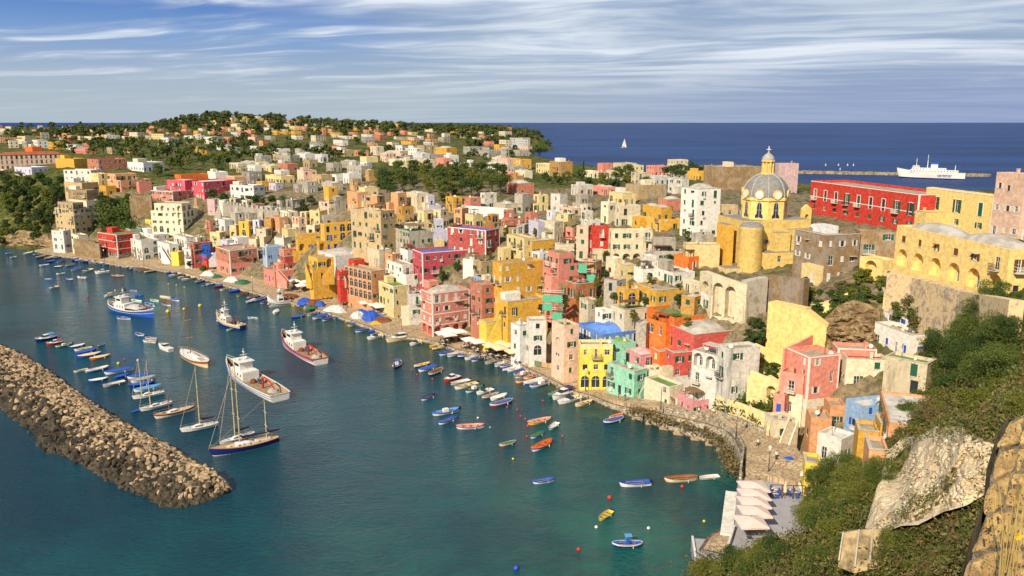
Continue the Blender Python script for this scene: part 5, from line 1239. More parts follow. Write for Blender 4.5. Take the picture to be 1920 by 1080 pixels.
    if ty in 'gGcdm':
        for k, (x, s) in enumerate(((-.9, 1), (.9, -1))):
            q = MB(); hb = sect(kind, x / (L / 2), L, B, 1, 0)[0]; q.tube([(x, s * (hb + .1), .05), (x, s * (hb + .1), .5)], .08, 6); P.append(('fender', q.data('fender', [bm('w')]), None))
    _bc[key] = P; return P
BOATS = []
BT = {'g': ('rowing_boat', 'rowing boat', 'rowing boat'), 'G': ('open_boat', 'open fishing boat', 'boat'), 'd': ('dinghy', 'flat-sterned dinghy', 'dinghy'), 'c': ('covered_boat', 'boat', 'boat'), 'm': ('motorboat', 'motorboat', 'motorboat'), 'k': ('cabin_cruiser', 'cabin cruiser', 'motorboat')}
def boat(bx, by, sx, sy, ty, h, i, label=None, z=0.0):
    b, s = at_z(bx, by, z), at_z(sx, sy, z); c = (b + s) / 2; d = b - s; L = d.length
    if L > 9 and ty in 'gdG': L = 9
    L = max(2.6, L); k = L / 5.5; nm, wd, cat = BT[ty]; T = thing(nm, label, cat, (c.x, c.y, z), math.atan2(d.y, d.x), None, (k, min(k, 1.05 + .25 * (k - 1) if k > 1 else k), min(k, 1 + .35 * (k - 1) if k > 1 else k)))
    for n, me, _ in boat_parts(ty, h, i): link(n, me, T)
    lb = {'g': f"{BC[h][1]} rowing boat with {BC[i][1]} inside", 'G': f"{BC[h][1]} open fishing boat with white engine box", 'd': f"{BC[h][1]} dinghy with {BC[i][1]} inside", 'c': f"{BC[h][1]} boat under {BC[i][1]} cover", 'm': f"{BC[h][1]} motorboat with {BC[i][1]} foredeck", 'k': f"{BC[h][1]} cabin cruiser" + (f" with {BC[i][1]} awning" if i != 'w' else '')}[ty]
    BOATS.append((T, lb, (bx + sx) / 2, (by + sy) / 2)); return T
BT_TXT = """750,680,740,692,G,B,b;776,690,806,683,g,B,y;784,698,819,688,c,w,b;804,706,829,694,g,B,n;833,718,861,709,k,r,w;845,723,880,715,d,s,w;852,731,895,721,d,w,c;872,737,906,727,G,w,g;893,741,924,732,m,w,w;903,749,936,740,g,n,s;919,752,950,742,c,w,w;918,764,961,753,g,r,b
789,752,817,742,g,w,B;810,780,861,770,G,w,l;821,797,856,785,g,w,b;855,804,908,801,g,w,p;989,797,1033,788,g,y,p;1030,808,1045,795,d,m,w;994,823,1020,812,g,w,g;996,848,1034,829,g,w,o;936,838,967,830,g,o,g
805,652,829,647,g,y,y;810,657,833,652,g,B,y;822,668,865,656,g,w,b;838,670,875,660,g,w,w;858,672,889,664,g,B,b;871,676,905,667,d,w,w;883,679,913,669,g,w,b;909,684,939,676,d,s,s;927,688,955,680,g,w,w;937,691,963,685,g,b,b;942,697,967,691,g,b,w;951,699,980,691,g,l,w;962,704,984,695,g,w,b;965,710,996,699,G,w,c;967,721,998,710,g,o,n;982,714,1010,704,g,o,o;981,723,1024,712,g,b,w;993,730,1037,715,G,l,b
1028,745,1060,735,d,g,g;1035,751,1075,737,k,w,B;1045,759,1100,744,m,w,w;1078,763,1111,754,g,c,c;1131,796,1169,786,g,B,b;1142,787,1168,779,g,r,o;1161,912,1219,908,d,w,b;1245,903,1308,899,g,c,n;1311,899,1348,895,d,s,w;998,907,1040,901,g,w,b;1123,978,1146,961,d,y,y
10,476,22,475,g,b,b;18,484,32,482,g,w,w;44,478,62,474,c,w,w;56,465,70,461,m,w,w;62,479,76,477,g,b,b;68,485,85,480,g,B,y;84,488,102,482,g,n,w;100,486,118,481,g,b,b;84,494,104,490,c,b,b;108,493,123,488,g,w,b;73,499,93,497,g,w,w;101,502,118,500,c,B,w;123,501,139,497,g,b,b;134,509,152,503,c,w,b;155,512,172,506,m,w,w;178,514,205,511,k,w,w;209,518,233,519,g,n,n;105,515,122,513,m,w,w;84,524,98,524,g,l,b;125,524,137,526,g,B,b;145,521,163,522,m,w,w;92,542,110,538,m,w,w
195,558,212,554,k,w,y;220,561,244,559,c,w,w;243,545,257,546,g,w,b;233,552,244,553,g,B,b;252,555,270,555,c,b,b;247,565,266,568,g,m,w;272,571,290,575,g,w,l;282,564,298,567,g,m,m;300,558,320,561,c,c,c;321,561,336,565,g,w,b;305,569,320,574,g,w,n
219,597,245,599,g,w,b;425,622,440,616,g,m,m;464,597,484,598,g,w,m;255,627,270,632,g,b,b;268,641,294,643,d,w,s;272,635,294,637,g,s,n;299,652,321,660,k,w,w;184,650,196,646,g,b,b
66,643,105,634,k,B,l;87,649,118,643,k,r,r;104,653,136,646,G,g,g;131,654,160,647,c,b,w;139,659,173,653,d,w,c;140,667,181,657,c,b,b;145,672,190,664,c,b,c;168,676,207,668,c,o,c;138,699,165,693,d,w,c;160,700,204,690,g,b,w;195,703,251,693,c,w,b;166,717,203,711,c,b,w;213,711,242,703,c,b,b;193,727,234,717,d,s,w;238,711,285,704,c,w,b;245,719,292,708,c,w,s;241,727,290,719,c,B,b;250,736,303,725,c,w,l
545,598,572,594,c,B,b;575,593,600,586,g,w,s;585,600,620,590,c,w,b;603,603,628,595,g,w,b;590,600,604,596,g,B,s;651,613,680,606,c,y,b;665,624,703,615,g,w,b;690,627,715,618,c,b,b;688,638,725,629,m,w,w;694,632,722,624,d,w,s;723,643,778,633,k,c,w;768,649,794,641,m,w,w;705,622,742,614,c,c,c
487,571,515,562,g,w,b;475,567,500,559,g,b,b;463,562,485,555,g,B,n;443,557,465,550,g,w,n;427,551,458,543,c,b,b;412,546,434,541,d,w,s;401,542,427,533,c,r,b;375,538,402,529,g,w,b;386,537,410,530,g,l,w;367,532,385,525,g,b,b;340,529,370,520,m,w,w;333,524,360,517,m,w,c;316,521,345,513,m,w,w;312,515,330,510,c,b,b
243,507,262,501,g,b,b;250,510,268,502,d,w,s;258,511,276,505,d,w,o;270,513,300,507,g,B,y;462,570,478,563,g,b,w
515,590,520,583,c,w,w;628,600,655,592,c,b,b"""
for e in BT_TXT.replace('\n', ';').split(';'):
    a = e.split(','); boat(*[float(x) for x in a[:4]], *a[4:7])
rng = random.Random(77)      # the dense row nosing onto the far quay
for k in range(17):
    f = k / 16; x = 140 + 102 * f; y = 488.5 + 13 * f; col = 'bbwbBwwylwbwywbgb'[k]; boat(x - 5, y + 2.5, x + 13, y - 3.2, 'cggdcgmgcgcmggcgg'[k], col, 'bwbwbwwbwbywbwwbw'[k])
# fishing trawlers
def trawler(bx, by, sx, sy, hullc, stripe, label, crane='r', wheel=.55, B=5.2, cover=False, red=True, aft=False):
    b, s = at_z(bx, by), at_z(sx, sy); c = (b + s) / 2; d = b - s; L = d.length; T = thing('fishing_boat', label, 'fishing boat', c, math.atan2(d.y, d.x)); HOUSES.append(dict(o=T, px=(min(bx, sx), 0, max(bx, sx), min(by, sy) - 20, max(by, sy)), col='', roof='', ns=1, D=c.y, w=1, d=1, H=1, base=None, name='fishing_boat', auto=False))
    mb, rows = hull_mesh(L, B, 1.7, 'tr' if not cover else 'double', .75, .9, stripe=3, n=18); mb.build('hull', [bm(hullc), bm(stripe), bm('r' if red else hullc)], T, smooth=True)
    q = MB(); add_rim(q, rows, .2); q.build('gunwale', bm(stripe if stripe != hullc else 'w'), T)
    for hgt in (.55, .9):
        q = MB(); [q.tube([(r[4][0] * 1.0, s_ * (r[4][1] * .985 + .05), r[4][2] * hgt) for r in rows], .06, 4) for s_ in (1,)]; q.build('rubbing_strake', bm('b' if hullc == 'w' else 'w'), T)
        q = MB(); [q.tube([(r[4][0] * 1.0, s_ * (r[4][1] * .985 + .05), r[4][2] * hgt) for r in rows], .06, 4) for s_ in (-1,)]; q.build('rubbing_strake', bm('b' if hullc == 'w' else 'w'), T)
    q = MB(); add_inner(q, rows, 1.0, .16); q.build('deck', mat('worn ship deck', rgb(176, 150, 112, .8), .8, .25, 2), T)
    x0 = L * (.02 if not aft else -.2); cw = B * .33; cb = MB(); z = 1.0
    q = MB(); q.box(x0, -cw, z, x0 + L * .24, cw, z + 2.3, 0); cab = q.build('wheelhouse', bm('w'), T)
    q = MB(); q.box(x0 + L * .08, -cw * .8, z + 2.3, x0 + L * .21, cw * .8, z + 4.2, 0); q.box(x0 + L * .06, -cw * .95, z + 4.2, x0 + L * .23, cw * .95, z + 4.35, 0); q.build('bridge', bm('w'), cab)
    for s_ in (-1, 1):
        q = MB()
        q.box(x0 + L * .10, s_ * cw * .8 - .03, z + 3.1, x0 + L * .195, s_ * cw * .8 + .03, z + 3.8); q.build('window', M_GLASS, cab)
        for k in range(3): q = MB(); q.box(x0 + L * (.03 + .06 * k), s_ * cw - .03, z + 1.1, x0 + L * (.03 + .06 * k) + .5, s_ * cw + .03, z + 1.7); q.build('window', M_GLASS, cab)
    q = MB(); q.box(x0 + L * .21 - .02, -cw * .65, z + 3.1, x0 + L * .21 + .04, cw * .65, z + 3.8); q.build('windscreen', M_GLASS, cab)
    q = MB(); q.tube([(x0 + L * .12, 0, z + 4.3), (x0 + L * .12, 0, z + 7.4)], [.13, .07], 6); q.box(x0 + L * .12 - .1, -.9, z + 5.7, x0 + L * .12 + .1, .9, z + 5.85); q.box(x0 + L * .12 - .5, -.1, z + 6.4, x0 + L * .12 + .5, .1, z + 6.6); q.build('mast', M_FRAME, T)
    for k in (-1, 1): q = MB(); q.lathe([(.01, 0), (.38, .06), (.42, .3), (.2, .5), (.01, .52)], (x0 + L * .15, k * cw * .5, z + 4.4), 10); q.build('radar_dome', M_FRAME, T)
    q = MB(); q.lathe([(.9, 0), (.8, .5), (.5, .9), (.01, 1.0)], (x0 - L * .06, .3, z), 10); q.build('net_heap', M_NETM, T)
    q = MB(); xa = -L * .22; q.tube([(xa, .3, z), (xa, .3, z + 2.2), (xa - L * .04, .3, z + 3.0), (xa - L * .13, .3, z + 2.6), (xa - L * .2, .2, z + 1.2)], [.3, .25, .2, .18, .15], 6); q.build('crane', bm('r') if crane == 'r' else mat('rust brown crane', rgb(120, 60, 40, .8), .7), T)
    q = MB(); q.lathe([(.7, -.5), (.7, -.4), (.3, -.38), (.3, .38), (.7, .4), (.7, .5)], (0, 0, 0), 12); w = q.build('winch', mat('machinery', rgb(70, 90, 130, .8), .6), T, (x0 - L * .12, -.8, z + .8)); w.rotation_euler = (math.pi / 2, 0, 0)
    q = MB(); q.lathe([(1.3, 0), (1.0, .5), (.4, .75), (.01, .8)], (-L * .34, -.5, z), 12); q.build('net_heap', M_NETG if cover else mat('white net', rgb(200, 196, 186, .8), .95, .2, 4, bump=.6), T)
    if cover: q = MB(); q.dome(x0 - L * .14, 0, z + 1.3, L * .14, cw * 1.2, 1.2, n=8); q.build('canvas_cover', mat('grey canvas', rgb(206, 200, 196, .8), .9, .2, 2, bump=.4), T, smooth=True)
    for k in range(6): q = MB(); q.box(L * (.33 - .0 * k) - 1.2 + k * .45, -.25 + (k % 2) * .5, z, L * .33 - .8 + k * .45, .15 + (k % 2) * .5, z + .4); q.build('fish_crate', bm('brw'[k % 3]), T)
    for s_ in (1, -1): q = MB(); [q.tube([(r[4][0] * .98, s_ * r[4][1] * .96, r[4][2] + hh) for r in rows[10:]], .04, 4) for hh in (.7,)]; [q.tube([(r[4][0] * .98, s_ * r[4][1] * .96, r[4][2]), (r[4][0] * .98, s_ * r[4][1] * .96, r[4][2] + .7)], .035, 4) for r in rows[10::2]]; q.build('rail', M_FRAME, T)
    for k in range(3): q = MB(); r = rows[5 + 4 * k][4]; q.lathe([(.02, -.35), (.22, -.25), (.26, 0), (.22, .25), (.02, .35)], (r[0], -r[1] - .25, r[2] - .6), 8); q.build('fender', M_ORANGE if k % 2 else bm('w'), T, smooth=True)
    return T, L, rows
trawler(427, 696, 526, 752, 'w', 'w', 'white trawler with blue line and dark red folded crane, behind the navy ketch', B=6.2, red=False)
trawler(530, 644, 602, 684, 'w', 'r', 'white trawler with red waterline and small dinghies on its stern', B=5.6)
trawler(204, 580, 289, 596, 'b', 'b', 'bright blue wooden trawler with white stripes and a grey canvas cover amidships', crane='n', B=5.4, cover=True, red=False, aft=False)
trawler(407, 607, 456, 620, 'B', 'c', 'small dark blue fishing boat with white wheelhouse and red door', crane='n', B=3.0, cover=False, red=False)
trawler(502, 576, 544, 571, 's', 'w', 'grey white fishing boat with light blue awning moored at the middle quay', crane='n', B=2.8, red=False, aft=True)
trawler(1147, 1024, 1205, 1024, 'B', 'n', 'dark blue fishing boat with blue console canopy, lowest boat in the harbour', crane='n', B=2.4, red=False, aft=True) if False else None
def helm_boat():
    T = boat(1147, 1024, 1205, 1023, 'g', 'B', 'b', 'dark blue boat with blue standing console and canopy, nearest boat at the bottom')
    q = MB(); q.box(-.35, -.35, .1, .25, .35, 1.2); q.build('console', bm('b'), T); q = MB(); [q.tube([(x, y, .9), (x, y, 2.0)], .04, 4) for x in (-.5, .3) for y in (-.4, .4)]; q.box(-.75, -.6, 2.0, .5, .6, 2.08); q.build('canopy', bm('l'), T)
    for x in (-1.4, .3, 1.6): q = MB(); q.lathe([(.02, -.2), (.15, -.12), (.17, 0), (.15, .12), (.02, .2)], (x, -.98, .35), 8); q.build('fender', M_FRAME if x > 0 else M_ORANGE, T, smooth=True)
helm_boat()
def rig(T, x, h, boom, col=M_DECKW, cover=True, spread=2, rake=0.0, z=1.0, L=10, name='mast', sw=.8):
    q = MB(); q.tube([(x, 0, z - .6), (x - rake, 0, h)], [.13, .07], 6); q.build(name, col, T)
    if boom: q = MB(); q.tube([(x - .1, 0, z + 1.1), (x - boom, 0, z + 1.2)], .10, 6); q.build('boom', col, T)
    if boom and cover: q = MB(); q.tube([(x - .15, 0, z + 1.9), (x - .5, 0, z + 1.45), (x - boom * .95, 0, z + 1.35)], [.10, .28, .14], 7); q.build('sail_cover', M_SAILC, T)
    for k in range(spread): zz = z + (h - z) * (k + 1) / (spread + 1); q = MB(); q.tube([(x, -sw, zz), (x, sw, zz)], .045, 4); q.build('spreader', M_FRAME, T)
    for s in (-1, 1): q = MB(); q.tube([(x - .3, s * 1.4 * L / 12, z), (x, s * sw, z + (h - z) * .5), (x - rake, 0, h - .2)], .025, 3); q.build('shroud', M_IRON, T)
def yacht(bx, by, sx, sy, h, deck, label, masts, B=None, wood=False, bowsprit=0, wl=None, mcol=None, forestay=True):
    b, s = at_z(bx, by), at_z(sx, sy); c = (b + s) / 2; d = b - s; L = d.length; B = B or L * .26; T = thing('sailing_boat', label, 'sailing boat', c, math.atan2(d.y, d.x))
    HOUSES.append(dict(o=T, px=(min(bx, sx), 0, max(bx, sx), min(by, sy) - 60, max(by, sy)), col='', roof='', ns=1, D=c.y, w=1, d=1, H=1, base=None, name='sailing_boat', auto=False))
    dep = min(1.2, L * .085); mb, rows = hull_mesh(L, B, dep, 'yacht' if not wood else 'double', .35, .4, stripe=1 if wood else 2, n=18)
    mb.build('hull', [bm(h), M_VARN if wood else bm('w'), bm(wl or 'B')], T, smooth=True)
    q = MB(); add_deck(q, rows, 0, len(rows) - 1, camber=.05); q.build('deck', M_DECKW if deck == 't' else bm(deck), T)
    q = MB(); add_rim(q, rows, .1); q.build('toe_rail', M_VARN if wood or deck == 't' else bm('w'), T)
    q = MB(); q.dome(L * .02, 0, dep + .02, L * .16, B * .26, .55, n=8); ca = q.build('cabin', bm('w'), T, smooth=True)
    for sg in (1, -1):
        for k in range(3): q = MB(); q.box(-L * .08 + k * L * .07, sg * B * .245 - .03, dep + .16, -L * .08 + k * L * .07 + .5, sg * B * .245 + .03, dep + .34); q.build('porthole', M_GLASS, ca)
    q = MB(); q.box(-L * .38, -B * .2, dep + .075, -L * .16, B * .2, dep + .30, 0); q.box(-L * .36, -B * .14, dep + .301, -L * .18, B * .14, dep + .31, 1); q.build('cockpit', [bm('w'), M_DECKW], T)
    q = MB(); q.box(L * .22, -.3, dep + .06, L * .22 + .6, .3, dep + .16); q.build('hatch', M_GLASS, T)
    for (fx, mh, bo, nm) in masts:
        rig(T, fx * L, mh, bo, mcol or mat('aluminium mast', rgb(214, 196, 150, .8), .4), True if not wood else False, 2 if mh > 9 else 1, z=dep, L=L, name=nm, sw=min(.9, B * .25))
        if forestay: q = MB(); q.tube([(L / 2 + bowsprit, 0, dep + .3), (fx * L, 0, mh - .3)], .05 if nm == 'mast' else .02, 4); q.build('forestay', M_ROPE, T)
    if bowsprit: q = MB(); q.tube([(L * .4, 0, dep + .25), (L / 2 + bowsprit, 0, dep + .7)], .09, 5); q.build('bowsprit', M_VARN, T)
    for sg in (1, -1):
        q = MB(); q.tube([(r[4][0] * .97, sg * r[4][1] * .93, r[4][2] + .55) for r in rows], .02, 3); [q.tube([(r[4][0] * .97, sg * r[4][1] * .93, r[4][2]), (r[4][0] * .97, sg * r[4][1] * .93, r[4][2] + .55)], .02, 3) for r in rows[::3]]; q.build('lifeline', M_FRAME, T)
    for k in range(3): r = rows[4 + 4 * k][4]; q = MB(); q.tube([(r[0], -r[1] - .14, dep * .25), (r[0], -r[1] - .14, dep * .85)], .13, 7); q.build('fender', bm('k' if not wood else 'B'), T)
    return T, L
K_, KL = yacht(392, 857, 522, 828, 'B', 't', 'large navy blue ketch with two masts moored off the breakwater tip', [(.06, 17.5, 5.5, 'mast'), (-.33, 9.5, 3.0, 'mizzen_mast')], wl='w')
boxes = MB()
for k in range(7):
    q = MB(); rngk = random.Random(k); x = -KL * .2 + k * .9; y = rngk.uniform(-1, 1); q.box(x, y - .3, 1.2, x + .6, y + .3, 1.55); q.build('deck_locker', bm('wcwrwcw'[k]), K_)
yacht(412, 838, 476, 815, 'w', 'w', 'white sloop moored close behind the navy ketch', [(.05, 16.0, 3.5, 'mast')])
yacht(338, 812, 409, 797, 'w', 'w', 'white sloop with navy boom cover between the varnished gaffer and the ketch', [(-.02, 13.5, 3.2, 'mast')])
yacht(288, 786, 366, 768, 'w', 't', 'white sailing boat with varnished brown rim and a short brown mast', [(.12, 5.0, 0, 'mast')], wood=True, mcol=M_VARN, forestay=False)
yacht(262, 773, 322, 757, 'w', 'w', 'white sloop with a blue dinghy cover off its bow', [(.16, 11.0, 0, 'mast')])
boat(247, 775, 264, 769, 'c', 'b', 'b', 'bright blue covered tender lying at the bow of the white sloop')
yacht(248, 750, 308, 738, 'w', 'w', 'small white sloop with yellowish mast beside the grey covered boats', [(.2, 9.5, 0, 'mast')])
yacht(341, 664, 390, 690, 'c', 'w', 'cream and brown classic sailing boat with tall brown mast and bowsprit', [(.14, 15.5, 6.0, 'mast')], wood=True, bowsprit=2.2, mcol=M_VARN)
def sea_sails():
    def sail(px, py, hpx, label, n='sailing_boat'):
        p = at_z(px, py, 0); k = (p - Vector((0, 0, CAMZ))).length / 1500 * hpx / 14.0; T = thing(n, label, 'sailing boat', p, R(20), None, (k, k, k))
        mb, rows = hull_mesh(9, 2.8, .9, 'yacht', .35, .2); mb.build('hull', bm('w'), T, smooth=True); q = MB(); add_deck(q, rows, 0, 14); q.build('deck', bm('w'), T); q = MB(); q.tube([(.8, 0, .5), (.8, 0, 14)], .08, 5); q.build('mast', M_FRAME, T)
        q = MB(); q.face([(.7, .02, 1.8), (.7, .02, 13.6), (-3.4, .5, 2.0)]); q.face([(-3.4, .55, 2.0), (.7, .07, 13.6), (.7, .07, 1.8)]); q.build('mainsail', M_WHITE, T); q = MB(); q.face([(4.2, 0, 1.2), (.9, 0, 12.5), (1.0, .6, 1.6)]); q.face([(1.0, .64, 1.6), (.9, .04, 12.5), (4.2, .04, 1.2)]); q.build('jib', M_WHITE, T)
    sail(1170, 277, 17, 'white sailing boat alone on the open blue sea')
    for k, (x, y) in enumerate(((1548, 311), (1572, 311), (1589, 311), (1600, 311), (1575, 319))): sail(x, y, 5, 'tiny far white sailing boat beyond the red palace, ' + ('leftmost of the fleet', 'second from left', 'third from left', 'rightmost of the fleet', 'nearest and lowest of the fleet')[k])
sea_sails()
def ferry():
    b, s = at_z(1680, 333, 0), at_z(1809, 337, 0); c = (b + s) / 2; d = b - s; L = d.length; T = thing('ferry', 'white passenger ferry with blue lettering lying off the mole beyond the palaces', 'ferry', c, math.atan2(d.y, d.x)); k = L / 80.0
    mb, rows = hull_mesh(L, 15 * k, 8.5 * k, 'tr', .35, 2, stripe=2, n=20); mb.build('hull', [bm('w'), bm('w'), bm('B')], T, smooth=True); q = MB(); add_deck(q, rows, 0, 20, camber=.3); q.build('deck', mat('green ship deck', rgb(120, 150, 130, .8), .8), T)
    def blkk(n, x0, x1, w, z0, z1, m='w', wn=0):
        q = MB(); q.box(x0 * k, -w * k, z0 * k, x1 * k, w * k, z1 * k); o = q.build(n, bm(m), T)
        for sg in (1, -1):
            for j in range(wn): xx = x0 + (x1 - x0) * (j + .5) / wn; q = MB(); q.box((xx - .7) * k, sg * w * k - .06, (z0 + 1.0) * k, (xx + .7) * k, sg * w * k + .06, (z1 - .7) * k); q.build('window', M_GLASS, o)
        return o
    blkk('superstructure', -32, 24, 6.3, 8.6, 11.3, wn=16); blkk('upper_deck', -18, 22, 5.4, 11.3, 13.8, wn=10); blkk('bridge', 13, 21, 5.8, 13.8, 16.4, wn=3); blkk('funnel', -8, 0, 2.6, 13.8, 18.6); blkk('funnel_cap', -8.4, .4, 2.8, 18.62, 20.4, 'b')
    for x, z in ((17, 26), (4, 31), (-28, 18)): q = MB(); q.tube([(x * k, 0, 11 * k), (x * k, 0, z * k)], [.7 * k, .25 * k], 6); q.box((x - .4) * k, -2.2 * k, (z - 5) * k, (x + .4) * k, 2.2 * k, (z - 4.5) * k); q.build('mast', bm('w'), T)
    cu = bpy.data.curves.new('lettering', 'FONT'); cu.body = 'caremar'; cu.size = 5.0 * k; cu.extrude = .05; cu.align_x = 'CENTER'; tmp = bpy.data.objects.new('lettering', cu); COL.objects.link(tmp); bpy.context.view_layer.update()
    me = bpy.data.meshes.new_from_object(tmp.evaluated_get(bpy.context.evaluated_depsgraph_get())); bpy.data.objects.remove(tmp); me.materials.clear(); me.materials.append(bm('B')); o = link('lettering', me, T, (-14 * k, 0, 0)); side = 1
    o.location = (-17 * k, 7.75 * k, 3.6 * k); o.rotation_euler = (math.pi / 2, 0, math.pi)
    HOUSES.append(dict(o=T, px=(1680, 1740, 1810, 296, 338), col='', roof='', ns=1, D=1e3, w=1, d=1, H=1, base=None, name='ferry', auto=False))
ferry()
def mole():
    m = M_RUB; mb = MB(); rng = random.Random(8); p0, p1 = at_z(1490, 325, 0), at_z(1850, 331, 0); n = 160
    for k in range(n):
        f = k / n; c = p0.lerp(p1, f); 
        for j in range(3): x, y = c.x + rng.uniform(-2, 2), c.y + rng.uniform(-5, 5); s = rng.uniform(2.2, 4.0); mb.obox((x, y), (1, rng.uniform(-.6, .6)), s, s * .8, -1, rng.uniform(1.2, 3.4))
    tag(mb.build('far_breakwater', mat('pale breakwater rock', rgb(176, 160, 132, .8), .95, .25, .3)), 'long low breakwater of pale rocks lying behind the ferry', 'breakwater', kind='stuff')
mole()
def buoys():
    def buoy(px, py, col, r, word):
        r *= .8
        p = at_z(px, py, 0); q = MB(); q.lathe([(.01, -r), (r * .7, -r * .6), (r, 0), (r * .75, r * .6), (r * .3, r * .95), (.01, r)], (0, 0, 0), 12); o = q.build('buoy', mat(word + ' buoy', rgb(*col, .9), .4), None, (p.x, p.y, r * .25), smooth=True); BOATS.append((tag(o, None, 'buoy'), 'small ' + word + ' buoy floating', px, py))
        q = MB(); q.tube([(0, 0, r * .8), (0, 0, r * 1.5)], r * .14, 5); q.build('ring', M_IRON, o)
    red, yel, whi, blu = ((222, 50, 30), 'red'), ((240, 200, 40), 'yellow'), ((240, 236, 230), 'white'), ((40, 80, 190), 'blue')
    for x, y, c, r in ((1143, 934, red, .5), (1118, 989, whi, .35), (1216, 991, whi, .35), (1085, 1031, red, .38), (968, 1067, blu, .55), (962, 861, yel, .3), (970, 769, red, .3), (976, 781, red, .3), (985, 786, red, .3), (988, 819, red, .3), (1055, 818, red, .3), (990, 799, red, .38), (773, 694, red, .3), (782, 703, red, .3), (811, 711, red, .3), (951, 764, red, .3), (1018, 752, red, .3), (1279, 913, red, .4), (1320, 978, yel, .3),
                      (315, 585, yel, .9), (345, 580, yel, .6), (375, 574, yel, .8), (316, 533, yel, .4), (331, 535, yel, .4), (346, 539, yel, .4), (222, 682, yel, .5), (233, 674, red, .3), (258, 676, whi, .35), (165, 556, red, .45), (234, 543, (( 40, 42, 46), 'black'), .6), (216, 545, whi, .35), (896, 784, whi, .3), (919, 802, ((90, 200, 180), 'green'), .3), (285, 713, whi, .25)): buoy(x, y, c[0], r, c[1])
buoys()
# ------------------------------------------------------------------ the rock breakwater
def breakwater():
    up = [(-40, 618), (0, 640), (45, 660), (87, 685), (135, 720), (175, 750), (225, 782), (310, 827), (350, 855), (422, 905), (432, 922)]; lo = [(-60, 735), (2, 772), (25, 790), (62, 817), (82, 850), (150, 877), (212, 912), (300, 952), (337, 955), (400, 935), (432, 922)]
    U = [at_z(*p, 0) for p in up]; Lo = [at_z(*p, 0) for p in lo]; rng = random.Random(3)
    def at(pl, f): g = f * (len(pl) - 1); i = min(int(g), len(pl) - 2); return pl[i].lerp(pl[i + 1], g - i)
    base = MB(); N = 60; hmax = 3.4
    def P(f, v): a, b = at(Lo, f), at(U, f); p = a.lerp(b, v); wdt = min(1, (1 - f) * 7); p.z = -1.2 + (hmax + .2) * (math.sin(math.pi * v) ** .8) * (.35 + .65 * wdt); return p
    for i in range(N):
        for j in range(8): base.face([P(i / N, j / 8), P((i + 1) / N, j / 8), P((i + 1) / N, (j + 1) / 8), P(i / N, (j + 1) / 8)])
    pale = mat('pale breakwater boulder', rgb(206, 176, 138, .8), .95, .16, 1.0, bump=.6, obj=.6); dark = mat('dark brown boulder', rgb(96, 84, 64, .7), .8, .25, 1.0, bump=.6, obj=.75)
    tag(base.build('breakwater_core', mat('rock rubble', rgb(120, 100, 76, .6), .95, .3, 1.5, bump=1)), kind='structure')
    vs = []
    for k in range(10):
        r = random.Random(k); import bmesh; bmm = bmesh.new(); bmesh.ops.create_icosphere(bmm, subdivisions=2, radius=1); pl = [(Vector([r.gauss(0, 1) for _ in range(3)]).normalized(), r.uniform(.45, .82)) for _ in range(12)]
        for v in bmm.verts:
            for n, dd in pl:
                t = v.co.dot(n)
                if t > dd: v.co -= n * (t - dd) * .92
            v.co = Vector((v.co.x * 1.15, v.co.y * .8, v.co.z * .62))
        me = []
        for mt in (pale, dark): m = bpy.data.meshes.new('boulder'); bmm.to_mesh(m); m.materials.append(mt); me.append(m)
        vs.append((me, [tuple(v.co) for v in bmm.verts], [tuple(x.index for x in f.verts) for f in bmm.faces])); bmm.free()
    rocks = []
    for k in range(6800):
        f, v = rng.random() ** .8, rng.random(); a, b = at(Lo, f), at(U, f)
        if rng.random() > min(1, (b - a).length / 18): continue
        p = P(f, v); s = rng.uniform(.36, .78) * (1.3 if v < .35 else 1.0) * (1.45 if rng.random() < .12 else 1.0); p.z += .15
        x, y = proj(p); rocks.append((s / max(30, p.y), p, s, v, x, y, k, f))
    rocks.sort(key=lambda t: -t[0]); vis = [r for r in rocks if -20 < r[4] < 460]
    own = vis[:290]; ids = {r[6] for r in own}; rest = [r for r in rocks if r[6] not in ids]
    def isdark(v, f, x): return (v + math.sin(f * 40) * .05 + rng.uniform(-.3, .3)) < (.40 if f < .75 else .42 - (f - .75) * 1.2)  # seaward rocks get the darker colour, as do wet ones near the waterline
    for r in own:
        dk = isdark(r[3], r[7], r[4]) or r[1].z < .35; o = link('boulder', vs[rng.randrange(10)][0][1 if dk else 0]); o.location = r[1]; o.scale = (r[2],) * 3; o.rotation_euler = [rng.uniform(0, 6.28) for _ in range(3)]
        tag(o, ('dark boulder on the seaward side of the rock breakwater' if dk else 'pale boulder on the rock breakwater'), 'boulder', 'dark boulders of the breakwater' if dk else 'pale boulders of the breakwater')
    V, F, M = [], [], []
    for r in rest:
        _, pv, pf = vs[rng.randrange(10)]; mt = Matrix.Rotation(rng.uniform(0, 6.28), 3, 'X') @ Matrix.Rotation(rng.uniform(0, 6.28), 3, 'Z'); b0 = len(V); dk = isdark(r[3], r[7], r[4]) or r[1].z < .35
        V += [tuple(r[1] + mt @ Vector(p) * r[2]) for p in pv]; F += [tuple(b0 + i for i in f) for f in pf]; M += [1 if dk else 0] * len(pf)
    me = bpy.data.meshes.new('rubble'); me.from_pydata(V, [], F)
    p2 = mat('pale rubble', rgb(192, 164, 128, .8), .95, .28, .35, bump=.6); d2 = mat('dark brown rubble', rgb(88, 76, 58, .7), .8, .4, .35, bump=.6); me.materials.append(p2); me.materials.append(d2); me.polygons.foreach_set('material_index', M)
    tag(link('breakwater_rubble', me), 'mass of smaller boulders heaped along the far part of the breakwater', 'boulders', kind='stuff')
breakwater()
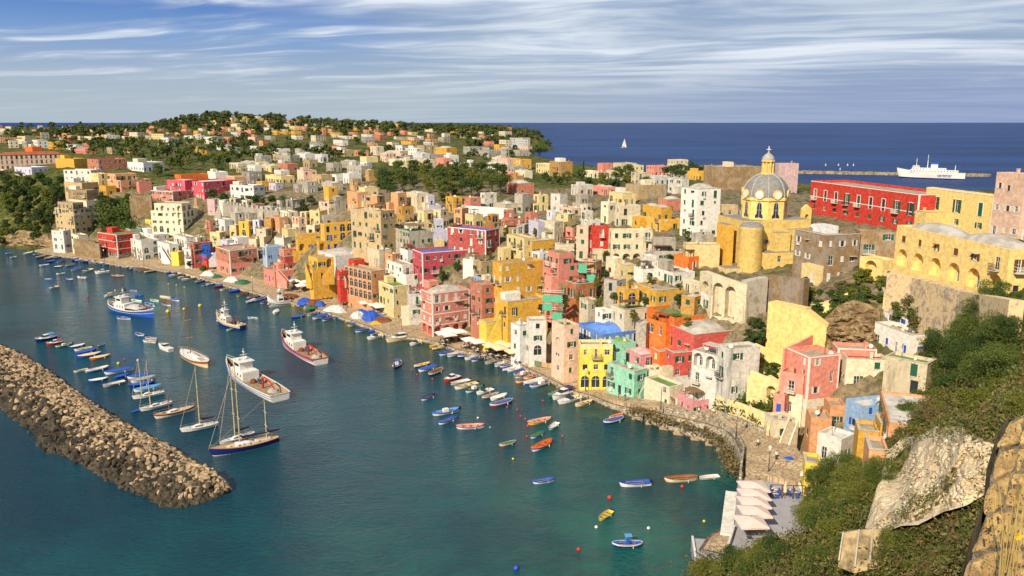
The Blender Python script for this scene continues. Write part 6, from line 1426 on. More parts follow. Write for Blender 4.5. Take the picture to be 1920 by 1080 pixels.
# ------------------------------------------------------------------ quay furniture, terrace, slope, cliff and near wall
M_CANV = mat('white canvas', rgb(240, 232, 220, .85), .85, .06, 1.5); M_CANC = mat('cream canvas', rgb(236, 212, 170, .85), .85, .06, 1.5); M_CANP = mat('pale pink canvas', rgb(236, 210, 198, .8), .85, .05, 1.5)
def umbrella_parts(m, T, S=3.4, h=2.6):
    q = MB(); s = S / 2; ap = (0, 0, h + (.75 if S < 4.2 else .55)); c = [(-s, -s, h), (s, -s, h), (s, s, h), (-s, s, h)]
    for i in range(4): a, b = c[i], c[(i + 1) % 4]; mid = ((a[0] + b[0]) / 2, (a[1] + b[1]) / 2, h + .03); q.face([a, mid, ap]); q.face([mid, b, ap]); q.face([(a[0], a[1], h - .2), (b[0], b[1], h - .2), b, a])
    q.build('canopy', m, T); q = MB(); q.tube([(0, 0, 0), (0, 0, h + .85)], .05, 6); q.build('pole', M_WOOD, T); q = MB(); q.box(-.35, -.35, 0, .35, .35, .12); q.build('base', M_IRON, T)
_um = {}
def umbrella(px, py, z, m, mw, where, rz, S=3.4, group=None):
    p = at_z(px, py, z + 2.9); T = thing('parasol', f'{mw} square parasol {where}', 'parasol', (p.x, p.y, z), rz, group)
    key = (mw, S)
    if key in _um: [link(c.name.split('.')[0], c.data, T) for c in _um[key].children]
    else: umbrella_parts(m, T, S); _um[key] = T
    return T
_tb = {}
def table_set(p, rz, where, cloth='w', chair='b', group='tables set out under the quay parasols'):
    T = thing('cafe_table', f'small {BC[cloth][1]} cafe table with {BC[chair][1]} chairs {where}', 'table', p, rz, group); key = (cloth, chair)
    q = MB(); q.box(-.45, -.45, .70, .45, .45, .75); q.tube([(0, 0, 0), (0, 0, .7)], .05, 5)
    if cloth not in _tb: _tb[cloth] = q.data('tabletop', [bm(cloth)])
    link('tabletop', _tb[cloth], T)
    if 'c' + chair not in _tb:
        q = MB(); q.box(-.22, -.22, .42, .22, .22, .47); q.box(-.22, .18, .47, .22, .22, .9); [q.box(a - .02, b - .02, 0, a + .02, b + .02, .42) for a in (-.2, .2) for b in (-.2, .2)]; _tb['c' + chair] = q.data('cafe_chair', [bm(chair)])
    for a in range(4):
        c = tag(link('cafe_chair', _tb['c' + chair], None, (p[0] + .75 * math.cos(rz + a * math.pi / 2), p[1] + .75 * math.sin(rz + a * math.pi / 2), p[2]), rz + a * math.pi / 2 - math.pi / 2), f'{BC[chair][1]} cafe chair drawn up to a small table {where}', 'chair', f'{BC[chair][1]} chairs {where}')
GRP = [([(553, 525), (572, 527), (590, 522), (565, 533)], 1.4, M_CANV, 'white', 'beside the large ochre house', 'w', 'n'), ([(592, 538), (606, 543), (620, 541), (604, 536)], 1.4, M_CANC, 'cream', 'in the middle of the wide quay', 'c', 'n'),
       ([(686, 565), (702, 568), (712, 572), (726, 566), (706, 560)], 1.4, M_CANV, 'white', 'in front of the cream and pink quay house', 'w', 'l'), ([(830, 622), (842, 625), (850, 619), (862, 619), (842, 616)], 1.4, M_CANV, 'white', 'in front of the pink arcaded house', 'w', 'k'),
       ([(880, 634), (897, 638), (922, 638)], 1.4, M_CANV, 'off-white', 'between the pink arcaded house and the yellow stair', 'w', 'k'), ([(920, 645), (937, 650), (938, 640), (955, 645), (962, 656)], 1.4, M_CANC, 'sand coloured', 'before the narrow white houses', 'w', 'k')]
for gi, (pts, z, m, mw, where, cl, ch) in enumerate(GRP):
    for i, (x, y) in enumerate(pts): umbrella(x, y, z, m, mw, where, R(25), 4.0 if gi < 3 else 3.6, f'{mw} parasols {where}')
    c = [at_z(x, y, z + 2.9) for x, y in pts]
    for k in range(7):
        a = c[k % len(c)]; rr = random.Random(gi * 10 + k); p = (a.x + rr.uniform(-1.5, 1.5), a.y + rr.uniform(-3.2, 1.2), z + .02); table_set(p, rr.uniform(0, 1), where, cl, ch, f'tables {where}')
def lamp(px, py, z=1.4, h=5.0, where=''):
    p = at_z(px, py, z); T = thing('street_lamp', 'slim street lamp ' + where, 'street lamp', p); q = MB(); q.tube([(0, 0, 0), (0, 0, h)], [.09, .05], 6); q.build('pole', M_IRON, T); q = MB(); q.lathe([(.16, 0), (.12, .4), (.11, .8)], (0, 0, 0), 8); q.build('base', M_IRON, T)
    q = MB(); q.lathe([(.12, h), (.26, h + .5), (.3, h + .55), (.03, h + .85)], (0, 0, 0), 6); q.build('lantern', M_WHITE, T)
for a in ((196, 490, 'near the red house on the far quay'), (270, 498, 'before the stepped white houses'), (474, 545, 'on the middle quay near the moored blue boats'), (754, 627, 'beside the big cream cruiser'), (994, 684, 'by the fenced plot with the yellow crane'), (1098, 733, 'by the walking people'), (1239, 768, 'on the sea wall beside the candy pink house'), (1380, 822, 'at the corner of the curved lane')): lamp(a[0], a[1], 1.5 if a[0] < 1200 else 4.3, 4.6, a[2])
lamp(1441, 886, 4.0, 4.0, 'above the parasol terrace')
def heap(px, py, r, h, m, label, name='net_heap', cat='net heap', z=1.35, sx=1.3):
    rng = random.Random(int(px)); p = at_z(px, py, z); q = MB(); n = 14; rings = 6; g = []
    for i in range(rings + 1):
        for j in range(n): a = 2 * math.pi * j / n; rr = r * (i / rings) * (1 + .18 * math.sin(3 * a + px) + rng.uniform(-.06, .06)); g.append(len(q.v)); q.v.append((rr * sx * math.cos(a), rr * math.sin(a), h * max(0, math.cos(math.pi / 2 * (i / rings) ** 1.3)) * (1 + rng.uniform(-.16, .16))))
    for i in range(rings):
        for j in range(n): q.f.append((i * n + j, i * n + (j + 1) % n, (i + 1) * n + (j + 1) % n, (i + 1) * n + j)); q.m.append(0)
    T = thing(name, label, cat, p, R(-35)); q.build('tarpaulin' if 'tarp' in name else 'netting', m, T, smooth=False)
    q = MB(); a = [(r * sx * .8 * math.cos(t), r * .8 * math.sin(t), h * .35 + .05 * math.sin(5 * t)) for t in [2 * math.pi * k / 16 for k in range(17)]]; q.tube(a, .05, 4); q.build('rope', M_ROPE, T)
M_TARP = mat('blue tarpaulin', rgb(36, 92, 200, .85), .5, .15, 2, bump=.8); M_TARW = mat('white tarpaulin', rgb(226, 222, 214, .85), .7, .15, 2, bump=.8)
for a in ((571, 569, 2.6, 1.8, M_TARP, 'blue tarpaulin heap on the middle quay edge, nearest the moored boats'), (589, 571, 2.8, 1.6, M_NETM, 'brown net heap between two blue tarpaulins'), (600, 573, 1.8, 1.5, M_TARP, 'smaller blue tarpaulin right of the brown net heap'), (631, 582, 3.4, 1.6, M_TARW, 'long pale canvas heap on the quay edge'), (671, 595, 2.2, 1.8, M_TARW, 'white wrapped heap beside the blue tent tarpaulin'), (679, 589, 2.2, 1.5, M_TARP, 'blue tarpaulin behind the white wrapped heap'), (696, 598, 2.9, 2.5, M_TARP, 'pointed blue tarpaulin like a tent, on the quay'), (716, 602, 2.6, 1.3, M_NETM, 'mixed brown nets and gear right of the tent-like tarpaulin'), (704, 607, 1.6, .8, mat('yellow gear', rgb(226, 180, 60, .8), .8, .2, 3), 'low yellow gear heap at the foot of the tent-like tarpaulin'),
          (391, 516, 2.6, 1.8, M_TARW, 'white cover over a boat on the quay by the pink quay house'), (436, 527, 2.8, 1.7, M_TARW, 'white heap beside coloured nets on the left quay'), (456, 531, 2.8, 1.3, M_NETG, 'green and mixed net heap right of the white heap'), (407, 520, 2.0, 1.0, M_NETG, 'dark green net heap behind the blue boats'), (128, 463, 3.0, 2.0, M_TARP, 'blue tarpaulin by the white house at the far end of the quay'), (545, 557, 2.6, 1.1, M_NETM, 'brown net heap near the blue tarpaulin'), (583, 577, 1.8, .8, M_NETG, 'small green net heap at the quay edge'), (1480, 862, .9, .5, M_TARP, 'crumpled blue sheet lying on the curved lane')):
    heap(*a[:6], name='tarpaulin' if 'tarpaulin' in a[5] or 'cover' in a[5] or 'sheet' in a[5] else 'net_heap', cat='tarpaulin' if 'tarpaulin' in a[5] or 'sheet' in a[5] else 'heap', z=1.35 if a[0] < 1200 else 4.3)
def person(px, py, z, shirt, trousers, label, rz=0, h=1.72, stride=.18):
    T = thing('person', label, 'person', at_z(px, py, z), rz); k = h / 1.72
    me = bpy.data.meshes.new('body'); V = [(0, 0, .92), (0, 0, 1.15), (0, .01, 1.38), (0, .01, 1.50), (0, 0, 1.60), (0, 0, 1.70), (.10, 0, .88), (.11, stride * .6, .48), (.11, stride, .06), (.11, stride - .16, .03), (-.10, 0, .88), (-.11, -stride * .4, .48), (-.11, -stride, .08), (-.11, -stride - .14, .03), (.19, 0, 1.40), (.26, .05, 1.12), (.27, -.08, .88), (-.19, 0, 1.40), (-.26, -.05, 1.12), (-.25, -.14, .90), (0, -.04, 1.62)]
    E = [(0, 1), (1, 2), (2, 3), (3, 4), (4, 5), (0, 6), (6, 7), (7, 8), (8, 9), (0, 10), (10, 11), (11, 12), (12, 13), (2, 14), (14, 15), (15, 16), (2, 17), (17, 18), (18, 19)]
    me.from_pydata([(x * k, y * k, z_ * k) for x, y, z_ in V[:20]], E, []); rad = [.15, .13, .16, .06, .10, .08, .09, .065, .045, .04, .09, .065, .045, .04, .07, .05, .035, .07, .05, .035]
    o = link('body', me, T); o.modifiers.new('skin', 'SKIN')
    for i, r in enumerate(rad): me.skin_vertices[0].data[i].radius = (r * k, r * k)
    me.skin_vertices[0].data[0].use_root = True; o.modifiers.new('sub', 'SUBSURF').levels = 1
    bpy.context.view_layer.update(); m2 = bpy.data.meshes.new_from_object(o.evaluated_get(bpy.context.evaluated_depsgraph_get())); o.modifiers.clear(); o.data = m2
    for c, nm in ((shirt, 'shirt'), (trousers, 'trousers'), ((196, 150, 120), 'skin'), ((50, 38, 30), 'hair')): m2.materials.append(mat(nm + str(c), rgb(*c, .85), .85))
    for p in m2.polygons: zc = p.center.z / k; p.material_index = 1 if zc < .95 and abs(p.center.x) < .2 * k else (0 if zc < 1.48 and not (zc < 1.0) else (3 if zc > 1.66 or (p.center.y > .02 and zc > 1.55) else 2)); p.use_smooth = True
for a in ((1088, 718, 1.35, (40, 60, 130), (40, 44, 60), 'person in dark blue top walking on the lane by the lamp, left of three', 2.0), (1092, 717, 1.35, (60, 60, 70), (50, 60, 110), 'person in dark top and blue trousers walking, middle of three', 2.2), (1096, 714, 1.35, (130, 40, 40), (40, 36, 40), 'person in dark red top walking by the lamp, right of three', 1.9),
          (651, 579, 1.35, (60, 60, 66), (44, 44, 50), 'person in dark clothes standing near the pale canvas heap', 0), (659, 577, 1.35, (120, 110, 96), (50, 50, 60), 'person in beige top standing on the quay by the parasols', 1), (112, 538, .4, (180, 50, 40), (60, 60, 80), 'person in red jacket aboard the small white motorboat', 0)): person(*a[:6], a[6])
rngp = random.Random(21)
for k, (x, y) in enumerate(((560, 545), (640, 572), (644, 574), (668, 571), (740, 596), (748, 600), (532, 552), (800, 622), (872, 648), (878, 650), (905, 652), (985, 676), (1050, 712), (1160, 748), (1172, 752), (1310, 778), (1420, 838), (1455, 862), (430, 520), (300, 498), (306, 499), (250, 492), (690, 575), (600, 550))):
    person(x, y, 1.4 if x < 1150 else 4.2 if x > 1230 else 2.4, rngp.choice([(200, 60, 50), (230, 226, 216), (50, 80, 150), (60, 60, 66), (220, 190, 90)]), rngp.choice([(50, 54, 80), (120, 110, 90), (40, 40, 44)]), 'person in summer clothes strolling on the quay or lane', rngp.uniform(0, 6.28))
for o in COL.objects:
    if o.get('label') == 'person in summer clothes strolling on the quay or lane': o['group'] = 'people strolling along the quay'
def crane():
    p = at_z(1016, 676, 1.4); T = thing('crane', 'bright yellow crane boom standing on the fenced plot between white and pink houses', 'crane', p, R(-10)); ym = mat('crane yellow', rgb(240, 190, 20, .9), .4, .08)
    H = at_Y(1027, 616, p.y).z - 1.4; q = MB(); q.tube([(0, 0, 1.6), (1.0, 0, H * .6)], .32, 4); q.build('lower_boom', ym, T); q = MB(); q.tube([(.9, 0, H * .55), (1.6, 0, H - .1)], .22, 4); q.build('upper_boom', ym, T); q = MB(); q.tube([(1.5, 0, H - .2), (2.3, 0, H + .1)], .2, 4); q.build('head', ym, T)
    q = MB(); q.box(-1.2, -.9, .5, 1.2, .9, 1.6); q.build('chassis', ym, T)
    for x in (-.8, .8):
        for y in (-.95, .95): w = MB(); w.lathe([(.5, -.12), (.5, .12)], (0, 0, 0), 12); w.lathe([(.01, -.12), (.5, -.12)], (0, 0, 0), 12); w.lathe([(.5, .12), (.01, .12)], (0, 0, 0), 12); o = w.build('wheel', bm('k'), T, (x, y, .5)); o.rotation_euler = (math.pi / 2, 0, 0)
    f = at_z(1012, 688, 1.4); T = thing('fence', 'low timber and mesh fence round the planted plot below the yellow crane', 'fence', f, R(-32))
    for k in range(5): q = MB(); q.box(k * 1.9 - 3.4, -.06, 0, k * 1.9 - 3.28, .06, 1.5); q.build('post', M_WOOD, T)
    for k in range(4): q = MB(); q.box(k * 1.9 - 3.27, -.03, .15, k * 1.9 - 1.51, .03, 1.4); q.build('panel', M_DECKW if k > 1 else mat('green mesh', rgb(120, 140, 110, .8), .9, .2, 3), T)
crane()
# terrace with five parasols at the water's edge
def terrace():
    z = 3.2; P = lambda x, y, zz=z: at_z(x, y, zz); T = thing('terrace', 'pale grey waterside restaurant terrace with low white walls at the foot of the wooded slope', 'terrace', P(1430, 960)); o = P(1430, 960); fl = mat('pale terrace floor', rgb(170, 168, 172, .8), .85, .06, .6); wm = paint('W')
    poly = [(1384, 905), (1440, 888), (1462, 886), (1496, 898), (1503, 930), (1512, 960), (1512, 1000), (1440, 1010), (1420, 1068), (1352, 1078), (1378, 995), (1380, 935)]; q = MB(); pts = [P(*p) - o for p in poly]; q.face([tuple(p) for p in pts]); 
    for i in range(len(pts)): a, b = pts[i], pts[(i + 1) % len(pts)]; q.face([(a.x, a.y, -6), (b.x, b.y, -6), (b.x, b.y, 0), (a.x, a.y, 0)])
    q.build('floor', fl, T)
    def wl(a, b, h=.9, t=.35): A, B = P(*a) - o, P(*b) - o; u = B - A; q = MB(); q.obox((A + B) / 2, (u.x, u.y), u.length / 2 + .1, t / 2, -.02, h); q.build('parapet', wm, T)
    for a, b in (((1440, 890), (1462, 887)), ((1462, 887), (1494, 898)), ((1494, 898), (1502, 930)), ((1510, 938), (1512, 992)), ((1400, 905), (1440, 890)), ((1376, 995), (1352, 1070))): wl(a, b)
    A, B = P(1382, 918) - o, P(1374, 998) - o; q = MB(); u = B - A; q.obox((A + B) / 2 + Vector((-.9, 0, 0)), (u.x, u.y), u.length / 2, .9, -6, -.3); q.build('ledge', wm, T)
    for k, (x, y) in enumerate(((1413, 912), (1414, 927), (1414, 942), (1415, 959), (1408, 978))):
        umbrella(x, y - 4, z, M_CANP, 'large pale pink', 'on the waterside terrace, ' + ('first', 'second', 'third', 'fourth', 'last')[k] + ' from the lane', R(3), 4.1)
    for (x, y) in ((1450, 925), (1478, 925), (1490, 932), (1452, 932), (1400, 990)): table_set(tuple(P(x, y) + Vector((0, 0, .02))), .1, 'on the waterside terrace', 'w', 'b', 'tables on the waterside terrace')
    p = P(1471, 935); C_ = thing('closed_parasol', 'furled cream parasol standing on the waterside terrace', 'parasol', p); q = MB(); q.lathe([(.05, .9), (.28, 1.2), (.2, 2.4), (.06, 3.1)], (0, 0, 0), 8); q.build('folded_canopy', M_CANC, C_); q = MB(); q.tube([(0, 0, 0), (0, 0, 3.2)], .04, 5); q.build('pole', M_WOOD, C_)
    F_ = thing('pergola', 'brown timber rail frame across the waterside terrace', 'pergola', P(1480, 934))
    a, b = P(1444, 934) - P(1480, 934), P(1508, 936) - P(1480, 934)
    for f in (0, .33, .66, 1): q = MB(); c = a.lerp(b, f); q.box(c.x - .08, c.y - .08, 0, c.x + .08, c.y + .08, 2.3); q.build('post', M_WOOD, F_)
    for zz in (1.0, 2.3): q = MB(); q.tube([tuple(a + Vector((0, 0, zz))), tuple(b + Vector((0, 0, zz)))], .07, 4); q.build('beam', M_WOOD, F_)
    g = at_z(1345, 1040, 1.2); h = thing('landing_stage', 'grey concrete landing block at the water in the bottom corner', 'landing', g, R(-8)); q = MB(); q.box(-3.5, -2.6, -3, 3.5, 2.6, .9); q.build('platform', fl, h); q = MB(); q.box(-3.5, -2.6, .905, -3.2, 2.6, 1.3); q.build('kerb', wm, h)
terrace()
# the lane
def lane():
    ed = [(1150, 752), (1240, 766), (1330, 782), (1384, 812), (1402, 840), (1398, 880), (1400, 905), (1440, 892), (1500, 905), (1512, 880), (1488, 850), (1440, 822), (1432, 800), (1340, 775), (1240, 752), (1160, 742)]
    zz = [1.9, 3.6, 4.1, 4.2, 4.2, 4.1, 4.0, 4.0, 4.0, 4.1, 4.2, 4.2, 4.1, 4.0, 3.5, 1.9]; q = MB(); v = [at_z(x, y, z + .1) for (x, y), z in zip(ed, zz)]; 
    from mathutils.geometry import tessellate_polygon
    for t in tessellate_polygon([[Vector((p.x, p.y, 0)) for p in v]]): q.face([tuple(v[i]) for i in t])
    for i in range(len(v)): a, b = v[i], v[(i + 1) % len(v)]; q.face([(a.x, a.y, -3), (b.x, b.y, -3), tuple(b), tuple(a)])
    tag(q.build('lane', M_PAVE), kind='structure')
    wall_run('lane_parapet', 'low stone parapet along the top of the curved sea wall', 'wall', [(1240, 762, 768, at_z(1240, 768, 3.7).y), (1330, 777, 785, at_z(1330, 785, 4.2).y), (1378, 806, 815, at_z(1378, 815, 4.3).y), (1392, 835, 846, at_z(1392, 846, 4.3).y), (1386, 880, 893, at_z(1386, 893, 4.1).y)], 'G', .35, m=M_RUB, sink=1)
lane()
# plants on the sea wall
def scatter(name, label, cat, polys, n, size, mt, seed, jitter=.5, hgt=.6, zfun=None):
    rng = random.Random(seed); r = np.random.RandomState(seed); vs = []
    for poly, k in polys:
        xs = [p[0] for p in poly]; ys = [p[1] for p in poly]; c = 0; tr = 0
        while c < k and tr < k * 20:
            tr += 1; x, y = rng.uniform(min(xs), max(xs)), rng.uniform(min(ys), max(ys))
            if no_plant(x, y) or not pin(poly, x, y): continue
            g = zfun(x, y) if zfun else ground(x, y); c += 1; s = size * (g.y / 70.0) ** .5
            cc = r.normal(size=(14, 3)) * np.array([jitter, jitter, hgt * .5]) * (g.y / 60) ** .5 + np.array([g.x, g.y, g.z + hgt * .4]); nn = r.normal(size=(14, 3)); nn /= np.linalg.norm(nn, axis=1)[:, None]; t = np.cross(nn, r.normal(size=(14, 3))); t /= np.linalg.norm(t, axis=1)[:, None] + 1e-9; b = np.cross(nn, t); q = s * r.uniform(.6, 1.3, 14)[:, None]
            vs.append(np.stack([cc - t * q, cc - b * q * .4, cc + t * q, cc + b * q * .4], 1).reshape(-1, 3))
    tag(link(name, mesh_from(np.concatenate(vs), name, mt)), label, cat, kind='stuff')
SLOPE = [(1745, 640), (1900, 590), (1925, 600), (1925, 800), (1850, 1085), (1280, 1085), (1320, 1045), (1410, 1030), (1460, 990), (1520, 925), (1570, 905), (1650, 895), (1690, 830), (1740, 760)]
scatter('scrub', 'low dry and green scrub covering the steep right slope', 'scrub', [(SLOPE, 2600)], 0, .2, LEAF[3], 51, .7, .7)
scatter('undergrowth', 'green undergrowth between the bushes of the right slope', 'undergrowth', [(SLOPE, 4200), ([(1150, 760), (1250, 770), (1340, 800), (1390, 860), (1380, 870), (1300, 810), (1200, 785)], 10)], 0, .17, LEAF[1], 52, .7, .6)
def sw(x, y): return at_z(x, y, 2.2)
scatter('wall_weeds', 'russet and green weeds hanging on the curved sea wall', 'weeds', [([(1180, 768), (1215, 770), (1300, 795), (1345, 815), (1372, 850), (1380, 880), (1372, 890), (1352, 835), (1320, 812), (1290, 802), (1240, 790)], 190)], 0, .26, LEAF[3], 53, .5, .5, sw)
scatter('garden_ground', 'green ground cover in the walled garden', 'ground cover', [([(1390, 735), (1450, 745), (1440, 790), (1345, 765)], 160), ([(188, 375), (245, 372), (250, 430), (195, 435)], 500)], 0, .3, LEAF[1], 54, .8, .5)
S1 = plant_zone([(1750, 610), (1850, 590), (1895, 600), (1890, 700), (1850, 760), (1770, 755), (1745, 700)], 34, ['round', 'tamarisk', 'tamarisk'], 'near', [0, 0, 1, 1], (.7, 1.1), 'dense dark green tree on the slope right of the pink and grey houses', 'tree', 'trees of the upper right slope', 'tree', 41, False, .5)
plant_zone([(1740, 700), (1900, 680), (1925, 800), (1800, 800), (1700, 800)], 20, ['shrub', 'tamarisk'], 'near', [1, 2, 4, 3], (.5, .9), 'mixed green and dry bush on the slope above the white cliff', 'bush', 'bushes above the white cliff', 'bush', 42, False, .2)
plant_zone([(1530, 905), (1600, 895), (1660, 905), (1630, 960), (1560, 1010), (1480, 1000), (1510, 940)], 34, ['tamarisk', 'shrub', 'round'], 'near', [1, 2, 1, 2], (.45, .8), 'yellow green bush on the slope between the terrace and the white cliff', 'bush', 'bushes between the terrace and the white cliff', 'bush', 43, False, .2)
plant_zone([(1300, 1060), (1430, 1030), (1480, 1000), (1560, 1000), (1620, 1075), (1300, 1085)], 34, ['tamarisk', 'shrub'], 'near', [1, 2, 2, 0], (.4, .7), 'leafy yellow green bush along the bottom edge of the slope', 'bush', 'bushes along the bottom edge', 'bush', 44, False, .2)
plant_zone([(1670, 830), (1740, 770), (1770, 790), (1700, 830), (1660, 880)], 20, ['shrub', 'tamarisk'], 'near', [1, 3, 4, 2], (.4, .7), 'scrubby bush at the edge of the houses above the white cliff', 'bush', 'scrubby bushes left of the white cliff', 'bush', 45, False, .1)
plant_zone([(1640, 1030), (1700, 1010), (1850, 960), (1830, 1085), (1600, 1085)], 26, ['shrub', 'shrub', 'tamarisk'], 'near', [1, 3, 4, 4], (.25, .5), 'olive and dry bush on the near slope beside the stone parapet', 'bush', 'bushes beside the stone parapet', 'bush', 46, False, .1)
plant_zone([(1790, 880), (1850, 840), (1870, 900), (1820, 1000), (1780, 980)], 9, ['shrub', 'tamarisk'], 'near', [1, 0, 4], (.35, .55), 'green bush right of the white cliff', 'bush', 'bushes right of the white cliff', 'bush', 47, False, .1)
plant_zone([(1560, 1034), (1700, 1034), (1700, 1062), (1560, 1062)], 12, ['shrub', 'tamarisk'], 'near', [1, 2, 4], (.35, .55), 'leafy bush in front of the ribbed concrete panel', 'bush', 'bushes before the ribbed panel', 'bush', 55, False, .1)
plant_zone([(1640, 1000), (1870, 945), (1870, 965), (1650, 1015)], 12, ['shrub'], 'near', [1, 3, 4], (.35, .55), 'low bush at the foot of the pale cliff', 'bush', 'low bushes at the foot of the pale cliff', 'bush', 56, False, .1)
# white tuff cliff
def rock_face(name, label, cat, px, base_d, mt, bulge, seed, depth=6, nx=60, ny=50, rough=.5):
    """px: (left, right) columns of top and foot outlines with their distance"""
    rng = np.random.RandomState(seed); top, bot = px; q = MB(); T = thing(name, label, cat, at_Y(*bot[0]))
    o = at_Y(*bot[0])
    def interp(pl, f): g = f * (len(pl) - 1); i = min(int(g), len(pl) - 2); r = g - i; return Vector(at_Y(*pl[i])).lerp(at_Y(*pl[i + 1]), r)
    from mathutils import noise as NZ
    G = []
    for i in range(nx + 1):
        a, b = interp(top, i / nx), interp(bot, i / nx)
        for j in range(ny + 1):
            v = j / ny; p = b.lerp(a, v); e = math.sin(math.pi * min(1, v * 1.1) * .9) * bulge
            q_ = p.z * 1.15 + .5 * NZ.noise(Vector((p.x * .25, p.y * .25, 0))); st_ = (q_ - math.floor(q_)) * .38 * rough - .2 * abs(NZ.noise(Vector((p.x * .9, p.y * .9, p.z * .35 + seed)))) ** .5 * rough * 1.6
            w = st_ + NZ.fractal(Vector((p.x * .6, p.y * .6, p.z * 1.1)), .7, 2.1, 7) * rough + round(2.2 * NZ.noise(Vector((p.x * .28, p.y * .28, p.z * .55)))) * .28 * rough + NZ.noise(Vector((p.x * .12, p.y * .12, p.z * .15))) * 1.1 + .22 * math.sin(p.z * 4.2 + 1.5 * NZ.noise(p * .3))
            ed_ = min(1, v * 7) * min(1, (1 - v) * 9) * min(1, i / nx * 9) * min(1, (1 - i / nx) * 9)
            p = p + Vector((-.55, -.8, .2)) * ed_ * (e + w * (1 if 0 < i < nx else .3) + max(0, NZ.noise(Vector((p.x * .5, p.y * .5, p.z * .22)) + Vector((7, 3, seed)))) * rough * 2.4) - o; G.append(p)
    for p in G: q.v.append(tuple(p))
    for i in range(nx):
        for j in range(ny): a = i * (ny + 1) + j; q.f.append((a, a + ny + 1, a + ny + 2, a + 1)); q.m.append(0)
    k0 = len(q.v)          # body behind the face
    for i in range(nx + 1):
        for j in (0, ny): p = G[i * (ny + 1) + j]; q.v.append((p.x + depth * .5, p.y + depth, p.z - (1.5 if j else 4)))
    for i in range(nx): a = k0 + 2 * i; t = i * (ny + 1) + ny; q.f.append((t, t + ny + 1, a + 3, a + 1)); q.m.append(0); q.f.append((a, a + 1, a + 3, a + 2)); q.m.append(0)
    q.build('rock', mt, T, smooth=False); return T
def gd(x, y, off=3.6): return (x, y, min(ground(x, y).y, ground(x, y + 12).y) - off)
def tuff(name, a, b, c, sc, crack=.6):
    m = bpy.data.materials.new(name); m.use_nodes = True; n = NT(m.node_tree); s = n.n['Principled BSDF']; g = n.new('ShaderNodeTexCoord').outputs['Object']
    f = n.noise(g, .5 * sc, 8, .7); st = n.noise(n.scale(g, (.6, .6, 1.5)), .8 * sc, 7, .7); fi = n.noise(g, 6 * sc, 5, .7); vo = n.new('ShaderNodeTexVoronoi', {'Vector': n.new('ShaderNodeVectorMath', {0: g, 1: n.new('ShaderNodeTexNoise', {'Vector': g, 'Scale': 1.0 * sc, 'Detail': 4.0}).outputs[1]}, operation='ADD').outputs[0], 'Scale': .5 * sc}, feature='DISTANCE_TO_EDGE').outputs[0]
    cc = n.mix(n.ramp(f, .36, .62), a, b); cc = n.mix(n.math('MULTIPLY', n.ramp(st, .52, .66), .7), cc, c); cc = n.mix(n.math('MULTIPLY', n.math('SUBTRACT', 1.0, n.ramp(vo, 0.0, .035)), crack), cc, c)
    n.l.new(cc, s.inputs['Base Color']); s.inputs['Roughness'].default_value = .95; s.inputs['Specular IOR Level'].default_value = .15
    h = n.math('ADD', n.math('ADD', n.math('MULTIPLY', st, .8), n.math('MULTIPLY', fi, .25)), n.math('MULTIPLY', n.ramp(vo, 0, .06), .3 * crack)); bp = n.new('ShaderNodeBump', {'Height': h, 'Strength': .45, 'Distance': .35 / sc}); n.l.new(bp.outputs[0], s.inputs['Normal']); return m
TUFFW = tuff('pale tuff', rgb(240, 222, 188, .85), rgb(222, 200, 162, .82), rgb(140, 120, 90, .8), 1.0, .5); TUFFB = tuff('brown cliff rock', rgb(176, 152, 114, .75), rgb(136, 114, 84, .75), rgb(60, 50, 36, .75), .9, 0.0)
rock_face('cliff', 'pale cream weathered rock cliff with dark cracks on the right slope', 'cliff', ([gd(1642, 920, .5), gd(1660, 866, 1.5), gd(1694, 832, 2), gd(1722, 836, 2), gd(1760, 816, 2), gd(1812, 818, 2), gd(1866, 834, 1)], [gd(1622, 990, .5), gd(1654, 1000, 1), gd(1690, 986, 2), gd(1722, 984, 2), gd(1768, 960, 2), gd(1812, 948, 2), gd(1866, 915, 1)]), 0, TUFFW, 1.6, 1, 6, 130, 80, .9)
rock_face('cliff', 'bare brown rock outcrop below the doorway block with the scaffold frame', 'cliff', ([(1545, 600, 160), (1572, 572, 161), (1600, 562, 161), (1636, 572, 160), (1650, 585, 159)], [(1545, 655, 156), (1572, 650, 156), (1600, 650, 155), (1636, 650, 154), (1650, 648, 154)]), 0, TUFFB, 1.5, 2, 6, 40, 30, 1.3)
rock_face('cliff', 'dark headland rock at the waterline on the far left', 'cliff', ([(-20, 436, 410), (30, 430, 408), (70, 436, 400), (100, 448, 392)], [(-20, 464, 404), (30, 464, 402), (70, 466, 396), (100, 467, 388)]), 0, TUFFB, 2.0, 4, 8, 30, 10, 1.2)
def reinforced():
    T = thing('concrete_buttress', 'sprayed concrete retaining panel with thin vertical ribs under the cliff', 'retaining wall', at_Y(1600, 1040, 62)); o = at_Y(1600, 1040, 62); m = mat('pale sprayed concrete', rgb(196, 172, 130, .78), .95, .3, .8, bump=.6); q = MB()
    top = [(1580, 1000), (1610, 994), (1636, 992), (1664, 992), (1694, 1004)]; bot = [(1574, 1030), (1604, 1042), (1632, 1036), (1660, 1030), (1688, 1034)]; A = [at_Y(x, y, 62.5) - o for x, y in top]; B = [at_Y(x, y, 60.5) - o for x, y in bot]
    for i in range(4):
        q.face([tuple(B[i] + Vector((0, 0, -1.6))), tuple(B[i + 1] + Vector((0, 0, -1.6))), tuple(A[i + 1]), tuple(A[i])]); k = Vector((0, 1.0, -.5)); q.face([tuple(A[i]), tuple(A[i + 1]), tuple(A[i + 1] + k), tuple(A[i] + k)])
    q.build('panel', m, T)
    for i in range(4): q = MB(); q.tube([tuple(B[i] + Vector((0, -.05, -1))), tuple(A[i] + Vector((0, -.05, .1)))], .07, 4); q.build('rib', M_SLAB, T)
reinforced()
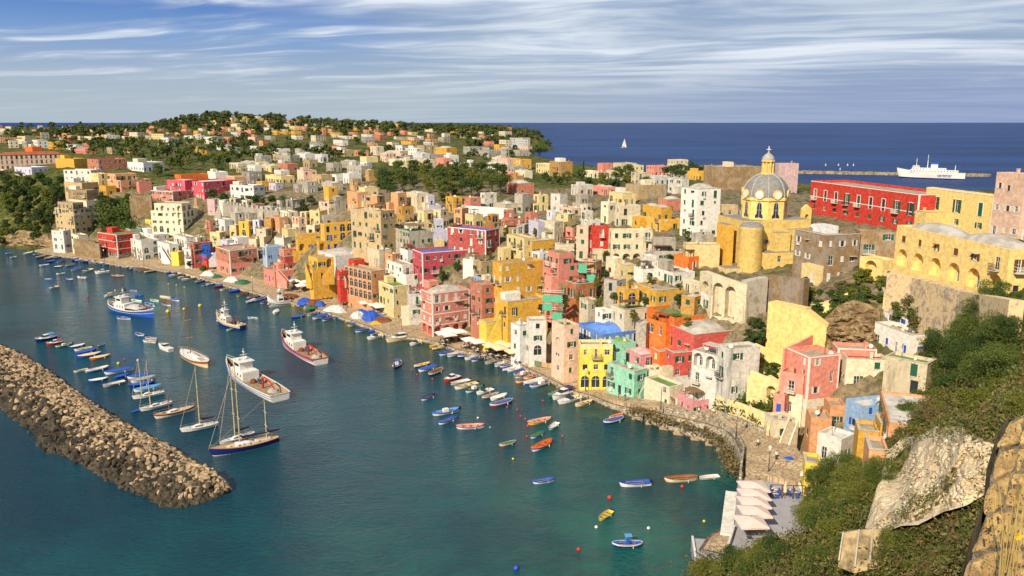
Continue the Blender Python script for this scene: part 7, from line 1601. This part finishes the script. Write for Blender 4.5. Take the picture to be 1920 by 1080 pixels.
def cacti():
    m = mat('prickly pear pad', rgb(112, 146, 72, .7), .6, .15, 3); rng = random.Random(9)
    for idx, (x, y, n, s) in enumerate(((1720, 1010, 16, 1.0), (1745, 1000, 14, .9), (1752, 985, 12, .8), (1835, 735, 14, 1.1), (1860, 728, 16, 1.2), (1880, 720, 14, 1.2), (1905, 712, 16, 1.4), (1722, 1022, 10, .7), (1845, 780, 10, .9))):
        g = ground(x, y); T = thing('prickly_pear', 'prickly pear cactus on the slope below the cliff' if y > 800 else 'prickly pear cactus on the slope above the cliff', 'cactus', g, rng.uniform(0, 6), 'prickly pears below the cliff' if y > 800 else 'prickly pears above the cliff', (s, s, s)); tips = [(Vector((0, 0, 0)), Vector((0, 0, 1)))]
        for k in range(n):
            p, u = tips[rng.randrange(len(tips))]; d = (u + Vector([rng.uniform(-.9, .9), rng.uniform(-.9, .9), rng.uniform(-.2, .6)])).normalized(); w = d.orthogonal().normalized(); w = (w * math.cos(rng.uniform(0, 3)) + d.cross(w) * math.sin(rng.uniform(0, 3))).normalized(); t = d.cross(w); L = rng.uniform(.32, .45); q = MB()
            ring = [(p + d * (L / 2 - L / 2 * math.cos(a)) + w * (L * .34 * math.sin(a))) for a in [2 * math.pi * i / 10 for i in range(10)]]; c = p + d * L / 2
            for sg in (1, -1): 
                for i in range(10): q.face([tuple(ring[i]), tuple(ring[(i + 1) % 10]), tuple(c + t * .05 * sg)][::sg])
            q.build('pad', m, T); tips.append((p + d * L, d))
cacti()
# the stone parapet beside the camera
def parapet():
    tm = bpy.data.materials.new('pitted honey tuff'); tm.use_nodes = True; n = NT(tm.node_tree); s_ = n.n['Principled BSDF']; gg = n.new('ShaderNodeNewGeometry').outputs['Position']
    f1 = n.noise(gg, 3.0, 8, .7); f2 = n.noise(gg, 22.0, 6, .75); pits = n.math('MULTIPLY', n.ramp(n.new('ShaderNodeTexVoronoi', {'Vector': gg, 'Scale': 24.0}).outputs[0], .30, .16), n.ramp(n.noise(gg, 4.0, 3, .6), .42, .56))
    cc = n.mix(n.ramp(f1, .34, .66), rgb(214, 180, 116, .8), rgb(170, 134, 82, .8)); cc = n.mix(n.ramp(f2, .5, .64), cc, rgb(120, 100, 66, .8)); cc = n.mix(n.math('MULTIPLY', pits, .85), cc, rgb(46, 34, 22, .8)); n.l.new(cc, s_.inputs['Base Color']); s_.inputs['Roughness'].default_value = .95
    hh = n.math('SUBTRACT', n.math('ADD', n.math('MULTIPLY', f2, .5), f1), n.math('MULTIPLY', pits, .8)); bp = n.new('ShaderNodeBump', {'Height': hh, 'Strength': .9, 'Distance': .05}); n.l.new(bp.outputs[0], s_.inputs['Normal'])
    rows = [((1816, 1100, 7.2), (1862, 1100, 7.4), (1990, 1120, 7.8)), ((1830, 1042, 7.6), (1888, 1022, 7.8), (1990, 1050, 8.2)), ((1856, 968, 8.0), (1890, 948, 8.2), (1990, 980, 8.6)), ((1862, 900, 8.4), (1910, 882, 8.6), (1990, 905, 9.0)), ((1880, 840, 8.8), (1916, 835, 9.0), (1990, 850, 9.4)), ((1905, 790, 9.2), (1935, 775, 9.4), (1990, 770, 9.8))]
    G = [[at_Y(*p) for p in r] for r in rows]; o = G[0][1]; T = thing('stone_parapet', 'close rough parapet of pitted honey coloured stone blocks at the right edge', 'wall', o); rng = random.Random(12); import bmesh
    from mathutils import noise as NZ
    mort = MB()
    for i in range(len(G) - 1):
        for j in range(2): a, b, c, d = G[i][j] - o, G[i][j + 1] - o, G[i + 1][j + 1] - o, G[i + 1][j] - o; k = Vector((.03, .10, -.02)); mort.face([tuple(p + k) for p in (a, b, c, d)])
    a = [g[0] - o for g in G]; 
    for i in range(len(a) - 1): mort.face([tuple(a[i] + Vector((.1, .3, 0))), tuple(a[i + 1] + Vector((.1, .3, 0))), tuple(a[i + 1] + Vector((.3, .5, -2.5))), tuple(a[i] + Vector((.3, .5, -2.5)))])
    lo = [g[0] - o for g in G]; front = [G[0][0] - o, G[0][1] - o, G[0][2] - o]
    for P_ in (lo, front):
        for i in range(len(P_) - 1): a_, b_ = P_[i] + Vector((.05, .12, -.02)), P_[i + 1] + Vector((.05, .12, -.02)); mort.face([tuple(a_), tuple(b_), (b_.x, b_.y, -20), (a_.x, a_.y, -20)])
    mort.build('mortar', mat('rough mortar', rgb(196, 180, 150, .75), .98, .25, 8, bump=1), T)
    bl = MB(); nb = 0
    for i in range(len(G) - 1):
        for j in range(2):
            A, B, C, D = G[i][j] - o, G[i][j + 1] - o, G[i + 1][j + 1] - o, G[i + 1][j] - o; parts = [(0, 1, 0, 1)] if j == 0 else ([(0, .42, 0, 1), (.42, 1, 0, .55), (.42, 1, .55, 1)] if i % 2 else [(0, .62, 0, .6), (0, .55, .6, 1), (.62, 1, 0, .6), (.55, 1, .6, 1)])
            for (u0, u1, v0, v1) in parts:
                bmm = bmesh.new(); N = 12; pt = {}
                def S(u, v): return A.lerp(B, u).lerp(D.lerp(C, u), v)
                nrm = (B - A).cross(D - A).normalized(); nrm = nrm if nrm.dot(-o + Vector((0, 0, CAMZ))) > 0 else -nrm; b0 = len(bl.v); sd = Vector((i * 3.1, j * 5.7, u0 * 9))
                for x in range(N + 1):
                    for y in range(N + 1):
                        fu, fv = x / N, y / N; e = min(fu, 1 - fu, fv, 1 - fv) * 2; r = min(1, e / .2); bulge = .09 * (1 - (1 - r) ** 2.2)
                        p = S(u0 + (u1 - u0) * (.03 + .94 * fu), v0 + (v1 - v0) * (.03 + .94 * fv)); cen = S((u0 + u1) / 2, (v0 + v1) / 2); cr = (abs(fu - .5) * 2) ** 3 * (abs(fv - .5) * 2) ** 3; p = p.lerp(cen, .18 * cr)
                        p += nrm * (bulge + .05 * NZ.fractal(p * 5 + sd, 1, 2, 4) * r * 1.5 - .10) + Vector((NZ.noise(p * 3 + sd), NZ.noise(p * 3 - sd), 0)) * .03; bl.v.append(tuple(p))
                for x in range(N):
                    for y in range(N): a_ = b0 + x * (N + 1) + y; bl.f.append((a_, a_ + N + 1, a_ + N + 2, a_ + 1)); bl.m.append(0)
                bmm.free(); bl.build('stone_block', tm, T, smooth=True); bl = MB(); nb += 1
    gm = mat('dry grass stem', rgb(200, 170, 100, .8), .8)
    for k in range(12):
        x, y = rng.uniform(1880, 1920), rng.uniform(1000, 1080); p = at_Y(x, y, 7.0); G_ = thing('grass_stem', 'dry grass stem growing before the near stone parapet', 'grass stem', p, 0, 'dry stems before the parapet'); q = MB(); a = rng.uniform(-.2, .2); q.tube([(0, 0, -.4), (a * .3, 0, .2), (a, .05, rng.uniform(.4, .75))], [.006, .004, .002], 4); q.build('stalk', gm, G_); q = MB(); q.tube([(a, .05, .4), (a * 1.1, .05, .5)], .012, 5); q.build('seed_head', gm, G_)
    p = at_Y(1908, 1005, 7.0); F_ = thing('flower', 'small yellow flower among the dry stems by the parapet', 'flower', p); q = MB(); [q.face([(0, 0, 0), (.035 * math.cos(a - .3), -.01, .035 * math.sin(a - .3)), (.045 * math.cos(a), -.015, .045 * math.sin(a)), (.035 * math.cos(a + .3), -.01, .035 * math.sin(a + .3))]) for a in [2 * math.pi * k / 7 for k in range(7)]]; q.build('petals', mat('yellow petal', rgb(240, 200, 20, .9), .6), F_); q = MB(); q.tube([(0, .01, 0), (0, .05, -.4)], .004, 4); q.build('stalk', gm, F_)
parapet()
# ------------------------------------------------------------------ labels that single each thing out
LM = [(1434, 400, 'domed church'), (1618, 380, 'red palace'), (1790, 400, 'pale yellow palace'), (1780, 510, 'loggia house'), (836, 590, 'pink arcaded house'), (828, 502, 'raspberry pink house'), (970, 540, 'tall ochre yellow house'), (1140, 625, 'cornflower blue house'), (1310, 640, 'coral domed house'), (1175, 715, 'mint green house'), (1510, 710, 'big salmon pink house'), (1276, 600, 'big orange house'), (1310, 400, 'tall white domed house'), (225, 460, 'red quay house'), (307, 427, 'bright yellow house'), (390, 475, 'bright blue house'), (460, 490, 'dusty pink quay house'), (588, 460, 'large ochre house'), (700, 432, 'tall tan tower house'), (460, 395, 'battlemented wall'), (380, 350, 'raspberry pink long house'), (888, 455, 'dusty red house'), (1124, 455, 'narrow red house'), (685, 530, 'brown arcade house'), (820, 355, 'central tree belt'), (60, 390, 'left wooded cliff'), (145, 410, 'tan cliff house'), (1370, 330, 'brown fort'), (1085, 565, 'scaffolded brick house'), (60, 300, 'long pale pink palace'), (1350, 560, 'two-arched retaining wall'), (1590, 750, 'pale blue house'), (1012, 303, 'lone umbrella pine')]
LMB = [(475, 722, 'white trawler with folded crane'), (566, 664, 'red-lined trawler'), (247, 588, 'blue trawler'), (456, 840, 'navy ketch'), (365, 675, 'classic brown-masted boat'), (327, 777, 'varnished sailing boat'), (836, 590, 'pink arcaded house'), (1175, 715, 'mint green house'), (430, 920, 'breakwater tip'), (225, 460, 'red quay house'), (460, 490, 'dusty pink quay house'), (600, 570, 'quay tarpaulins'), (1410, 940, 'parasol terrace'), (430, 612, 'small dark blue fishing boat'), (940, 648, 'sand coloured parasols'), (750, 638, 'big cream cruiser'), (60, 462, 'left cliff'), (390, 475, 'bright blue house'), (1350, 560 + 270, 'curved sea wall')]
ORD = ['first', 'second', 'third', 'fourth', 'fifth', 'sixth', 'seventh', 'eighth', 'ninth', 'tenth', 'eleventh', 'twelfth', 'thirteenth', 'fourteenth', 'fifteenth', 'sixteenth']
def rel(px, py, lms, words):
    best = min(lms, key=lambda l: (l[0] - px) ** 2 + ((l[1] - py) * 1.7) ** 2); dx, dy = px - best[0], (py - best[1]) * 1.7
    w = words[0] if abs(dx) < abs(dy) and dy < 0 else words[1] if abs(dx) < abs(dy) else ('left of' if dx < 0 else 'right of'); return f"{w} the {best[2]}"
def resolve(items, lms, words):
    rec = []
    for o, base, px, py in items: rec.append([o, base, px, py, rel(px, py, lms, words)])
    taken = {}
    for r in rec: taken.setdefault((r[1], r[4]), []).append(r)
    for (b, w), g in taken.items():
        if len(g) == 1: g[0][0]['label'] = f"{b}, {w}"; continue
        g.sort(key=lambda r: r[2])
        for k, r in enumerate(g): r[0]['label'] = f"{b}, {w}, {ORD[min(k, 15)]}-from-left"
NS = {1: 'one-storey', 2: 'two-storey', 3: 'three-storey', 4: 'four-storey', 5: 'five-storey', 6: 'six-storey'}
items = []
for h in HOUSES:
    if h['auto']:
        o = h['o']; items.append((o, f"{h['col']} {NS.get(h['ns'], 'tall')} house, {h['roof']}" if h['ns'] < 7 else f"tall {h['col']} house, {h['roof']}", (h['px'][0] + h['px'][2]) / 2, (h['px'][3] + h['px'][4]) / 2)); o['category'] = 'house'; o['group'] = 'houses of the harbour town'
resolve(items, LM, ('behind', 'below'))
resolve([b for b in BOATS if not b[0].get('label') and b[0]['category'] != 'buoy'], LMB, ('beyond', 'in front of'))
resolve([b for b in BOATS if b[0]['category'] == 'buoy'], LMB, ('beyond', 'in front of'))
for o in COL.objects:
    l = o.get('label')
    if l and len(l.split()) > 16:
        w = l.replace(' painted', '').replace(' with white engine box', '').replace(' roof', '').replace(' inside', '').replace('small ', '').replace(' drawn up to a', ' at').replace('the ', '').split(); o['label'] = ' '.join(w[:16])
bpy.context.view_layer.update()
